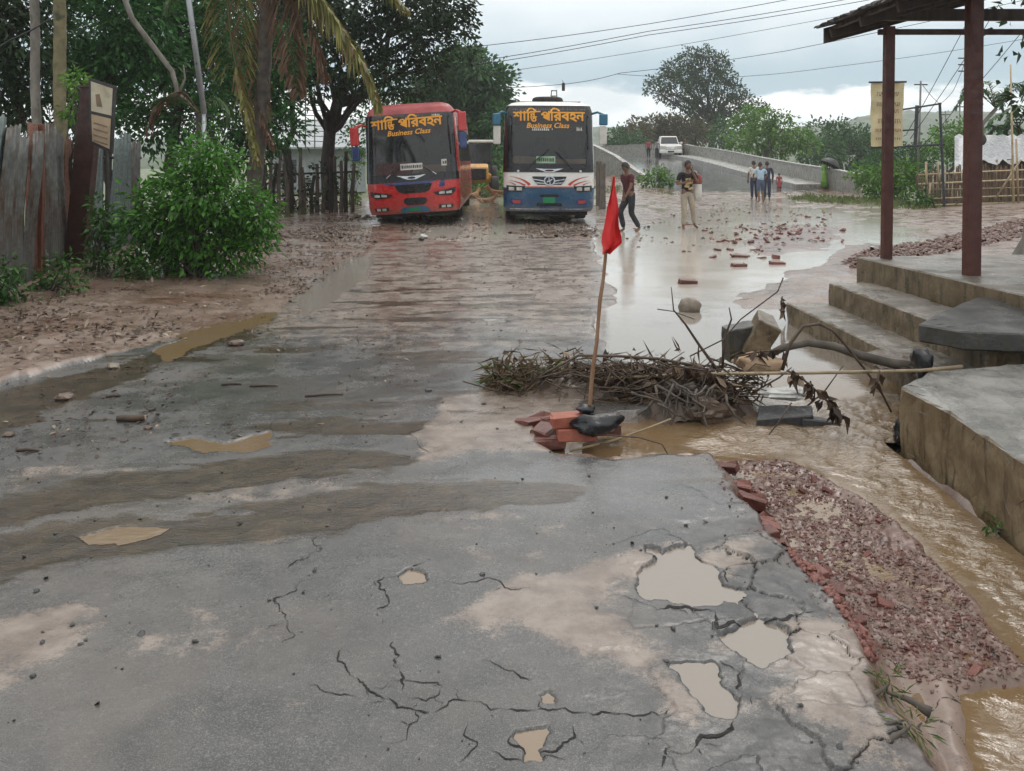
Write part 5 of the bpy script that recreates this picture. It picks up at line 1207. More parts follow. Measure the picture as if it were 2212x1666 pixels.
person('man in a light blue shirt and knee shorts walking away', ground_at(1643, 438, -.02), radians(178), 1.62, 'cloth_sky', 'cloth_denim', arms={-1: ((-.10, -.04, -.26), (-.03, -.2, -.38)), 1: ((.10, -.04, -.26), (.03, -.2, -.38))}, legs={-1: ((-.02, -.14, -.42), (-.02, .0, -.84)), 1: ((.02, .06, -.44), (.02, .2, -.80))}, lean=radians(6), leg_len=.5, group=GRP)
person('person in dark navy clothes mostly hidden by the man in light blue', ground_at(1657, 432, -.02), radians(170), 1.64, 'cloth_navy', 'cloth_navy', sleeve='long', group=GRP)
person('small child in a red dress walking by the kerb', ground_at(1683, 417, -.02), radians(165), 1.02, 'cloth_red', 'cloth_red', skirt=.42, thin=.95)
for (x, y, Y, sm, tm, lb, yw) in ((1401, 352, 76, 'cloth_red', 'cloth_charcoal', 'person in a red shirt walking on the bridge before the pickup', 175), (1419, 352, 75, 'cloth_grey', 'cloth_charcoal', 'person in a grey shirt walking on the bridge before the pickup', 185), (1479, 340, 81, 'cloth_brown', 'cloth_charcoal', 'person in brown clothes standing just beyond the white pickup', 10)):
    q = A(x, y, Y); q.z = gz(q.x, q.y); person(lb, q, radians(yw), 1.68, sm, tm, legs={-1: ((-.01, -.12, -.43), (-.01, -.02, -.85)), 1: ((.01, .04, -.44), (.01, .18, -.82))})
q = A(1781, 400, 45); q.z = gz(q.x, q.y)
pu, sh, el, wr = person('person in a green sari under a black umbrella by the parapet end', q, radians(100), 1.50, 'cloth_green', 'cloth_green', arms={-1: ((-.05, -.08, -.24), (-.02, -.22, -.12)), 1: ((.06, .0, -.26), (.05, -.06, -.5))}, skirt=.12, hairlong=True)
um = empty('umbrella', (q.x + .12, q.y - .25, q.z + 1.1), 0, 'open black umbrella tilted over the person in green', 'umbrella')
m = MB(); pr = [(.02, .52), (.16, .50), (.32, .42), (.46, .28), (.52, .16)]; m.lathe(pr, 16); m.v = [v for v in m.v]; m.f = m.f[:-2]; m.xf(Matrix.Rotation(radians(28), 4, 'Y')); m.build('canopy', 'umbrella_black', um, True)
m = MB(); m.tube([(0, 0, -.1), (.24, 0, .47)], .012, 6); m.build('shaft', 'dark_metal', um); m = MB(); m.tube([(0, 0, -.1), (-.02, 0, -.16), (.02, 0, -.18)], .014, 6); m.build('handle', 'timber_dark', um)
def dog(label, loc, yaw, mat, pose='stand', s=1.0):
    o = empty('dog', loc, yaw, label, 'dog', 'street dogs behind the buses')
    h = .40 if pose == 'stand' else .15
    J = {'rump': ((0, .26, h), .085), 'belly': ((0, .06, h - .005), .078), 'chest': ((0, -.2, h), .10), 'neck': ((0, -.33, h + .10), .062), 'skull': ((0, -.42, h + .19), .064), 'muz': ((0, -.53, h + .16), .034), 'nose': ((0, -.575, h + .155), .022), 't1': ((0, .38, h + .08), .026), 't2': ((.03, .46, h + .2), .018), 't3': ((.05, .43, h + .29), .012)}
    E = [('rump', 'belly'), ('belly', 'chest'), ('chest', 'neck'), ('neck', 'skull'), ('skull', 'muz'), ('muz', 'nose'), ('rump', 't1'), ('t1', 't2'), ('t2', 't3')]
    for k, n in ((-1, 'l'), (1, 'r')):
        J['ear' + n] = ((k * .05, -.40, h + .28), .018); E.append(('skull', 'ear' + n))
        if pose == 'stand':
            J['fs' + n] = ((k * .065, -.21, h - .09), .045); J['fe' + n] = ((k * .065, -.19, .22), .028); J['fw' + n] = ((k * .065, -.21, .10), .022); J['fp' + n] = ((k * .065, -.24, .02), .026)
            J['hk' + n] = ((k * .07, .20, h - .14), .05); J['hh' + n] = ((k * .07, .34, .15), .024); J['hp' + n] = ((k * .07, .29, .02), .026)
            E += [('chest', 'fs' + n), ('fs' + n, 'fe' + n), ('fe' + n, 'fw' + n), ('fw' + n, 'fp' + n), ('rump', 'hk' + n), ('hk' + n, 'hh' + n), ('hh' + n, 'hp' + n)]
        else:
            J['fe' + n] = ((k * .09, -.22, .06), .035); J['fp' + n] = ((k * .09, -.46, .03), .024); J['hk' + n] = ((k * .13, .12, .10), .05); J['hp' + n] = ((k * .14, -.02, .03), .026)
            E += [('chest', 'fe' + n), ('fe' + n, 'fp' + n), ('rump', 'hk' + n), ('hk' + n, 'hp' + n)]
    for n in J: J[n] = (tuple(v * s for v in J[n][0]), J[n][1] * s)
    skin('body', J, E, 'chest', mat, o, 2)
    m = MB(); m.tube([Vector((0, -.585, h + .16)) * s, Vector((0, -.60, h + .155)) * s], .014 * s, 6); m.build('nose', 'hair', o)
dog('tan dog standing beside the blue bus', ground_at(1078, 441, .02), radians(-80), 'dog_fur', 'stand', 1.05)
dog('pale tan dog lying on the mud between the buses', ground_at(1050, 443, .02), radians(70), 'dog_fur_pale', 'lie', 1.0)
dog('brown dog lying close behind the red bus', ground_at(1022, 430, .02), radians(150), 'dog_fur', 'lie', 1.1)
# ------------------------------------------------------------------ vegetation
def mat_leaf(name, dark, light, rough=.4, dead=None, trans=.25, spec=.4):
    t = NT(name); r, g, b, _ = t.attr('tint')
    c = t.mix(r, dark, light)
    if dead: c = t.mix(t.step(g, .80, .9), c, dead)
    t.set('Base Color', c); t.set('Roughness', rough); t.set('Specular IOR Level', spec)
    tr = t.N.new('ShaderNodeBsdfTranslucent'); t.L.new(t.mix(.5, c, light), tr.inputs[0]); mx = t.N.new('ShaderNodeMixShader'); mx.inputs[0].default_value = trans
    out = t.N['Material Output']; t.L.new(t.bsdf.outputs[0], mx.inputs[1]); t.L.new(tr.outputs[0], mx.inputs[2]); t.L.new(mx.outputs[0], out.inputs[0])
mat_leaf('leaf_bright', (0.015, 0.060, 0.008), (0.085, 0.26, 0.025), .35, spec=.35)
mat_leaf('leaf_weed', (0.012, 0.045, 0.008), (0.06, 0.16, 0.026), .4, spec=.3)
mat_leaf('leaf_dark', (0.008, 0.020, 0.008), (0.030, 0.062, 0.020), .55, trans=.12, spec=.18)
mat_leaf('leaf_deep', (0.011, 0.042, 0.013), (0.060, 0.19, 0.045), .5, trans=.2, spec=.25)
mat_leaf('leaf_mid', (0.022, 0.068, 0.026), (0.070, 0.165, 0.050), .55, spec=.25)
mat_leaf('leaf_rain', (0.014, 0.038, 0.014), (0.045, 0.095, 0.030), .55, trans=.15, spec=.2)
mat_leaf('leaf_olive', (0.055, 0.060, 0.025), (0.13, 0.115, 0.05), .6)
mat_leaf('leaf_fresh', (0.035, 0.10, 0.015), (0.14, 0.29, 0.045), .5, spec=.25)
mat_leaf('palm_old', (0.075, 0.080, 0.018), (0.25, 0.24, 0.065), .45, (0.15, 0.085, 0.045))
mat_leaf('palm_dead', (0.075, 0.042, 0.024), (0.17, 0.10, 0.06), .6)
mat_leaf('palm_green', (0.03, 0.07, 0.02), (0.09, 0.17, 0.05), .4)
mat_leaf('grass_blade', (0.05, 0.085, 0.02), (0.15, 0.19, 0.055), .5)
mat_leaf('straw', (0.055, 0.035, 0.018), (0.20, 0.135, 0.07), .6)
mat_leaf('leaf_litter', (0.025, 0.015, 0.010), (0.085, 0.05, 0.03), .45, (0.30, 0.22, 0.15))
mat_leaf('litter_pale', (0.22, 0.17, 0.12), (0.42, 0.36, 0.28), .45)
pm('bark_dark', (0.018, 0.014, 0.012), (0.045, 0.035, 0.028), 7, .8, bump=.7, stretch=(3, 3, .7))
pm('bark_grey', (0.11, 0.10, 0.085), (0.22, 0.205, 0.18), 6, .8, bump=.5, c3=(0.05, 0.06, 0.035), s3=3, stretch=(1, 1, .5))
pm('bark_moss', (0.10, 0.09, 0.045), (0.19, 0.165, 0.09), 6, .8, bump=.5, c3=(0.04, 0.05, 0.02), s3=4)
pm('bark_mid', (0.045, 0.038, 0.03), (0.10, 0.085, 0.07), 6, .8, bump=.5)

def leaves(name, P, L, W, mat, parent, seed=0, up=.6, dirs=None, dead=None, fold=.25):
    """one crown of separate folded leaf blades"""
    r = np.random.default_rng(seed); n = len(P); P = np.asarray(P, float)
    d = r.normal(size=(n, 3)) * np.array([1, 1, .6]) if dirs is None else np.asarray(dirs, float) + r.normal(size=(n, 3)) * .35
    d[:, 2] -= .25; d /= np.linalg.norm(d, axis=1)[:, None] + 1e-9
    u = r.normal(size=(n, 3)) * (1 - up); u[:, 2] += up; s = np.cross(d, u); s /= np.linalg.norm(s, axis=1)[:, None] + 1e-9; nn = np.cross(s, d)
    l = (L * r.uniform(.45, 1.35, n))[:, None]; w = (W * r.uniform(.7, 1.2, n))[:, None]
    v0 = P; v1 = P + d * l * .45 + s * w * .5 + nn * w * fold; v2 = P + d * l - nn * l * .12; v3 = P + d * l * .45 - s * w * .5 + nn * w * fold
    V = np.stack([v0, v1, v2, v3], 1).reshape(-1, 3); b = np.arange(n)[:, None] * 4
    F = np.concatenate([b + np.array([0, 1, 2]), b + np.array([0, 2, 3])])
    tint = np.repeat(np.stack([r.random(n), r.random(n), r.random(n), np.ones(n)], 1), 4, 0)
    return np_mesh(name, V, F, mat, parent, False, {'tint': tint})
def blob_points(blobs, dens, seed, shell=.45):
    """blobs: (center Vector, (rx, ry, rz)); leaf bases gathered into sprays near each blob's surface"""
    r = np.random.default_rng(seed); out = []
    for c, rad in blobs:
        rad = np.array(rad if hasattr(rad, '__len__') else (rad,) * 3); k = max(6, int(dens * (rad.mean() ** 2)))
        d = r.normal(size=(k, 3)); d /= np.linalg.norm(d, axis=1)[:, None]; cen = d * (shell + (1 - shell) * r.random((k, 1)) ** .5) * rad
        out.append((np.array(c[:]), rad, cen))
    return out
def crown_leaves(blobs, sprays, per, spread, seed, shell=.45):
    r = np.random.default_rng(seed); P = []; D = []
    for c, rad, cen in blob_points(blobs, sprays, seed, shell):
        q = np.repeat(cen, per, 0) + r.normal(size=(len(cen) * per, 3)) * spread; P.append(q + c); D.append(q / (np.linalg.norm(q, axis=1)[:, None] + .1) * .9)
    return np.concatenate(P), np.concatenate(D)
def limb(m, a, b, r0, r1, sag=.1, seed=0, n=6, seg=6):
    r = random.Random(seed); a = Vector(a); b = Vector(b); L = (b - a).length; pts = []; rad = []
    for i in range(seg + 1):
        t = i / seg; p = a.lerp(b, t) + Vector((r.gauss(0, 1), r.gauss(0, 1), r.gauss(0, .6))) * L * .03 * (0 < i < seg) + Vector((0, 0, sag * L * sin(pi * t))); pts.append(p); rad.append(r0 + (r1 - r0) * t ** .8)
    m.tube(pts, rad, n); return pts
def tree(name, label, base, top, r0, blobs, leafmat, barkmat, sprays=40, per=14, spread=.18, L=.14, W=.07, seed=1, group=None, cat='tree', shell=.45, limbs=None, mid=None):
    base = Vector(base); top = Vector(top); o = empty(name, base, 0, label, cat, group); m = MB(); r = random.Random(seed)
    tp = limb(m, (0, 0, -.4), top - base, r0, r0 * .55, .02, seed, 9, 8) if mid is None else None
    if mid is not None:
        pts = [Vector((0, 0, -.4))] + [Vector(p) - base for p in mid] + [top - base]; k = len(pts); m.tube(pts, [r0 * (1 - .45 * i / (k - 1)) for i in range(k)], 9); tp = pts
    for i, (c, rad) in enumerate(blobs):
        s_ = tp[-1 - r.randrange(min(3, len(tp) - 1))]; e = Vector(c) - base; pts = limb(m, s_, e, r0 * .38, r0 * .08, r.uniform(-.05, .12), seed * 31 + i, 6, 6)
        rr = rad[0] if hasattr(rad, '__len__') else rad
        for k in range(3):
            q = pts[r.randrange(2, len(pts))]; limb(m, q, e + Vector((r.uniform(-1, 1), r.uniform(-1, 1), r.uniform(-.8, 1))) * rr * .9, r0 * .13, r0 * .03, .05, seed * 77 + i * 5 + k, 5, 4)
    m.build('trunk', barkmat, o, True)
    P, D = crown_leaves([(Vector(c) - base, rad) for c, rad in blobs], sprays, per, spread, seed, shell)
    leaves('crown', P, L, W, leafmat, o, seed, .55, D); return o
def px(blobs, Y, jy=0.0, seed=0, flat=1.0):
    r = random.Random(seed); out = []
    for b in blobs:
        Yb = (b[3] if len(b) > 3 else Y) + r.uniform(-jy, jy); rr = b[2] * Yb / FPX; out.append((A(b[0], b[1], Yb), (rr, rr * flat, rr)))
    return out
# ---- the dark spreading tree over the red bus
tree('spreading_tree', 'dark leafy tree spreading its crown over the red bus', ground_at(712, 456), A(742, 170, 28.6), .27,
     px([(700, 60, 80), (770, 120, 75), (850, 60, 85), (840, 160, 55), (930, 90, 60), (985, 45, 45), (1005, 105, 26), (900, 190, 32), (940, 150, 30), (640, 150, 60), (600, 60, 80), (690, 190, 38), (780, -40, 120), (900, -20, 100), (960, 0, 60), (560, 140, 50), (660, -60, 110), (770, 215, 32)], 28, 1.3, 4, 1.2), 'leaf_dark', 'bark_dark', 44, 15, .15, .20, .11, 3, mid=[A(711, 430, 29), A(706, 360, 28.9), A(712, 290, 28.8), A(726, 230, 28.7)])
# ---- hazy trees behind the buses
tree('round_tree', 'broad grey green tree rising behind the two buses', ground_at(1000, 402), A(1005, 250, 57), .4, px([(1010, 165, 55), (1060, 190, 50), (960, 190, 60), (1040, 250, 62), (930, 250, 60), (985, 260, 60), (1085, 265, 30), (1060, 310, 50), (960, 320, 60), (1000, 330, 60), (890, 300, 50), (1030, 135, 22), (985, 140, 25)], 56, 2, 5), 'leaf_mid', 'bark_mid', 46, 16, .32, .36, .22, 8)
tree('round_tree', 'smaller green tree standing left of the red bus roof', ground_at(850, 425), A(840, 240, 38), .2, px([(840, 200, 45), (800, 260, 45), (770, 300, 35), (870, 260, 40), (820, 160, 30)], 38, 2, 6), 'leaf_deep', 'bark_mid', 40, 14, .22, .2, .12, 9)
tree('round_tree', 'low green tree hidden between the two buses', ground_at(1070, 405), A(1070, 345, 50), .2, px([(1065, 360, 45), (1030, 355, 35), (1090, 370, 30), (1050, 395, 25)], 50, 1.5, 6), 'leaf_mid', 'bark_mid', 36, 14, .25, .24, .14, 10)
# ---- the lone open tree beyond the bridge
tree('rain_tree', 'tall lone tree with open airy crown beyond the bridge', A(1540, 360, 112), A(1535, 250, 112), .55,
     px([(1487, 128, 24), (1520, 118, 18), (1556, 140, 22), (1570, 165, 18), (1450, 150, 20), (1440, 180, 18), (1412, 178, 12), (1400, 192, 10), (1480, 170, 26), (1520, 165, 26), (1545, 195, 20), (1500, 205, 24), (1460, 215, 18), (1430, 208, 12), (1590, 200, 20), (1612, 222, 18), (1640, 232, 14), (1655, 243, 9), (1575, 232, 22), (1545, 240, 20), (1510, 245, 20), (1480, 250, 16), (1600, 252, 16), (1625, 260, 12), (1555, 270, 16), (1520, 275, 14), (1495, 270, 12)], 112, 2.5, 7), 'leaf_rain', 'bark_dark', 30, 10, .28, .40, .24, 12, shell=.2)
# ---- tree line beyond the bridge
GT = 'trees beyond the bridge'
for i, (nm, lb, bl, Y, mt, bx, sd) in enumerate((
    ('low_tree', 'brownish feathery tree mass behind the white pickup', [(1380, 290, 28), (1410, 278, 24), (1440, 282, 26), (1470, 285, 26), (1500, 292, 24), (1425, 298, 22), (1350, 300, 20), (1520, 285, 16), (1450, 268, 12)], 105, 'leaf_olive', 1430, 21),
    ('fresh_tree', 'bright green tree just behind the long parapet', [(1610, 270, 30), (1650, 262, 30), (1690, 280, 32), (1640, 300, 34), (1720, 300, 28), (1600, 305, 28), (1680, 320, 30), (1740, 310, 24), (1620, 245, 14)], 72, 'leaf_fresh', 1660, 22),
    ('dark_tree', 'dark green tree mass at the parapet end', [(1770, 295, 32), (1810, 290, 30), (1850, 300, 32), (1790, 325, 34), (1840, 330, 34), (1880, 320, 30), (1750, 330, 24), (1560, 290, 26), (1890, 350, 26)], 80, 'leaf_mid', 1815, 23),
    ('hedge_tree', 'hazy green shrub by the hut roof and steel frame', [(2050, 290, 28), (2080, 280, 26), (2020, 310, 24), (2070, 315, 30), (2040, 330, 24), (2095, 300, 22)], 46, 'leaf_fresh', 2060, 24),
    ('dark_tree', 'low dark bushy tree behind the banner', [(1920, 330, 30), (1960, 340, 28), (2000, 345, 26), (1900, 360, 26), (1940, 375, 26), (1985, 370, 24)], 52, 'leaf_mid', 1940, 25),
    ('low_tree', 'grey green bush at the left end of the bridge', [(1330, 300, 18), (1345, 315, 16), (1370, 310, 18), (1320, 318, 14)], 100, 'leaf_mid', 1345, 26))):
    b0 = A(bx, 345, Y); b0.z = gz(b0.x, b0.y) - .3
    tree(nm, lb, b0, A(bx, bl[0][1] + 20, Y), .25 * Y / 70, px(bl, Y, 2, sd), mt, 'bark_mid', 60 if Y < 60 else 26, 15, .2 * Y / 60, .30 * Y / 70, .19 * Y / 70, sd, GT, shell=.45)
# ---- dark wood behind the tin fence
GL = 'trees crowding behind the tin fence'
for i, (lb, bx, Y, bl, sd, mt) in enumerate((
    ('very dark tree at the picture corner behind the rusty plank', 20, 17.5, [(30, 60, 110), (-40, 160, 90), (60, 190, 80), (20, -60, 120), (-60, 20, 90), (40, 250, 45)], 31, 'leaf_dark'),
    ('dark leafy tree above the tilted notice board', 230, 19.5, [(220, 60, 100), (300, 40, 90), (250, 150, 75), (170, 130, 60), (330, 130, 70), (260, -60, 120), (210, 230, 55)], 32, 'leaf_deep'),
    ('dark leafy tree behind the big bush', 390, 21, [(370, 80, 95), (430, 170, 80), (340, 210, 70), (400, 270, 60), (450, 40, 90), (390, -50, 110), (330, 280, 50)], 33, 'leaf_deep'),
    ('glossy dark tree between the palm and the wooden fence', 560, 24, [(560, 140, 80), (520, 230, 70), (600, 210, 55), (570, 290, 55), (620, 110, 60), (500, 90, 80), (540, 340, 50), (610, 280, 40)], 34, 'leaf_deep'),
    ('shadowy tree filling the gap left of the tree trunk', 640, 34, [(640, 90, 75), (600, 130, 70), (660, 40, 90), (560, 60, 90), (620, 190, 40)], 35, 'leaf_dark'),
    ('black green tree at the back of the wood', 470, 31, [(450, 120, 110), (540, 60, 110), (380, 60, 110), (470, 240, 80), (560, 220, 50), (300, 150, 110), (200, 120, 110), (100, 130, 110), (120, 250, 70), (230, 260, 70)], 36, 'leaf_dark'))):
    b0 = A(bx, 400, Y); b0.z = gz(b0.x, b0.y)
    tree('wood_tree', lb, b0, A(bx, bl[0][1] + 30, Y), .16, px(bl, Y, .9, sd), mt, 'bark_dark', 78 if sd not in (35, 36) else 40, 14, .13, .19, .09, sd, GL)
# ---- slim areca palms
def frond(o, pts, L, mat, seed, name='frond', nleaf=46, hang=.8, wid=.035, rmat='palm_old', r0=.022, spreadang=.6):
    """rachis through world points with drooping leaflets both sides"""
    P = [Vector(p) - o.location for p in pts]; C = []
    for i in range(len(P) - 1):
        p0, p1, p2, p3 = P[max(i - 1, 0)], P[i], P[i + 1], P[min(i + 2, len(P) - 1)]
        for k in range(8):
            t = k / 8; C.append(.5 * ((2 * p1) + (p2 - p0) * t + (2 * p0 - 5 * p1 + 4 * p2 - p3) * t * t + (3 * p1 - p0 - 3 * p2 + p3) * t ** 3))
    C.append(P[-1]); n = len(C); m = MB(); m.tube(C, [r0 * (1 - .8 * i / (n - 1)) for i in range(n)], 6); fr = m.build(name, rmat if rmat in M else mat, o, True)
    r = np.random.default_rng(seed); V = []; F = []; T = []
    for k in range(nleaf):
        t = .10 + .9 * k / nleaf; f_ = t * (n - 1); i = min(int(f_), n - 2); p = C[i].lerp(C[i + 1], f_ - i); d = (C[i + 1] - C[i]).normalized()
        sd = d.cross(Vector((0, 0, 1)))
        if sd.length < .2: sd = Vector((1, .3, 0))
        sd.normalize(); env = min(1, t * 4) * (1 - .72 * t ** 2)
        for sg in (-1, 1):
            l = L * env * r.uniform(.75, 1.15); v = (sd * sg * spreadang + d * .55 + Vector(r.normal(size=3)) * .12).normalized(); q = p.copy(); seg = 4; b = len(V); tn = (r.random(), r.random())
            for j in range(seg + 1):
                w = wid * (1 - (j / seg) ** 2 * .9) * (.5 + min(1, j * 1.2) * .5); wv = v.cross(Vector((0, 0, 1)) if abs(v.z) < .9 else Vector((0, 1, 0))).normalized() * w * .5
                V += [q - wv, q + wv]; T += [tn, tn]; q = q + v * l / seg; v = (v + Vector((0, 0, -hang * .45)) + Vector(r.normal(size=3)) * .05).normalized()
            for j in range(seg): F.append((b + 2 * j, b + 2 * j + 1, b + 2 * j + 3, b + 2 * j + 2))
    np_mesh('leaflets', np.array([v[:] for v in V]), np.array(F), mat, fr, False, {'tint': np.array([(a, b, 0, 1) for a, b in T])})
for (x0, x1, rad, mt, lb) in ((97, 62, .075, 'bark_grey', 'slim grey palm trunk behind the rusty plank'), (146, 118, .10, 'bark_moss', 'mossy yellowish palm trunk beside the dark pillar')):
    b0 = A(x0, 420, 14.6); b0.z = .1; o = empty('slim_palm', b0, 0, lb, 'palm tree', 'slim palms behind the fence'); tp = A(x1, -160, 14.6); m = MB(); n = 26; pts = []; rd = []
    for i in range(n + 1): pts.append((tp - b0) * i / n + Vector((.03 * sin(i * .4), 0, 0))); rd.append(rad * (1.05 if i % 2 else .95))
    m.tube(pts, rd, 10); m.build('trunk', mt, o, True)
    for k in range(7):
        a = k * .9; e = tp + Vector((cos(a) * 1.3, sin(a) * 1.3, .2)); frond(o, [tp, tp + Vector((cos(a) * .6, sin(a) * .6, .55)), e, e + Vector((cos(a) * .3, sin(a) * .3, -.7))], .5, 'palm_green', k, nleaf=26)
# ---- coconut palm with old hanging fronds
b0 = A(535, 470, 17.2); b0.z = .08; cp = empty('coconut_palm', b0, 0, 'coconut palm with yellowing old fronds hanging over the fence', 'palm tree')
m = MB(); n = 22; tp = A(578, -130, 17); m.tube([(tp - b0) * i / n + Vector((.10 * sin(i / n * 3), 0, 0)) for i in range(n + 1)], [.16 * (1.06 if i % 2 else .94) * (1 - .25 * i / n) for i in range(n + 1)], 10); m.build('trunk', 'bark_mid', cp, True)
def FP(l, Y=16.6): return [A(x, y, Y + (q[0] if q else 0)) for x, y, *q in l]
frond(cp, FP([(575, -130), (520, -110), (492, -20), (503, 110), (530, 230), (556, 345)], 16.2), .85, 'palm_old', 1, nleaf=110, hang=1.0, wid=.05, r0=.04, spreadang=1.0)
frond(cp, FP([(580, -130), (630, -60), (700, 5), (752, 85), (795, 160), (816, 225)]), 1.0, 'palm_old', 2, nleaf=130, hang=1.5, wid=.05, r0=.035)
frond(cp, FP([(580, -130), (600, -60), (618, 40), (634, 130), (645, 200)], 16.8), .8, 'palm_dead', 3, nleaf=90, hang=1.2, wid=.045, rmat='palm_dead')
frond(cp, FP([(580, -130), (650, -60), (668, 40), (690, 120), (700, 165)], 16.9), .8, 'palm_dead', 4, nleaf=90, hang=1.2, wid=.045, rmat='palm_dead')
frond(cp, FP([(580, -130), (700, -110), (790, -60), (880, 20)], 17.2), .9, 'palm_old', 5, nleaf=60, hang=1.1, wid=.04)
frond(cp, FP([(575, -130), (540, -90), (530, 30), (550, 150), (570, 260), (590, 310)], 17.0), .75, 'palm_dead', 6, nleaf=90, hang=1.2, wid=.04, rmat='palm_dead')
frond(cp, FP([(575, -130), (470, -130), (400, -60), (360, 20)], 17.4), .8, 'palm_green', 7, nleaf=60, hang=1.0)
frond(cp, FP([(575, -130), (560, -170), (640, -200), (760, -140)], 17.8), .8, 'palm_green', 8, nleaf=60, hang=1.0)
b0 = A(425, 330, 15.6); b0.z = .1; yp = empty('young_palm', b0, 0, 'young palm with a green fan frond and one brown dead leaf', 'palm tree')
m = MB(); m.tube([(0, 0, 0), A(430, 245, 15.6) - b0], [.07, .05], 8); m.build('stem', 'bark_mid', yp, True)
frond(yp, FP([(430, 245), (400, 218), (372, 208), (340, 215)], 15.4), .42, 'palm_green', 11, nleaf=40, hang=.5); frond(yp, FP([(430, 245), (395, 200), (355, 215), (330, 250), (322, 290)], 15.5), .35, 'palm_dead', 12, nleaf=40, hang=1.3, rmat='palm_dead'); frond(yp, FP([(430, 245), (460, 215), (490, 230), (500, 270)], 15.6), .4, 'palm_green', 13, nleaf=36, hang=.8)
b0 = A(300, 330, 16); b0.z = .1; vb = empty('bare_branch', b0, 0, 'long bare grey branch slanting down through the leaves', 'branch')
m = MB(); m.tube([A(x, y, 16) - b0 for x, y in ((255, -40), (285, 40), (330, 100), (372, 155), (385, 205), (410, 225), (428, 245), (432, 300), (430, 420))], [.05, .05, .05, .045, .045, .04, .035, .03, .03], 7); m.build('stem', 'bark_grey', vb, True)
m = MB(); m.tube([A(385, 205, 16) - b0, A(400, 170, 16) - b0, A(396, 140, 16) - b0], [.03, .02, .01], 6); m.build('twig', 'bark_grey', vb, True)

# ---- the big glossy bush and roadside weeds
def bush(name, label, base, blobs, mat, sprays, per, L, W, seed, spread=.09, group=None, cat='bush', stems=10):
    base = Vector(base); o = empty(name, base, 0, label, cat, group); m = MB(); r = random.Random(seed)
    for i in range(stems):
        c, rad = blobs[r.randrange(len(blobs))]; e = Vector(c) - base + Vector((r.uniform(-.6, .6), r.uniform(-.6, .6), r.uniform(-.2, .8))) * (rad[0] if hasattr(rad, '__len__') else rad)
        limb(m, (r.uniform(-.15, .15), r.uniform(-.1, .1), -.05), e, .018, .004, .05, seed * 3 + i, 5, 5)
    m.build('stems', 'bark_mid', o, True)
    P, D = crown_leaves([(Vector(c) - base, rd) for c, rd in blobs], sprays, per, spread, seed, .55); ok = P[:, 2] > -.05
    leaves('foliage', P[ok], L, W, mat, o, seed, .6, D[ok]); return o
bush('leafy_bush', 'big bright glossy bush in front of the tin fence', ground_at(420, 602), px([(430, 350, 55), (400, 410, 70), (470, 420, 70), (520, 460, 60), (360, 470, 75), (440, 490, 85), (540, 510, 45), (300, 450, 45), (290, 520, 60), (500, 540, 60), (400, 555, 60), (330, 570, 45), (450, 300, 28), (565, 450, 30), (560, 480, 35), (475, 350, 35)], 12.3, .35, 41), 'leaf_bright', 430, 9, .105, .052, 41, .07, stems=40)
GW = 'weeds along the foot of the fence'
for i, (lb, x, y, bl, sd) in enumerate((('leafy weed clump at the lower corner of the tin fence', 20, 668, [(10, 610, 42), (40, 640, 32), (-20, 640, 40), (20, 575, 25)], 51), ('leafy weed clump between the rusty plank and the dark pillar', 130, 640, [(120, 595, 34), (150, 610, 30), (105, 615, 28), (140, 570, 20)], 52),
                                        ('low leafy weeds right of the dark pillar', 240, 612, [(215, 580, 28), (250, 590, 28), (285, 590, 26), (320, 590, 22), (200, 560, 20)], 53), ('tall thin plant with drooping leaves against the tin fence', 205, 600, [(210, 450, 18), (225, 470, 18), (205, 500, 18), (240, 480, 14), (210, 540, 16)], 54),
                                        ('pale leaved twiggy plant at the top of the tin fence', 170, 480, [(165, 190, 18), (160, 170, 12), (158, 240, 14)], 55), ('dark viny shrub on the wooden fence', 600, 462, [(590, 420, 30), (640, 400, 34), (690, 390, 36), (660, 440, 28), (610, 370, 24), (720, 420, 20)], 56), ('bright green shrub behind the wooden fence', 765, 445, [(760, 360, 22), (765, 400, 24), (755, 430, 20), (775, 340, 14)], 57))):
    Yw_ = 3135 / (y - HZ) if i != 4 else 13.6
    b0 = ground_at(x, y) if i != 4 else A(165, 400, 13.6)
    bush('weed_clump' if i < 4 else 'shrub', lb, b0, px(bl, Yw_ - .1, .25 if i < 5 else 1.0, sd), ('leaf_weed', 'leaf_weed', 'leaf_weed', 'leaf_weed', 'leaf_fresh', 'leaf_dark', 'leaf_fresh')[i], (380, 380, 380, 250, 200, 70, 70)[i], 8, (.09, .085, .08, .13, .12, .16, .16)[i], (.045, .042, .04, .05, .07, .08, .08)[i], sd, .05, GW if i < 4 else None, 'weeds' if i < 4 else 'shrub', 8)
GB = 'bushes beside the bridge road'
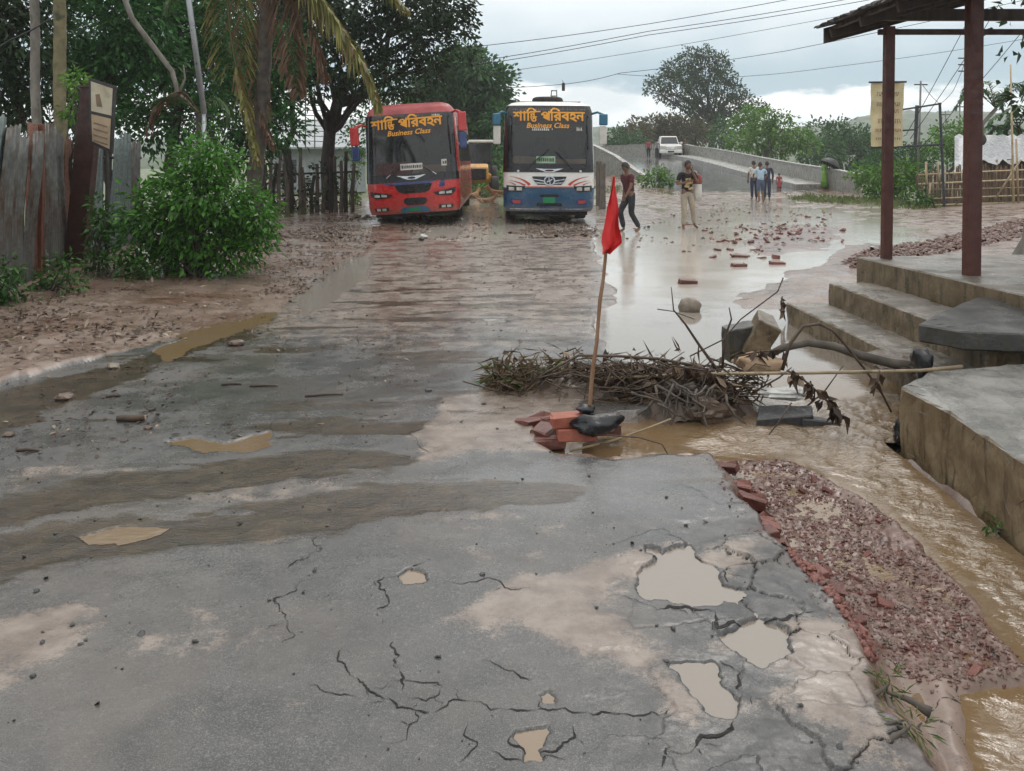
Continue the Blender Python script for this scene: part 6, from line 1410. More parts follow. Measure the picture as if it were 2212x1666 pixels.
for lb, x, y, Y, bl, mt, sd in (('green bush growing against the short bridge wall', 1425, 398, 46, [(1420, 382, 16), (1440, 388, 14), (1400, 390, 14), (1432, 372, 10)], 'leaf_fresh', 61), ('green bush below the banner', 1890, 425, 36, [(1880, 395, 24), (1910, 385, 22), (1860, 380, 18), (1895, 415, 18), (1925, 405, 18)], 'leaf_fresh', 62), ('leafy green bush beside the shelter post', 1950, 420, 35, [(1945, 380, 22), (1965, 400, 20), (1930, 400, 18), (1975, 375, 16)], 'leaf_fresh', 63),
                                ('low dark bush behind the parapet end', 1840, 395, 46, [(1850, 375, 18), (1870, 365, 18), (1885, 385, 14)], 'leaf_mid', 64), ('bushy grass patch behind the buses', 1060, 408, 46, [(1050, 395, 14), (1080, 390, 16), (1100, 398, 12)], 'leaf_fresh', 65), ('weedy bush before the bamboo fence corner', 1990, 440, 31, [(1985, 425, 12), (1970, 432, 10), (2000, 432, 9)], 'leaf_weed', 66)):
    b0 = A(x, y, Y); b0.z = gz(b0.x, b0.y); bush('roadside_bush', lb, b0, px(bl, Y, .5, sd), mt, 150, 10, .19, .11, sd, .12, GB)
# ---- right: feathery palm, thin trees, pale trunk at the frame edge
b0 = A(2110, 350, 36); b0.z = 0; o = empty('areca_palm', b0, 0, 'dark feathery palm above the bamboo hut', 'palm tree'); tp = A(2152, 235, 36)
m = MB(); m.tube([(0, 0, 0), A(2120, 270, 36) - b0, tp - b0], [.12, .10, .08], 8); m.build('trunk', 'bark_grey', o, True)
for k in range(11):
    a = k * .571; e = tp + Vector((cos(a) * 1.3, sin(a) * .8, .75 + .35 * sin(k * 2.1))); frond(o, [tp, tp + (e - tp) * .5 + Vector((0, 0, .35)), e, e + Vector((cos(a) * .4, 0, -.5))], .55, 'leaf_mid', k + 40, nleaf=26, wid=.07, hang=.5)
for k, (x, y, s_) in enumerate(((2200, 275, 1.0), (2165, 300, .8), (2230, 260, 1.0))):
    b0 = A(x, 360, 38); b0.z = 0; o = empty('banana_plant', b0, 0, ('broad leaved plant behind the hut, at the frame edge', 'broad leaved plant low behind the hut ridge', 'broad leaved plant past the frame edge')[k], 'banana plant', 'plants behind the hut'); tp = A(x, y, 38)
    m = MB(); m.tube([(0, 0, 0), tp - b0], [.12, .07], 8); m.build('stem', 'bark_moss', o, True)
    for j in range(8):
        a = j * .8 + k; e = tp + Vector((cos(a) * 1.1, sin(a) * .7, .4)) * s_; frond(o, [tp, (tp + e) / 2 + Vector((0, 0, .4)), e, e + Vector((cos(a) * .3, 0, -.4))], .4, 'leaf_mid', j + k * 9 + 70, nleaf=18, wid=.12, hang=.4)
b0 = G(2222, 562, .1); o = empty('pale_trunk', b0, 0, 'pale tree trunk base at the frame edge beyond the platform', 'tree'); b0v = Vector(b0)
m = MB(); m.tube([(0, 0, -.2), (.0, 0, .05), (.06, 0, .35), (.10, 0, 1.2), (.16, 0, 3.0), (.2, 0, 5)], [.36, .24, .14, .11, .10, .08], 10); m.build('trunk', 'bark_grey', o, True)
P, D = crown_leaves([(Vector((.15, 0, 5.2)), (1.2, 1.2, 1.0)), (A(2205, 60, 14.5) - b0v, (.35, .4, .5)), (A(2212, 215, 14.5) - b0v, (.12, .2, .15))], 60, 6, .12, 77); leaves('crown', P, .2, .12, 'leaf_dark', o, 77, .5, D)

# ---- hills
def hills():
    for k, (Y, zt, sd, mt) in enumerate(((330, 10, 1, 'hill_near'), (560, 31, 2, 'hill_far'))):
        xs = np.linspace(-Y * 1.3, Y * 1.3, 900); rows = 26; V = []
        ridge = zt * (.55 + .75 * (fbm(xs / 160, np.full_like(xs, sd * 3.3), 4, sd) + .5)) * (.70 + .45 * sstep(xs / Y, -.1, .45))
        for j in range(rows):
            t = j / (rows - 1); y = Y - 70 + 80 * t; prof = sin(min(1, t * 1.15) * pi / 2) if t < .87 else 1 - (t - .87) * 2
            bumps = 3.2 * (fbm(xs / 7 + j * .9, np.full_like(xs, j * 1.3), 3, sd + 4)) + 1.6 * fbm(xs / 2.6, np.full_like(xs, j * 2.1), 2, sd + 6)
            V.append(np.stack([xs, np.full_like(xs, y) + 3 * fbm(xs / 9, np.full_like(xs, j * 1.0), 2, 9), -3 + ridge * prof + bumps * min(1, t * 3)], 1))
        V = np.concatenate(V); n = len(xs); idx = np.arange(n * rows).reshape(rows, n); F = np.stack([idx[:-1, :-1], idx[:-1, 1:], idx[1:, 1:], idx[1:, :-1]], -1).reshape(-1, 4)
        tag(np_mesh('hills', V, F, mt, None, False), ('wooded hills below the cloud bank', 'farther wooded ridge below the cloud bank')[k], 'hills', kind='structure')
pm('hill_near', (0.030, 0.050, 0.022), (0.055, 0.080, 0.032), .25, .8, c3=(0.02, 0.035, 0.018), s3=.6)
pm('hill_far', (0.030, 0.050, 0.025), (0.05, 0.075, 0.034), .2, .8)
hills()
# ---- grass tufts on the verge
def grass():
    r = np.random.default_rng(5); P = []
    for (x0, x1, Y0, Y1, n) in ((11.5, 16.5, 29, 42, 5200), (-4.0, 1.6, 35, 52, 3500), (-9, -5.4, 21, 34, 2500), (3.0, 7.8, 40, 50, 1500)):
        x = r.uniform(x0, x1, n); y = r.uniform(Y0, Y1, n); fx = np.minimum((x - x0) / (x1 - x0), (x1 - x) / (x1 - x0)); fy = np.minimum((y - Y0) / (Y1 - Y0), (Y1 - y) / (Y1 - Y0)); k = (vnoise(x * .8, y * .5, 8) * .6 + fbm(x * 2.5, y * 2.5, 2, 9) * .5 + np.minimum(fx, fy) * 1.2) > .55; x, y = x[k], y[k]
        P.append(np.stack([x, y, base_height(x, y)], 1))
    P = np.concatenate(P); n = len(P); d = r.normal(size=(n, 3)) * .4; d[:, 2] = 1.2
    tag(leaves('verge_grass', P, .20, .035, 'grass_blade', None, 6, .1, d), 'rough green grass on the verges behind the buses and by the fence', 'grass', kind='stuff')
grass()
# ------------------------------------------------------------------ fences, hut, house, poles and wires
wf = empty('wooden_fence', A(660, 462, 27.5), 0, 'rough wooden post fence tangled with vines by the dark tree', 'fence'); wf.location.z = 0
rr = random.Random(12)
for k in range(17):
    x = 556 + k * 13 + rr.uniform(-4, 4); h = rr.uniform(1.15, 2.1); p = G(x, 466 - k * .35); a = rel(wf, p); m = MB()
    m.tube([a + Vector((0, 0, -.2)), a + Vector((rr.uniform(-.05, .05), 0, h * .5)), a + Vector((rr.uniform(-.1, .1), 0, h))], [.07, .062, .05], 7); m.build('post', 'wood_grey' if k % 3 else 'bark_dark', wf)
for z in (.55, 1.2):
    m = MB(); m.tube([rel(wf, G(550, 466)) + Vector((0, .09, z)), rel(wf, G(770, 460)) + Vector((0, .09, z + .1))], .035, 6); m.build('rail', 'bark_dark', wf)
hs = empty('tin_house', A(655, 415, 44), 0, 'pale grey tin and lattice house glimpsed behind the dark tree', 'house'); hs.location.z = 0; hp = lambda x, y, Y=44.0: rel(hs, A(x, y, Y))
pm('house_grey', (0.30, 0.33, 0.35), (0.40, 0.43, 0.45), 3, .6, c3=(0.2, 0.2, 0.19), s3=2)
m = MB(); m.add([hp(585, 415), hp(790, 415), hp(790, 318), hp(585, 318), hp(585, 415, 50), hp(790, 415, 50), hp(790, 318, 50), hp(585, 318, 50)], [(0, 1, 2, 3), (7, 6, 5, 4), (0, 4, 5, 1), (1, 5, 6, 2), (2, 6, 7, 3), (3, 7, 4, 0)]); m.build('wall', 'house_grey', hs)
m = MB(); m.add([hp(575, 322, 43.4), hp(800, 322, 43.4), hp(800, 262, 48), hp(575, 262, 48), hp(575, 318, 43.4), hp(800, 318, 43.4), hp(800, 258, 48), hp(575, 258, 48)], [(0, 1, 2, 3), (7, 6, 5, 4), (0, 4, 5, 1), (1, 5, 6, 2), (2, 6, 7, 3), (3, 7, 4, 0)]); m.build('roof', 'house_grey', hs)
for k in range(10):
    m = MB(); y = 205 + k * 11; m.tube([hp(660 - k * 2, y, 43.2), hp(700, y + 2, 43.2)], .02, 5); m.build('lattice_bar', 'bark_mid', hs)
for x in (660, 680, 700):
    m = MB(); m.tube([hp(x, 200, 43.25), hp(x, 320, 43.25)], .03, 5); m.build('lattice_post', 'bark_mid', hs)
m = MB(); m.add([hp(610, 395, 43.97), hp(640, 395, 43.97), hp(640, 345, 43.97), hp(610, 345, 43.97)], [(0, 1, 2, 3)]); m.build('window', 'bus_glass', hs)

# bamboo fence and hut on the right
bfn = empty('bamboo_fence', A(2080, 447, 31), 0, 'brown split bamboo fence with pale rails beside the hut', 'fence'); bfn.location.z = .1
rr = random.Random(22); x = 1982.0; k = 0
while x < 2330:
    Yf = 31.0 + (x - 1982) * .004; p = G(x, 448); p = Vector(((x - CX) * Yf / FPX, Yf, .12)); a = rel(bfn, p); h = rr.uniform(1.0, 1.45) * (1.0 if x > 1995 else .7); m = MB()
    m.tube([a + Vector((0, 0, -.15)), a + Vector((rr.uniform(-.08, .08), rr.uniform(-.03, .03), h))], [.026, .02], 5); m.build('stake', 'bamboo_weave', bfn); x += rr.uniform(1.8, 3.2); k += 1
for (y0, y1, r_) in ((398, 389, .035), (430, 424, .03), (444, 440, .04), (378, 368, .03), (410, 408, .025)):
    m = MB(); m.tube([rel(bfn, A(1984, y0, 30.9)), rel(bfn, A(2100, (y0 + y1) / 2 - 1, 31.2)), rel(bfn, A(2330, y1 - 6, 32))], r_, 6); m.build('rail', 'bamboo', bfn, True)
for (x0, y0, x1, y1) in ((2205, 345, 2150, 430), (2010, 395, 2005, 440), (2195, 300, 2200, 440), (2000, 350, 2002, 400), (2025, 352, 2030, 400)):
    m = MB(); m.tube([rel(bfn, A(x0, y0, 30.8)), rel(bfn, A(x1, y1, 30.8))], .035, 6); m.build('brace', 'bamboo', bfn, True)
hut = empty('bamboo_hut', A(2160, 420, 34), 0, 'low bamboo hut under grey plastic sheeting behind the bamboo fence', 'hut'); hut.location.z = .1; qp = lambda x, y, Y: rel(hut, A(x, y, Y))
pm('tarp_grey', (0.24, 0.25, 0.27), (0.42, 0.43, 0.44), 5, .35, bump=.5, bscale=6, bdist=.05, c3=(0.2, 0.2, 0.22), s3=4)
m = MB(); m.add([qp(2075, 440, 33.5), qp(2330, 440, 33.5), qp(2330, 335, 33.5), qp(2080, 350, 33.5), qp(2090, 440, 38), qp(2330, 440, 38), qp(2330, 335, 38), qp(2090, 345, 38)], [(0, 1, 2, 3), (7, 6, 5, 4), (0, 4, 5, 1), (1, 5, 6, 2), (2, 6, 7, 3), (3, 7, 4, 0)]); m.build('wall', 'bamboo_weave', hut)
v = []; f = []; n1, n2 = 26, 8
for j in range(n2 + 1):
    for i in range(n1 + 1):
        x = 2062 + 270 * i / n1; t = j / n2; y = 352 - (352 - 292) * t + (22 * max(0, 1 - i / 5) * (1 - t) + 6 * sin(i * 1.7) * (1 - t) + 3 * sin(i * 2.9 + j)); v.append(qp(x, y, 33.0 + 3 * t + .12 * sin(i * 1.3)))
for j in range(n2):
    for i in range(n1): a = j * (n1 + 1) + i; f.append((a, a + 1, a + n1 + 2, a + n1 + 1))
mesh_obj('plastic_sheet', v, f, 'tarp_grey', hut, True)
m = MB(); m.lathe([(.2, 0), (.28, .05), (.28, .12), (.18, .16)], 14); m.xf(Matrix.Translation(qp(2112, 302, 33.6)) @ Matrix.Rotation(radians(75), 4, 'X')); m.build('tyre', 'rubber', hut, True)
for k in range(5):
    m = MB(); x = 2085 + k * 32; m.tube([qp(x, 440, 33.2), qp(x + 4, 345, 33.2)], .04, 6); m.build('pole', 'bamboo', hut, True)
for (x, y0, x1, y1, Y, r_, mt, lb) in ((1989, 175, 1982, 330, 45, .06, 'pole_grey', 'slim grey utility pole seen through the steel sign frame'), (2089, 118, 2085, 340, 45, .08, 'pole_grey', 'tall grey utility pole left of the broad shelter post'), (2073, 223, 2074, 330, 55, .06, 'pole_grey', 'short utility pole close left of the tall one'), (2042, 240, 2048, 330, 60, .06, 'pole_grey', 'thin tilted pole beside the steel sign frame'),
                                      (2183, 140, 2190, 440, 30.4, .035, 'bamboo', 'thin tall bamboo pole above the hut'), (1358, 268, 1358, 300, 100, .10, 'bark_mid', 'dark pole with a crossarm beyond the short bridge wall')):
    p = A(x1, y1, Y); p.z = -.2; o = empty('utility_pole' if mt != 'bamboo' else 'bamboo_pole', p, 0, lb, 'pole'); m = MB(); m.tube([(0, 0, 0), A(x, y0, Y) - p], [r_ * 1.2, r_ * .8], 8); m.build('shaft', mt, o, True)
    if mt != 'bamboo':
        for k in range(1 if r_ < .08 else 3):
            m = MB(); m.box(A(x, y0 + 8 + k * 14, Y) - p, (.9 * r_ / .08, .06, .06)); m.build('crossarm', 'dark_metal', o)
def wire(pts, Y, r_, label):
    n = len(pts); P = []
    for (a, b) in zip(pts[:-1], pts[1:]):
        for k in range(8):
            t = k / 8; P.append(A(a[0] + (b[0] - a[0]) * t, a[1] + (b[1] - a[1]) * t + 3 * sin(pi * t), Y))
    P.append(A(*pts[-1], Y)); c = P[0].copy(); m = MB(); m.tube([p - c for p in P], r_, 5); o = m.build('power_line', 'wire', None, True, loc=c); tag(o, label, 'power line', 'overhead power lines'); return o
for i, (pts, Y, r_, lb) in enumerate((([(960, 108), (1400, 52), (1900, -40)], 33, .013, 'uppermost overhead wire crossing the sky'), ([(980, 140), (1400, 68), (1900, -14)], 33, .013, 'second overhead wire from the top of the sky'), ([(980, 148), (1400, 76), (1900, -4), (2000, -30)], 33, .013, 'third overhead wire running close under the second'),
                                      ([(990, 168), (1500, 92), (2300, -60)], 36, .010, 'thin faint overhead wire above the lone tree'), ([(1010, 190), (1220, 182), (1340, 158), (1700, 110), (2300, -20)], 40, .013, 'overhead wire carrying the black box'), ([(1330, 160), (1560, 168), (1800, 145), (2240, 80)], 42, .011, 'lowest overhead wire passing behind the lone tree'),
                                      ([(1958, 290), (2075, 75), (2120, -20)], 30, .012, 'steep service wire left of the broad shelter post, outer'), ([(1966, 300), (2105, 95), (2180, -30)], 30, .012, 'steep service wire left of the broad shelter post, inner'), ([(1985, 322), (2060, 240), (2215, 60)], 30, .012, 'steep service wire passing behind the broad shelter post'), ([(1990, 180), (2030, 225), (2060, 195), (2089, 122)], 45, .014, 'slack wire looping between two grey poles'), ([(2186, 245), (2260, 255)], 30.4, .01, 'short wire at the frame edge from the bamboo pole'))):
    wire(pts, Y, r_, lb)
wire([(-60, 130), (20, 88), (110, 40)], 12, .012, 'short cable at the top corner before the dark trees')
c = A(1217, 188, 40); o = empty('line_box', c, 0, 'small black box hanging under an overhead wire above the blue bus', 'line box'); m = MB(); m.box((0, 0, 0), (.14, .14, .36)); m.build('case', 'black_frame', o, bevel=.02); m = MB(); m.tube([(0, 0, .18), (-.04, 0, .30)], .015, 6); m.build('hook', 'black_frame', o)

# ------------------------------------------------------------------ bricks, flag and the debris heap
pm('brick_red', (0.20, 0.055, 0.035), (0.29, 0.095, 0.06), 14, .6, bump=.6, bscale=40, c3=(0.12, 0.07, 0.055), s3=9, rand=.25)
pm('brick_dark', (0.10, 0.032, 0.025), (0.17, 0.06, 0.045), 14, .45, bump=.6, bscale=40, c3=(0.07, 0.045, 0.035), s3=9, rand=.25)
pm('rubble_chip', (0.075, 0.019, 0.014), (0.135, 0.044, 0.033), 25, .5, bump=.3, c3=(0.14, 0.10, 0.08), s3=16, t3=(.42, .58))
pm('stone_grey', (0.14, 0.115, 0.09), (0.24, 0.20, 0.16), 12, .55, bump=.5)
pm('asphalt_chunk', (0.028, 0.029, 0.032), (0.06, 0.06, 0.062), 22, .45, bump=.6, bscale=60)
pm('flag_red', (0.55, 0.012, 0.012), (0.46, 0.010, 0.012), 4, .7)
pm('stick', (0.19, 0.10, 0.055), (0.29, 0.17, 0.10), 9, .5, bump=.3, stretch=(3, 3, .5))
pm('twig_bark', (0.030, 0.019, 0.012), (0.085, 0.055, 0.036), 14, .6, bump=.3)
pm('sack_cloth', (0.30, 0.20, 0.12), (0.42, 0.30, 0.20), 8, .75, bump=.6, bscale=18, bdist=.02)
pm('plastic_white', (0.60, 0.60, 0.58), (0.45, 0.45, 0.44), 7, .25, bump=.6, bscale=14, bdist=.03)
pm('mud_wet', (0.060, 0.040, 0.028), (0.125, 0.085, 0.06), 9, .35, bump=.6, bscale=26)

def brick_mesh(seed, dims=(.24, .115, .07), brk=0.0):
    r = random.Random(seed); bm = bmesh.new(); bmesh.ops.create_cube(bm, size=1.0)
    for v in bm.verts: v.co = Vector((v.co.x * dims[0], v.co.y * dims[1], v.co.z * dims[2]))
    bmesh.ops.bevel(bm, geom=bm.edges[:], offset=.006, segments=1, affect='EDGES')
    for v in bm.verts:
        v.co += Vector((r.gauss(0, 1), r.gauss(0, 1), r.gauss(0, 1))) * (.003 + brk * .012)
        if brk and v.co.x > dims[0] * .2: v.co.x -= r.uniform(0, brk) * dims[0] * .4
    me = bpy.data.meshes.new('brick'); bm.to_mesh(me); bm.free(); return me
BR = {}
for mt in ('brick_red', 'brick_dark'):
    for k in range(5):
        me = brick_mesh(k + (10 if mt == 'brick_dark' else 0), brk=.13 * k); me.materials.append(M[mt]); BR[mt, k] = me
def brick(loc, rot, mt='brick_red', k=0, s=1.0, label=None, group=None, parent=None, name='brick', sc=None):
    o = bpy.data.objects.new(name, BR[mt, k]); o.location = loc; o.rotation_euler = rot; o.scale = sc or (s, s, s); link(o, parent)
    if label: tag(o, label, 'brick', group)
    return o
# flag
fb = G(1266, 935, .0); zf = float(gh(fb.x, fb.y)[0])
fl = empty('warning_flag', (fb.x, 5.25, .06), 0, 'red cloth flag on a bamboo stick set in bricks', 'flag'); t0 = Vector((fb.x, 5.25, .06)); tp = A(1326, 378, 5.25)
m = MB(); n = 12; m.tube([(tp - t0) * i / n + Vector((.004 * sin(i * 1.9), 0, 0)) for i in range(n + 1)], [.0125 * (1.12 if i % 3 == 0 else 1) * (1 - .3 * i / n) for i in range(n + 1)], 8); m.build('stick', 'stick', fl, True)
# limp cloth: outline measured along the stick, folded towards the lens side
rows = [(382, 1324, 1328), (400, 1320, 1331), (425, 1318, 1333), (450, 1314, 1335), (470, 1309, 1337), (490, 1305, 1339), (510, 1303, 1341), (525, 1301, 1342), (535, 1300, 1334), (542, 1300, 1324), (548, 1302, 1314)]
v = []; f = []; nx = 8
for s_ in (0, .006):
    for j, (y, xa, xb) in enumerate(rows):
        for i in range(nx + 1):
            t = i / nx; p = A(xa + (xb - xa) * t, y, 5.22) - t0; p.y += (.040 * sin(t * 7.0 + j * .35) + .014 * sin(t * 15 - j * .9)) * min(1, j / 4) - .01 + s_; p.x += .006 * sin(j * 1.7 + t * 3); v.append(p)
q = len(rows) * (nx + 1)
for j in range(len(rows) - 1):
    for i in range(nx): a = j * (nx + 1) + i; f.append((a, a + nx + 1, a + nx + 2, a + 1)); f.append((q + a, q + a + 1, q + a + nx + 2, q + a + nx + 1))
mesh_obj('cloth', v, f, 'flag_red', fl, True)
GBK = 'bricks holding the flag'
def bpl(x, y, z, rz, mt, k, lb, s=1.0, tilt=0.0): p = G(x, y, z); brick((p.x, p.y, z + .035 * s), (tilt, random.uniform(-.05, .05), radians(rz)), mt, k, s, lb, GBK)
bpl(1246, 948, .0, 4, 'brick_red', 0, 'bright red brick lying flat, lowest under the flag'); bpl(1231, 918, .075, 10, 'brick_red', 2, 'bright red half brick resting on top of the lowest brick', .92); bpl(1300, 938, -.02, -6, 'brick_dark', 1, 'dark brick half sunk behind the bright red one'); bpl(1175, 945, -.03, 70, 'brick_dark', 3, 'broken dark red brick at the end of the pit', 1.0, .2); bpl(1160, 925, -.02, 30, 'brick_dark', 4, 'rough dark red brick bat at the pit corner')
bpl(1185, 968, -.05, 10, 'brick_dark', 3, 'dark brick bat lying low in the pit edge', .9)
def lump(name, label, cat, c, rad, mat, seed, amp=.35, smooth=True, flat=None, group=None, sub=3, part='body'):
    bm = bmesh.new(); bmesh.ops.create_icosphere(bm, subdivisions=sub, radius=1.0); r = Vector(rad)
    co = np.array([v.co[:] for v in bm.verts]); d = fbm(co[:, 0] * 1.6 + seed * 3.7 + co[:, 2] * .9, co[:, 1] * 1.6 + co[:, 2] * 1.7, 3, seed) + .5 * fbm(co[:, 0] * 5 + co[:, 2] * 3, co[:, 1] * 5 - co[:, 2] * 4, 2, seed + 5)
    for v, k in zip(bm.verts, d):
        v.co = v.co * (1 + amp * 2 * float(k)); v.co = Vector((v.co.x * r.x, v.co.y * r.y, v.co.z * r.z))
        if flat is not None: v.co.z = max(v.co.z, flat)
    me = bpy.data.meshes.new(name); bm.to_mesh(me); bm.free(); me.materials.append(M[mat])
    if smooth: me.polygons.foreach_set('use_smooth', [True] * len(me.polygons))
    me.update(); o = link(bpy.data.objects.new(name, me)); o.location = c
    if label: tag(o, label, cat, group)
    return o
pb = G(1285, 925, .08); lump('plastic_bag', 'crumpled shiny black plastic bag on the bricks at the flag foot', 'plastic bag', (pb.x + .01, pb.y, .105), (.15, .09, .06), 'black_plastic', 3, .42)
lump('tar_lump', 'black clod packed round the foot of the flag stick', 'clod', (fb.x - .005, 5.25, .165), (.055, .05, .028), 'black_plastic', 5, .25)
# bricks washed about in the flood
GF = 'bricks scattered in the flood'
named = [(1486, 613, 8, 0, 'brick_dark', 'long dark brick lying alone in the flood water'), (1600, 556, -10, 1, 'brick_red', 'squarish red brick in the flood, nearest of the scattered row'), (1597, 576, 12, 3, 'brick_red', 'flat red brick bat just before the scattered row in the flood'), (1676, 558, 80, 0, 'brick_red', 'red brick set on end in the flood towards the steps'), (1679, 571, 5, 1, 'brick_red', 'red brick lying below the upended one in the flood')]
for x, y, rz, k, mt, lb in named:
    p = G(x, y); brick((p.x, p.y, .01 if k else .02), (.1, .05, radians(rz)), 'brick_dark', k, 1.0, lb, GF)
r = random.Random(9)
for i in range(95):
    if i < 60: x = r.gauss(1680, 60); y = r.gauss(500, 17)
    elif i < 80: x = r.uniform(1530, 1660); y = r.uniform(490, 560)
    else: x = r.uniform(1480, 1800); y = r.uniform(455, 500)
    y = max(458, min(585, y)); p = G(x, y); z = float(gh(p.x, p.y, True)[0])
    brick((p.x, p.y, z + r.uniform(-.01, .03)), (r.uniform(-.5, .5), r.uniform(-.5, .5), r.uniform(0, 6)), 'brick_dark', 1 + r.randrange(4), r.uniform(.28, .75), 'red brick fragment scattered with others in the shallow flood towards the bridge', GF, None, 'brick_fragment')
lump('round_boulder', 'round brown boulder sitting in the flood water', 'boulder', G(1491, 672, 0) + Vector((0, 0, .05)), (.125, .11, .10), 'stone_grey', 11, .14)
# brick edging along the broken road rim
be = empty('brick_edging', G(1640, 1120, 0), 0, 'crooked row of bricks lining the broken road edge by the rubble', 'brick edging')
PE = PW([(1556, 1000), (1592, 1052), (1642, 1115), (1655, 1165), (1695, 1198), (1755, 1248), (1795, 1296), (1820, 1336)]); r = random.Random(6); dd = 0
while True:
    q = along(PE, dd)
    if dd > sum(math.hypot(b[0] - a[0], b[1] - a[1]) for a, b in zip(PE[:-1], PE[1:])): break
    x, y, an = q; x += r.uniform(-.012, .03); z = -.03 + r.uniform(-.03, .012)
    b = brick(Vector((x + .02, y, z)) - be.location, (r.uniform(-.2, .2), r.uniform(-.25, .25), an + radians(90) + r.uniform(-.35, .35)), 'brick_dark', r.randrange(5), 1, None, None, be, 'brick', (r.uniform(.3, .7), r.uniform(.5, .9), r.uniform(.5, .8))); dd += r.uniform(.05, .085) + (r.uniform(.05, .2) if r.random() < .3 else 0)
# pieces of the broken shoulder
def chips(name, poly, n, smin, smax, mat, label, cat, seed, lift=.3, fn=None, z_under=True, flatz=.6):
    r = np.random.default_rng(seed); xs = [p[0] for p in poly]; ys = [p[1] for p in poly]; P = np.zeros((0, 2))
    while len(P) < n:
        q = np.stack([r.uniform(min(xs), max(xs), n * 3), r.uniform(min(ys), max(ys), n * 3)], 1); ok = sdpoly(q[:, 0], q[:, 1], poly) > 0
        if fn is not None: ok &= fn(q[:, 0], q[:, 1], r)
        P = np.concatenate([P, q[ok]])
    P = P[:n]; s = smin + (smax - smin) * r.random(n) ** 2.2; z = gh(P[:, 0], P[:, 1])
    base = np.array([(1, 0, 0), (-1, 0, 0), (0, 1, 0), (0, -1, 0), (0, 0, 1), (0, 0, -1), (.6, .6, .5), (-.6, .5, .5), (.5, -.6, .5), (-.5, -.6, .5)], float)
    fc = np.array([(4, 6, 7), (4, 7, 9), (4, 9, 8), (4, 8, 6), (6, 0, 2), (6, 2, 7), (7, 2, 1), (7, 1, 9), (9, 1, 3), (9, 3, 8), (8, 3, 0), (8, 0, 6)])
    nv = len(base); V = base[None] * (1 + r.normal(size=(n, nv, 1)) * .22) * s[:, None, None] * np.array([1, .75, flatz]); a = r.uniform(0, 2 * pi, n); t = r.normal(size=n) * .35
    R = np.zeros((n, 3, 3)); R[:, 0, 0] = np.cos(a); R[:, 0, 1] = -np.sin(a); R[:, 1, 0] = np.sin(a); R[:, 1, 1] = np.cos(a); R[:, 2, 2] = 1; R[:, 2, 0] = t
    V = np.einsum('nij,nkj->nki', R, V); V[:, :, 0] += P[:, None, 0]; V[:, :, 1] += P[:, None, 1]; V[:, :, 2] += (z + s * lift * flatz)[:, None]
    F = (np.arange(n)[:, None, None] * nv + fc[None]).reshape(-1, 3); o = np_mesh(name, V.reshape(-1, 3), F, mat); tag(o, label, cat, kind='stuff'); return o
chips('brick_rubble', [(x + .0, y) for x, y in RUBBLE], 6500, .003, .013, 'rubble_chip', 'red brick chips covering the washed out shoulder', 'rubble', 5, flatz=.45, lift=.05, fn=lambda x, y, r: vnoise(x * 4, y * 4, 24) + .35 * r.random(len(x)) > .42)
chips('brick_rubble', PW([(1660, 1160), (1760, 1225), (1830, 1330), (1900, 1400), (1870, 1440), (1800, 1320), (1730, 1260)], -.03), 800, .004, .022, 'brick_dark', 'dark broken brick bits along the road rim', 'rubble', 6)
_cx = sum(p[0] for p in RUBBLE) / len(RUBBLE); _cy = sum(p[1] for p in RUBBLE) / len(RUBBLE)
chips('brick_rubble', [(_cx + (x - _cx) * 1.35, _cy + (y - _cy) * 1.12) for x, y in RUBBLE], 900, .003, .012, 'rubble_chip', 'stray red chips washed beyond the shoulder', 'rubble', 15, lift=.1)
r = random.Random(44)
for i in range(16):
    while True:
        x = r.uniform(.9, 2.0); y = r.uniform(2.6, 4.9)
        if sdpoly(np.array([x]), np.array([y]), RUBBLE)[0] > .02: break
    brick((x, y, float(gh(x, y)[0]) + .004), (r.uniform(-.5, .5), r.uniform(-.5, .5), r.uniform(0, 6)), 'brick_dark', 1 + r.randrange(4), r.uniform(.14, .30), 'brick lump lying among the red chips of the washed out shoulder', 'brick lumps in the rubble', None, 'brick_fragment')
chips('brick_rubble', PW([(1820, 575), (1880, 540), (2240, 480), (2240, 520), (1960, 560), (1880, 600)]), 2200, .02, .07, 'rubble_chip', 'red brick gravel on the field beyond the steps', 'rubble', 7)
chips('mud_clods', PW([(560, 500), (700, 470), (1090, 468), (1290, 490), (1290, 516), (1000, 520), (820, 525), (700, 540), (560, 540)]), 1500, .015, .09, 'mud_wet', 'churned mud clods in front of the buses', 'mud clods', 8, fn=lambda x, y, r: vnoise(x * 1.3, y * .8, 4) > .45)
chips('mud_clods', PW([(-100, 760), (0, 660), (340, 640), (620, 560), (830, 500), (800, 545), (640, 650), (380, 735), (0, 830), (-100, 860)]), 900, .006, .03, 'mud_wet', 'small clods and stones on the mud bank', 'mud clods', 9, fn=lambda x, y, r: vnoise(x * 1.1, y * 1.1, 14) > .4)
chips('road_grit', PW([(0, 860), (700, 640), (1290, 640), (1290, 900), (1500, 1100), (1750, 1300), (1900, 1660), (0, 1660)]), 650, .003, .014, 'asphalt_chunk', 'loose dark grit and pebbles on the asphalt', 'grit', 10)
chips('mud_clods', PW([(1300, 530), (1420, 470), (1560, 440), (1800, 450), (1800, 520), (1600, 560)]), 500, .015, .06, 'mud_wet', 'mud lumps in the shallow flood', 'mud clods', 11, lift=.5)
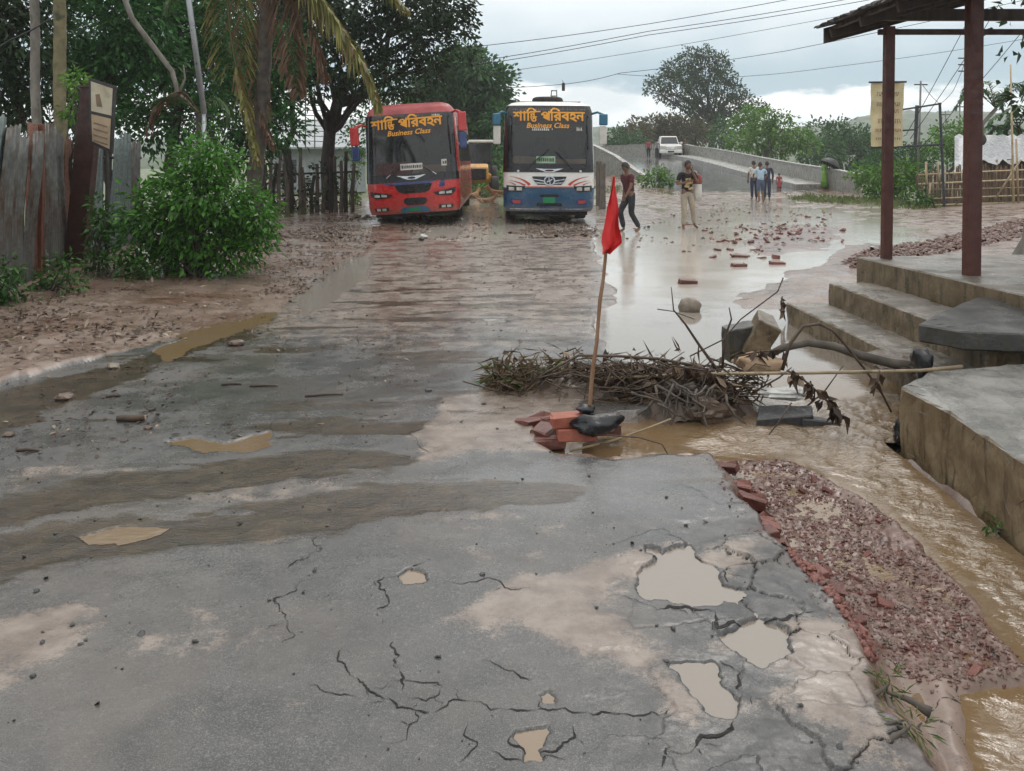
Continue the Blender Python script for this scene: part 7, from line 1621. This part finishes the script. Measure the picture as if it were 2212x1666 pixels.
# cracks in the asphalt: ragged near-black ribbons paint the shade inside the gaps
pm('crack_shade', (0.006, 0.006, 0.006), (0.014, 0.012, 0.011), 30, .9)
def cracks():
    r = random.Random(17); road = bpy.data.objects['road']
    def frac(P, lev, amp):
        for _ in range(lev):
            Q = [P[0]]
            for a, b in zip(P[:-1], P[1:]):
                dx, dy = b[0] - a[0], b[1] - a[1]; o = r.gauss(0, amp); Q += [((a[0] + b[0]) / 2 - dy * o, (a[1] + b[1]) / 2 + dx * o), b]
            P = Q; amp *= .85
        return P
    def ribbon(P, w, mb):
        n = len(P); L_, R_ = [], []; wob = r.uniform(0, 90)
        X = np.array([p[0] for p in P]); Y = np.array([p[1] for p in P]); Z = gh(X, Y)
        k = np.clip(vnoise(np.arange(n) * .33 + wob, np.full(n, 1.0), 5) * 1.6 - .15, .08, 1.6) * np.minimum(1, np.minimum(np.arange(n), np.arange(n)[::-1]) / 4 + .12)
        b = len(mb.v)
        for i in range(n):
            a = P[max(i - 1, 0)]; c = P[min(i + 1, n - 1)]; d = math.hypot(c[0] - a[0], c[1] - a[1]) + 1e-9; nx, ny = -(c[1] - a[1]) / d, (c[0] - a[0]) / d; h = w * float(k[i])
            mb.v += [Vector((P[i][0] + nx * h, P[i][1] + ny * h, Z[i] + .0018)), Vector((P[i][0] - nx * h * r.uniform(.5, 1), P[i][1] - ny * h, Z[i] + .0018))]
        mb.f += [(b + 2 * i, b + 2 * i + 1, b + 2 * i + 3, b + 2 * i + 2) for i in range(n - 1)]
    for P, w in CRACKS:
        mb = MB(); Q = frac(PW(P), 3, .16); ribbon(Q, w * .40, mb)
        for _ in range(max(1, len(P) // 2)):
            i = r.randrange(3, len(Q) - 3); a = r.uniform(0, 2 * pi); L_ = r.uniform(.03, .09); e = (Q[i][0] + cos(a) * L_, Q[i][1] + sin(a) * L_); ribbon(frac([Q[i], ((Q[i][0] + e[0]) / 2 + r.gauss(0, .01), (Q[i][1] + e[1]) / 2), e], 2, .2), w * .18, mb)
        mb.build('crack', 'crack_shade', road)
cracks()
# leaf litter
def litter(name, poly, n, L, W, mat, label, seed, thr=.4):
    r = np.random.default_rng(seed); xs = [p[0] for p in poly]; ys = [p[1] for p in poly]; q = np.stack([r.uniform(min(xs), max(xs), n * 4), r.uniform(min(ys), max(ys), n * 4)], 1)
    ok = (sdpoly(q[:, 0], q[:, 1], poly) > 0) & (vnoise(q[:, 0] * 1.7, q[:, 1] * 1.7, seed) + .3 * r.random(len(q)) > thr); q = q[ok][:n]; d = r.normal(size=(len(q), 3)); d[:, 2] = .25 + .12 * r.normal(size=len(q))
    P = np.concatenate([q, gh(q[:, 0], q[:, 1], True)[:, None] + .006], 1); tag(leaves(name, P, L, W, mat, None, seed, .85, d, fold=.12), label, 'leaf litter', kind='stuff')
BANK = PW([(-100, 780), (-100, 690), (40, 640), (340, 615), (560, 570), (640, 500), (830, 480), (830, 515), (780, 555), (640, 650), (340, 742), (0, 835), (-100, 860)])
litter('leaf_litter', BANK, 2600, .085, .028, 'leaf_litter', 'dead leaves and twigs strewn over the mud bank', 31, .62); litter('leaf_litter', BANK, 220, .10, .035, 'litter_pale', 'pale fallen leaves on the mud bank', 32, .5)
litter('leaf_litter', PW([(0, 840), (340, 745), (640, 660), (900, 700), (900, 900), (500, 960), (0, 1020)]), 420, .06, .022, 'leaf_litter', 'bits of dead leaf washed onto the asphalt', 33, .55)
litter('leaf_litter', PW([(830, 525), (1290, 520), (1290, 640), (800, 620)]), 260, .08, .03, 'leaf_litter', 'bits of dead leaf before the buses', 34, .5)
# loose things on the road
def tubes(name, label, cat, px_pts, Y, r0, r1, mat, group=None, n=7):
    P = [A(x, y, Y if len(q) == 0 else q[0]) for x, y, *q in px_pts]; c = P[0].copy(); m = MB(); k = len(P); m.tube([p - c for p in P], [r0 + (r1 - r0) * i / (k - 1) for i in range(k)], n); o = m.build(name, mat, None, True, loc=c); tag(o, label, cat, group); return o
p = G(283, 918); o = empty('short_log', (p.x, p.y, float(gh(p.x, p.y)[0]) + .02), radians(6), 'short dark log lying on the wet asphalt', 'log'); m = MB(); m.tube([(-.085, 0, 0), (-.03, 0, .003), (.03, 0, 0), (.085, 0, .004)], [.018, .021, .021, .019], 10); m.build('bark', 'twig_bark', o, True); m = MB(); m.tube([(.083, 0, .004), (.089, 0, .004)], .015, 10); m.build('cut_end', 'sack_cloth', o)
GS = 'sticks and leaf clumps on the asphalt'
for i, (x, y, L_, rz, lb) in enumerate(((500, 838, .14, 8, 'small stick on the asphalt towards the mud bank, left of a longer pair'), (570, 842, .20, 3, 'straight stick on the asphalt right of a smaller one'), (700, 862, .26, 12, 'long thin stick pointing at the debris heap'), (245, 865, .10, 14, 'stubby stick beside the roadside gutter'), (60, 985, .13, -3, 'dark stick at the picture edge above the streaks'), (330, 895, .05, 60, 'tiny dark twig above the short log'))):
    p = G(x, y); z = float(gh(p.x, p.y)[0]) + .007; a = radians(rz); m = MB(); m.tube([(-L_ / 2 * cos(a), -L_ / 2 * sin(a), 0), (0, .008, .004), (L_ / 2 * cos(a), L_ / 2 * sin(a), 0)], [.008, .009, .005], 6); tag(m.build('stick', 'twig_bark', None, True, loc=(p.x, p.y, z)), lb, 'stick', GS)
for i, (x, y, s_, mt, lb) in enumerate(((510, 752, .075, 'mud_wet', 'dark leafy clump on the asphalt beside the gutter'), (140, 868, .06, 'mud_wet', 'brown clump of leaves near the gutter bend'), (245, 800, .055, 'stone_grey', 'muddy stone on the edge of the mud bank'), (320, 935, .03, 'mud_wet', 'small dark clod under the short log'), (20, 950, .035, 'mud_wet', 'dark clod at the picture edge beside the gutter'), (1042, 1255, .012, 'asphalt_chunk', 'single black pebble on the clean asphalt'), (925, 851, .025, 'asphalt_chunk', 'black stone on the road before the debris heap'), (1045, 882, .018, 'asphalt_chunk', 'small black stone nearer the flag'))):
    p = G(x, y); lump('clod', lb, 'clod', (p.x, p.y, float(gh(p.x, p.y)[0]) + s_ * .25), (s_, s_ * .8, s_ * .45), mt, 40 + i, .4, False, None, 'clods and stones on the road', 2)
for i, (x, y, lb) in enumerate(((570, 519, 'white plastic scrap at the foot of the bush'), (548, 572, 'small white scrap under the bush edge'), (915, 578 - 60, 'white scrap on the mud before the red bus'))):
    p = G(x, y); lump('plastic_scrap', lb, 'litter', (p.x, p.y, float(gh(p.x, p.y, True)[0]) + .04), (.17 if i == 0 else .09, .1, .05), 'plastic_white', 60 + i, .4, False, None, 'white litter', 2)

# ---- debris heap
hx = G(1480, 872); dh = empty('debris_heap', (hx.x, hx.y, 0), 0, 'tangled heap of roots, straw and mud dammed against the broken road', 'debris heap'); O = dh.location
def heap(cx, cy, rx, ry, h, seed, mat, nm):
    n, k = 44, 26; V = []; F = []
    X, Y = np.meshgrid(np.linspace(-1, 1, n), np.linspace(-1, 1, k)); rr_ = np.sqrt(X ** 2 + Y ** 2) * (1 + .5 * fbm(X * 2 + seed, Y * 2, 3, seed)); Z = h * np.clip(1 - rr_ ** 2, -.35, 1) * (1 + 1.2 * fbm(X * 3, Y * 3 + seed, 3, seed + 1)) + .05 * fbm(X * 9, Y * 9, 2, seed + 2) - .05
    V = np.stack([X.ravel() * rx + cx - O.x, Y.ravel() * ry + cy - O.y, Z.ravel()], 1); idx = np.arange(n * k).reshape(k, n); F = np.stack([idx[:-1, :-1], idx[:-1, 1:], idx[1:, 1:], idx[1:, :-1]], -1).reshape(-1, 4); return np_mesh(nm, V, F, mat, dh, True)
heap(.42, 6.15, .62, .24, .14, 2, 'mud_wet', 'mud_mound'); heap(1.22, 6.0, .48, .30, .17, 4, 'mud_wet', 'mud_mound'); heap(.0, 6.5, .35, .10, .07, 6, 'mud_wet', 'mud_mound')
r = random.Random(3); m = MB()
for i in range(380):
    cx = r.choice((r.uniform(-.12, 1.0), r.gauss(1.15, .28), r.uniform(.6, 1.5))); cy = 6.25 - (.05 if cx < .5 else .22) + r.gauss(0, .12); z = r.uniform(.02, .22) * (1 if cx > .4 else .7); a = r.gauss(0, .9); L_ = r.uniform(.10, .55); e = r.gauss(.05, .38)
    d_ = Vector((cos(a) * cos(e), sin(a) * cos(e) * .6, sin(e))) * L_ / 2; c_ = Vector((cx, cy, z)) - O; bend = Vector((r.gauss(0, .03), r.gauss(0, .03), r.gauss(.02, .03))); rd = r.uniform(.0025, .007); m.tube([c_ - d_, c_ + bend, c_ + d_], [rd, rd, rd * .5], 5)
tag(m.build('twigs', 'twig_bark', dh, True), kind='stuff')
m = MB()
for i in range(34):
    c_ = Vector((r.gauss(1.12, .16), 5.80 + r.gauss(0, .08), r.uniform(.05, .2))) - O; p_ = c_.copy(); pts = [p_.copy()]; v_ = Vector((r.gauss(0, .7), -.5, -.4))
    for k in range(4): p_ = p_ + v_.normalized() * r.uniform(.05, .09); p_.z = max(p_.z, -.07); v_ += Vector((r.gauss(0, .7), r.gauss(0, .4), r.gauss(-.2, .4))); pts.append(p_.copy())
    m.tube(pts, [.011, .009, .007, .005, .002], 5)
tag(m.build('roots', 'wood_grey', dh, True), kind='stuff')
rn = np.random.default_rng(8); n = 1500; cx = np.concatenate([rn.uniform(-.15, 1.1, n), rn.normal(1.2, .22, 700)]); P = np.stack([cx, 6.3 - .06 * (cx > .5) - .14 * (cx > .9) + rn.normal(size=len(cx)) * .10, .02 + np.abs(rn.normal(size=len(cx))) * .085], 1) - np.array(O[:]); d = rn.normal(size=(len(cx), 3)) * np.array([1, .5, .4])
tag(leaves('straw', P, .16, .010, 'straw', dh, 9, .3, d), kind='stuff')
sel = rn.random(len(P)) < .45; tag(leaves('dead_leaves', P[sel] + np.array([0, 0, .02]), .08, .035, 'leaf_litter', dh, 10, .5), kind='stuff')
g = rn.random(2200) < .06; tag(leaves('green_blades', np.stack([rn.uniform(-.16, .5, 260), 6.33 + rn.normal(size=260) * .09, .02 + rn.random(260) * .13], 1) - np.array(O[:]), .13, .014, 'leaf_fresh', dh, 11, .3), kind='stuff')
GD = 'branches caught in the debris'
tubes('thick_branch', 'thick brown branch arching from the heap to the drain wall', 'branch', [(1640, 778), (1690, 752), (1745, 740), (1800, 748), (1860, 768), (1925, 785), (1965, 790)], 6.05, .024, .034, 'bark_mid', GD, 9)
tubes('bamboo_stick', 'long thin pale bamboo stick lying level from the heap to the drain wall', 'stick', [(1300, 818, 6.1), (1500, 808, 5.9), (1750, 806, 5.7), (1990, 801, 5.55), (2080, 792, 5.5)], 5.8, .010, .012, 'bamboo', GD)
tubes('arched_twig', 'crooked twig arching high before the steps and bending into the water', 'twig', [(1690, 800), (1705, 745), (1735, 705), (1770, 700), (1800, 715), (1830, 750), (1870, 800), (1905, 850), (1925, 890)], 5.8, .012, .007, 'twig_bark', GD)
tubes('long_twig', 'long dark twig arching over the straw towards the flag', 'twig', [(1130, 840), (1180, 805), (1250, 768), (1340, 770), (1420, 775), (1500, 790), (1560, 815)], 6.1, .008, .012, 'twig_bark', GD)
tubes('upright_twig', 'bare twig sticking up out of the heap with fine side shoots', 'twig', [(1590, 860), (1550, 800), (1510, 745), (1480, 700), (1455, 670), (1450, 620)], 6.0, .014, .003, 'twig_bark', GD)
tubes('side_twig', 'thin twig crossing the upright one', 'twig', [(1420, 668), (1455, 673), (1500, 690)], 6.0, .004, .003, 'twig_bark', GD); tubes('side_twig', 'dark forked twig beside the tilted concrete chunk', 'twig', [(1560, 800), (1565, 730), (1580, 690), (1575, 665)], 5.9, .010, .004, 'twig_bark', GD)
tubes('side_twig', 'thin twig leaning on the concrete chunk', 'twig', [(1490, 770), (1560, 735), (1600, 690), (1680, 630), (1692, 600)], 6.2, .005, .005, 'twig_bark', GD); tubes('side_twig', 'thin twig dipping into the brown pool', 'twig', [(1710, 870), (1680, 915), (1660, 940)], 5.4, .005, .003, 'twig_bark', GD)
tubes('dead_reed', 'pale reed lying across the pit near the flag bricks', 'reed', [(1230, 975), (1330, 950), (1400, 925), (1450, 905)], 5.15, .007, .005, 'bamboo', GD); tubes('dead_reed', 'pale crooked reed over the pit water', 'reed', [(1310, 940), (1380, 945), (1430, 960), (1445, 985)], 5.05, .005, .003, 'twig_bark', GD)
def chunk(label, outline, z0, z1, loc_, rot, mat, seed, nm='concrete_chunk', cat='concrete chunk', amp=.012, cut=.07):
    o = rough_block(outline, z0, z1, mat, nm, None, cut, amp, seed, bevel=.006); o.location = loc_; o.rotation_euler = rot; tag(o, label, cat, 'broken pieces in the debris'); return o
p = A(1600, 735, 6.35); chunk('dark tilted concrete chunk in the heap, left of the paler one', [(-.13, -.07), (.12, -.07), (.13, .07), (-.12, .07)], -.13, .11, p, (.1, -.1, .3), 'concrete_slab', 71)
p = A(1640, 722, 6.3); chunk('pale tilted concrete slab standing on edge in the heap', [(-.06, -.12), (.10, -.13), (.05, .14), (-.07, .12)], -.14, .13, p, (.15, .45, -.2), 'concrete_stair', 72)
p = A(1690, 880, 5.75); chunk('broken black asphalt piece at the foot of the heap', [(-.22, -.08), (.16, -.10), (.24, .06), (-.1, .12)], -.05, .03, (p.x, p.y, -.02), (.12, -.05, .15), 'asphalt_chunk', 73, 'asphalt_piece', 'asphalt piece')
p = A(1770, 885, 5.7); chunk('smaller black asphalt piece half under the pool', [(-.12, -.06), (.13, -.05), (.1, .07), (-.1, .06)], -.05, .02, (p.x, p.y, -.045), (-.05, .08, -.1), 'asphalt_chunk', 74, 'asphalt_piece', 'asphalt piece')
p = A(1640, 785, 6.05); lump('torn_sack', 'crumpled tan sack draped on the heap', 'sack', p, (.17, .1, .07), 'sack_cloth', 75, .45)
p = A(1700, 848, 5.85); lump('plastic_sheet', 'crumpled whitish plastic sheet at the foot of the heap', 'plastic sheet', p, (.16, .07, .04), 'plastic_white', 76, .5, False)
p = A(1530, 890, 5.75); lump('root_ball', 'earthy root ball hanging over the pool edge', 'root ball', (p.x, p.y, .02), (.15, .10, .085), 'mud_wet', 77, .5, False)
# black trash in the drain mouth
p = A(1992, 770, 5.75); lump('black_rubbish', 'black soaked rubbish hanging in the drain mouth', 'rubbish', p - Vector((0, 0, .05)), (.055, .10, .11), 'black_plastic', 78, .7)
p = A(1950, 852, 5.35); lump('black_rubbish', 'small dark rag at the corner of the drain wall', 'rubbish', (p.x, p.y, -.0), (.05, .05, .08), 'black_plastic', 79, .5)
p = A(1940, 770, 6.3); lump('tarry_sludge', 'dark sludge and leaves piled on the lowest step', 'sludge', (p.x, p.y, .21), (.16, .26, .06), 'mud_wet', 80, .5, False)
# wilted leaf sprays
def spray(label, pts, Y, n, L_, W_, mat, seed, nm='wilted_spray'):
    P = [A(x, y, Y) for x, y in pts]; c = P[0].copy(); o = empty(nm, c, 0, label, 'leafy branch', GD); m = MB(); m.tube([q - c for q in P], [.007] * len(P), 5); m.build('stem', 'twig_bark', o, True)
    r = np.random.default_rng(seed); Q = []; D = []
    for k in range(n):
        t = r.random() * (len(P) - 1); i = min(int(t), len(P) - 2); q = P[i].lerp(P[i + 1], t - i) - c; Q.append(np.array(q[:]) + r.normal(size=3) * .012); D.append(r.normal(size=3) * np.array([.6, .5, .3]) + np.array([0, 0, -.9]))
    leaves('leaf', np.array(Q), L_, W_, mat, o, seed, .2, np.array(D)).__setitem__('kind', 'stuff')
spray('wilted dark leaf spray drooping into the brown water', [(1700, 800), (1735, 820), (1770, 850), (1800, 880), (1820, 905)], 5.5, 60, .09, .045, 'leaf_litter', 81); spray('row of dead leaves hanging from the thick branch', [(1590, 770), (1640, 760), (1690, 755)], 6.0, 14, .10, .045, 'leaf_litter', 82); spray('single twig with curled dead leaves over the channel', [(1900, 800), (1895, 830), (1880, 850)], 5.6, 4, .11, .045, 'leaf_litter', 83); spray('leafy wilted sprig at the far corner of the lowest step', [(1690, 640), (1688, 655), (1695, 675)], 8.9, 8, .10, .05, 'leaf_litter', 84); spray('dead leaves clinging to the middle of the heap', [(1450, 790), (1520, 800), (1580, 830), (1600, 860)], 5.85, 46, .10, .045, 'leaf_litter', 85)
GM = 'moss and weeds on the drain wall foot'
for lb, x, y, bl, sd in (('green moss tuft at the far foot of the drain wall', 2010, 1010, [(2000, 1010, 22), (2030, 1035, 20), (1990, 990, 12)], 91), ('dark green moss tuft at the near foot of the drain wall', 2160, 1150, [(2150, 1140, 20), (2185, 1160, 22), (2210, 1180, 16)], 92), ('scrubby grass tuft on the silt by the broken road', 1900, 1480, [(1895, 1470, 16), (1915, 1490, 14)], 93), ('second scrubby grass tuft lower on the silt', 1955, 1570, [(1945, 1560, 18), (1970, 1580, 14)], 94), ('thin creeper on the near corner of the drain wall', 1955, 960, [(1950, 940, 14), (1945, 985, 16), (1960, 900, 10)], 95)):
    Yb_ = {91: 5.1, 92: 4.1, 93: 2.72, 94: 2.52, 95: 5.35}[sd]; b0 = A(x, y, Yb_); bush('moss_tuft', lb, b0, px(bl, Yb_, .05, sd), 'leaf_weed' if sd < 93 else ('grass_blade' if sd < 95 else 'leaf_litter'), 6000 if sd < 93 else 3000, 5, .035 if sd < 93 else .05, .012 if sd < 93 else .006, sd, .02, GM, 'moss', 3)
# ------------------------------------------------------------------ damp air
t = bpy.data.materials.new('damp_air'); t.use_nodes = True; t.node_tree.nodes.clear(); M['damp_air'] = t
_o = t.node_tree.nodes.new('ShaderNodeOutputMaterial'); _v = t.node_tree.nodes.new('ShaderNodeVolumePrincipled')
_v.inputs['Color'].default_value = (0.93, 0.975, 1.0, 1); _v.inputs['Density'].default_value = 0.00065; _v.inputs['Anisotropy'].default_value = 0.2
t.node_tree.links.new(_v.outputs[0], _o.inputs['Volume'])
m = MB(); m.box((0, 310, 17), (1860, 660, 46)); tag(m.build('haze', 'damp_air'), 'damp hazy air', 'haze', kind='stuff')
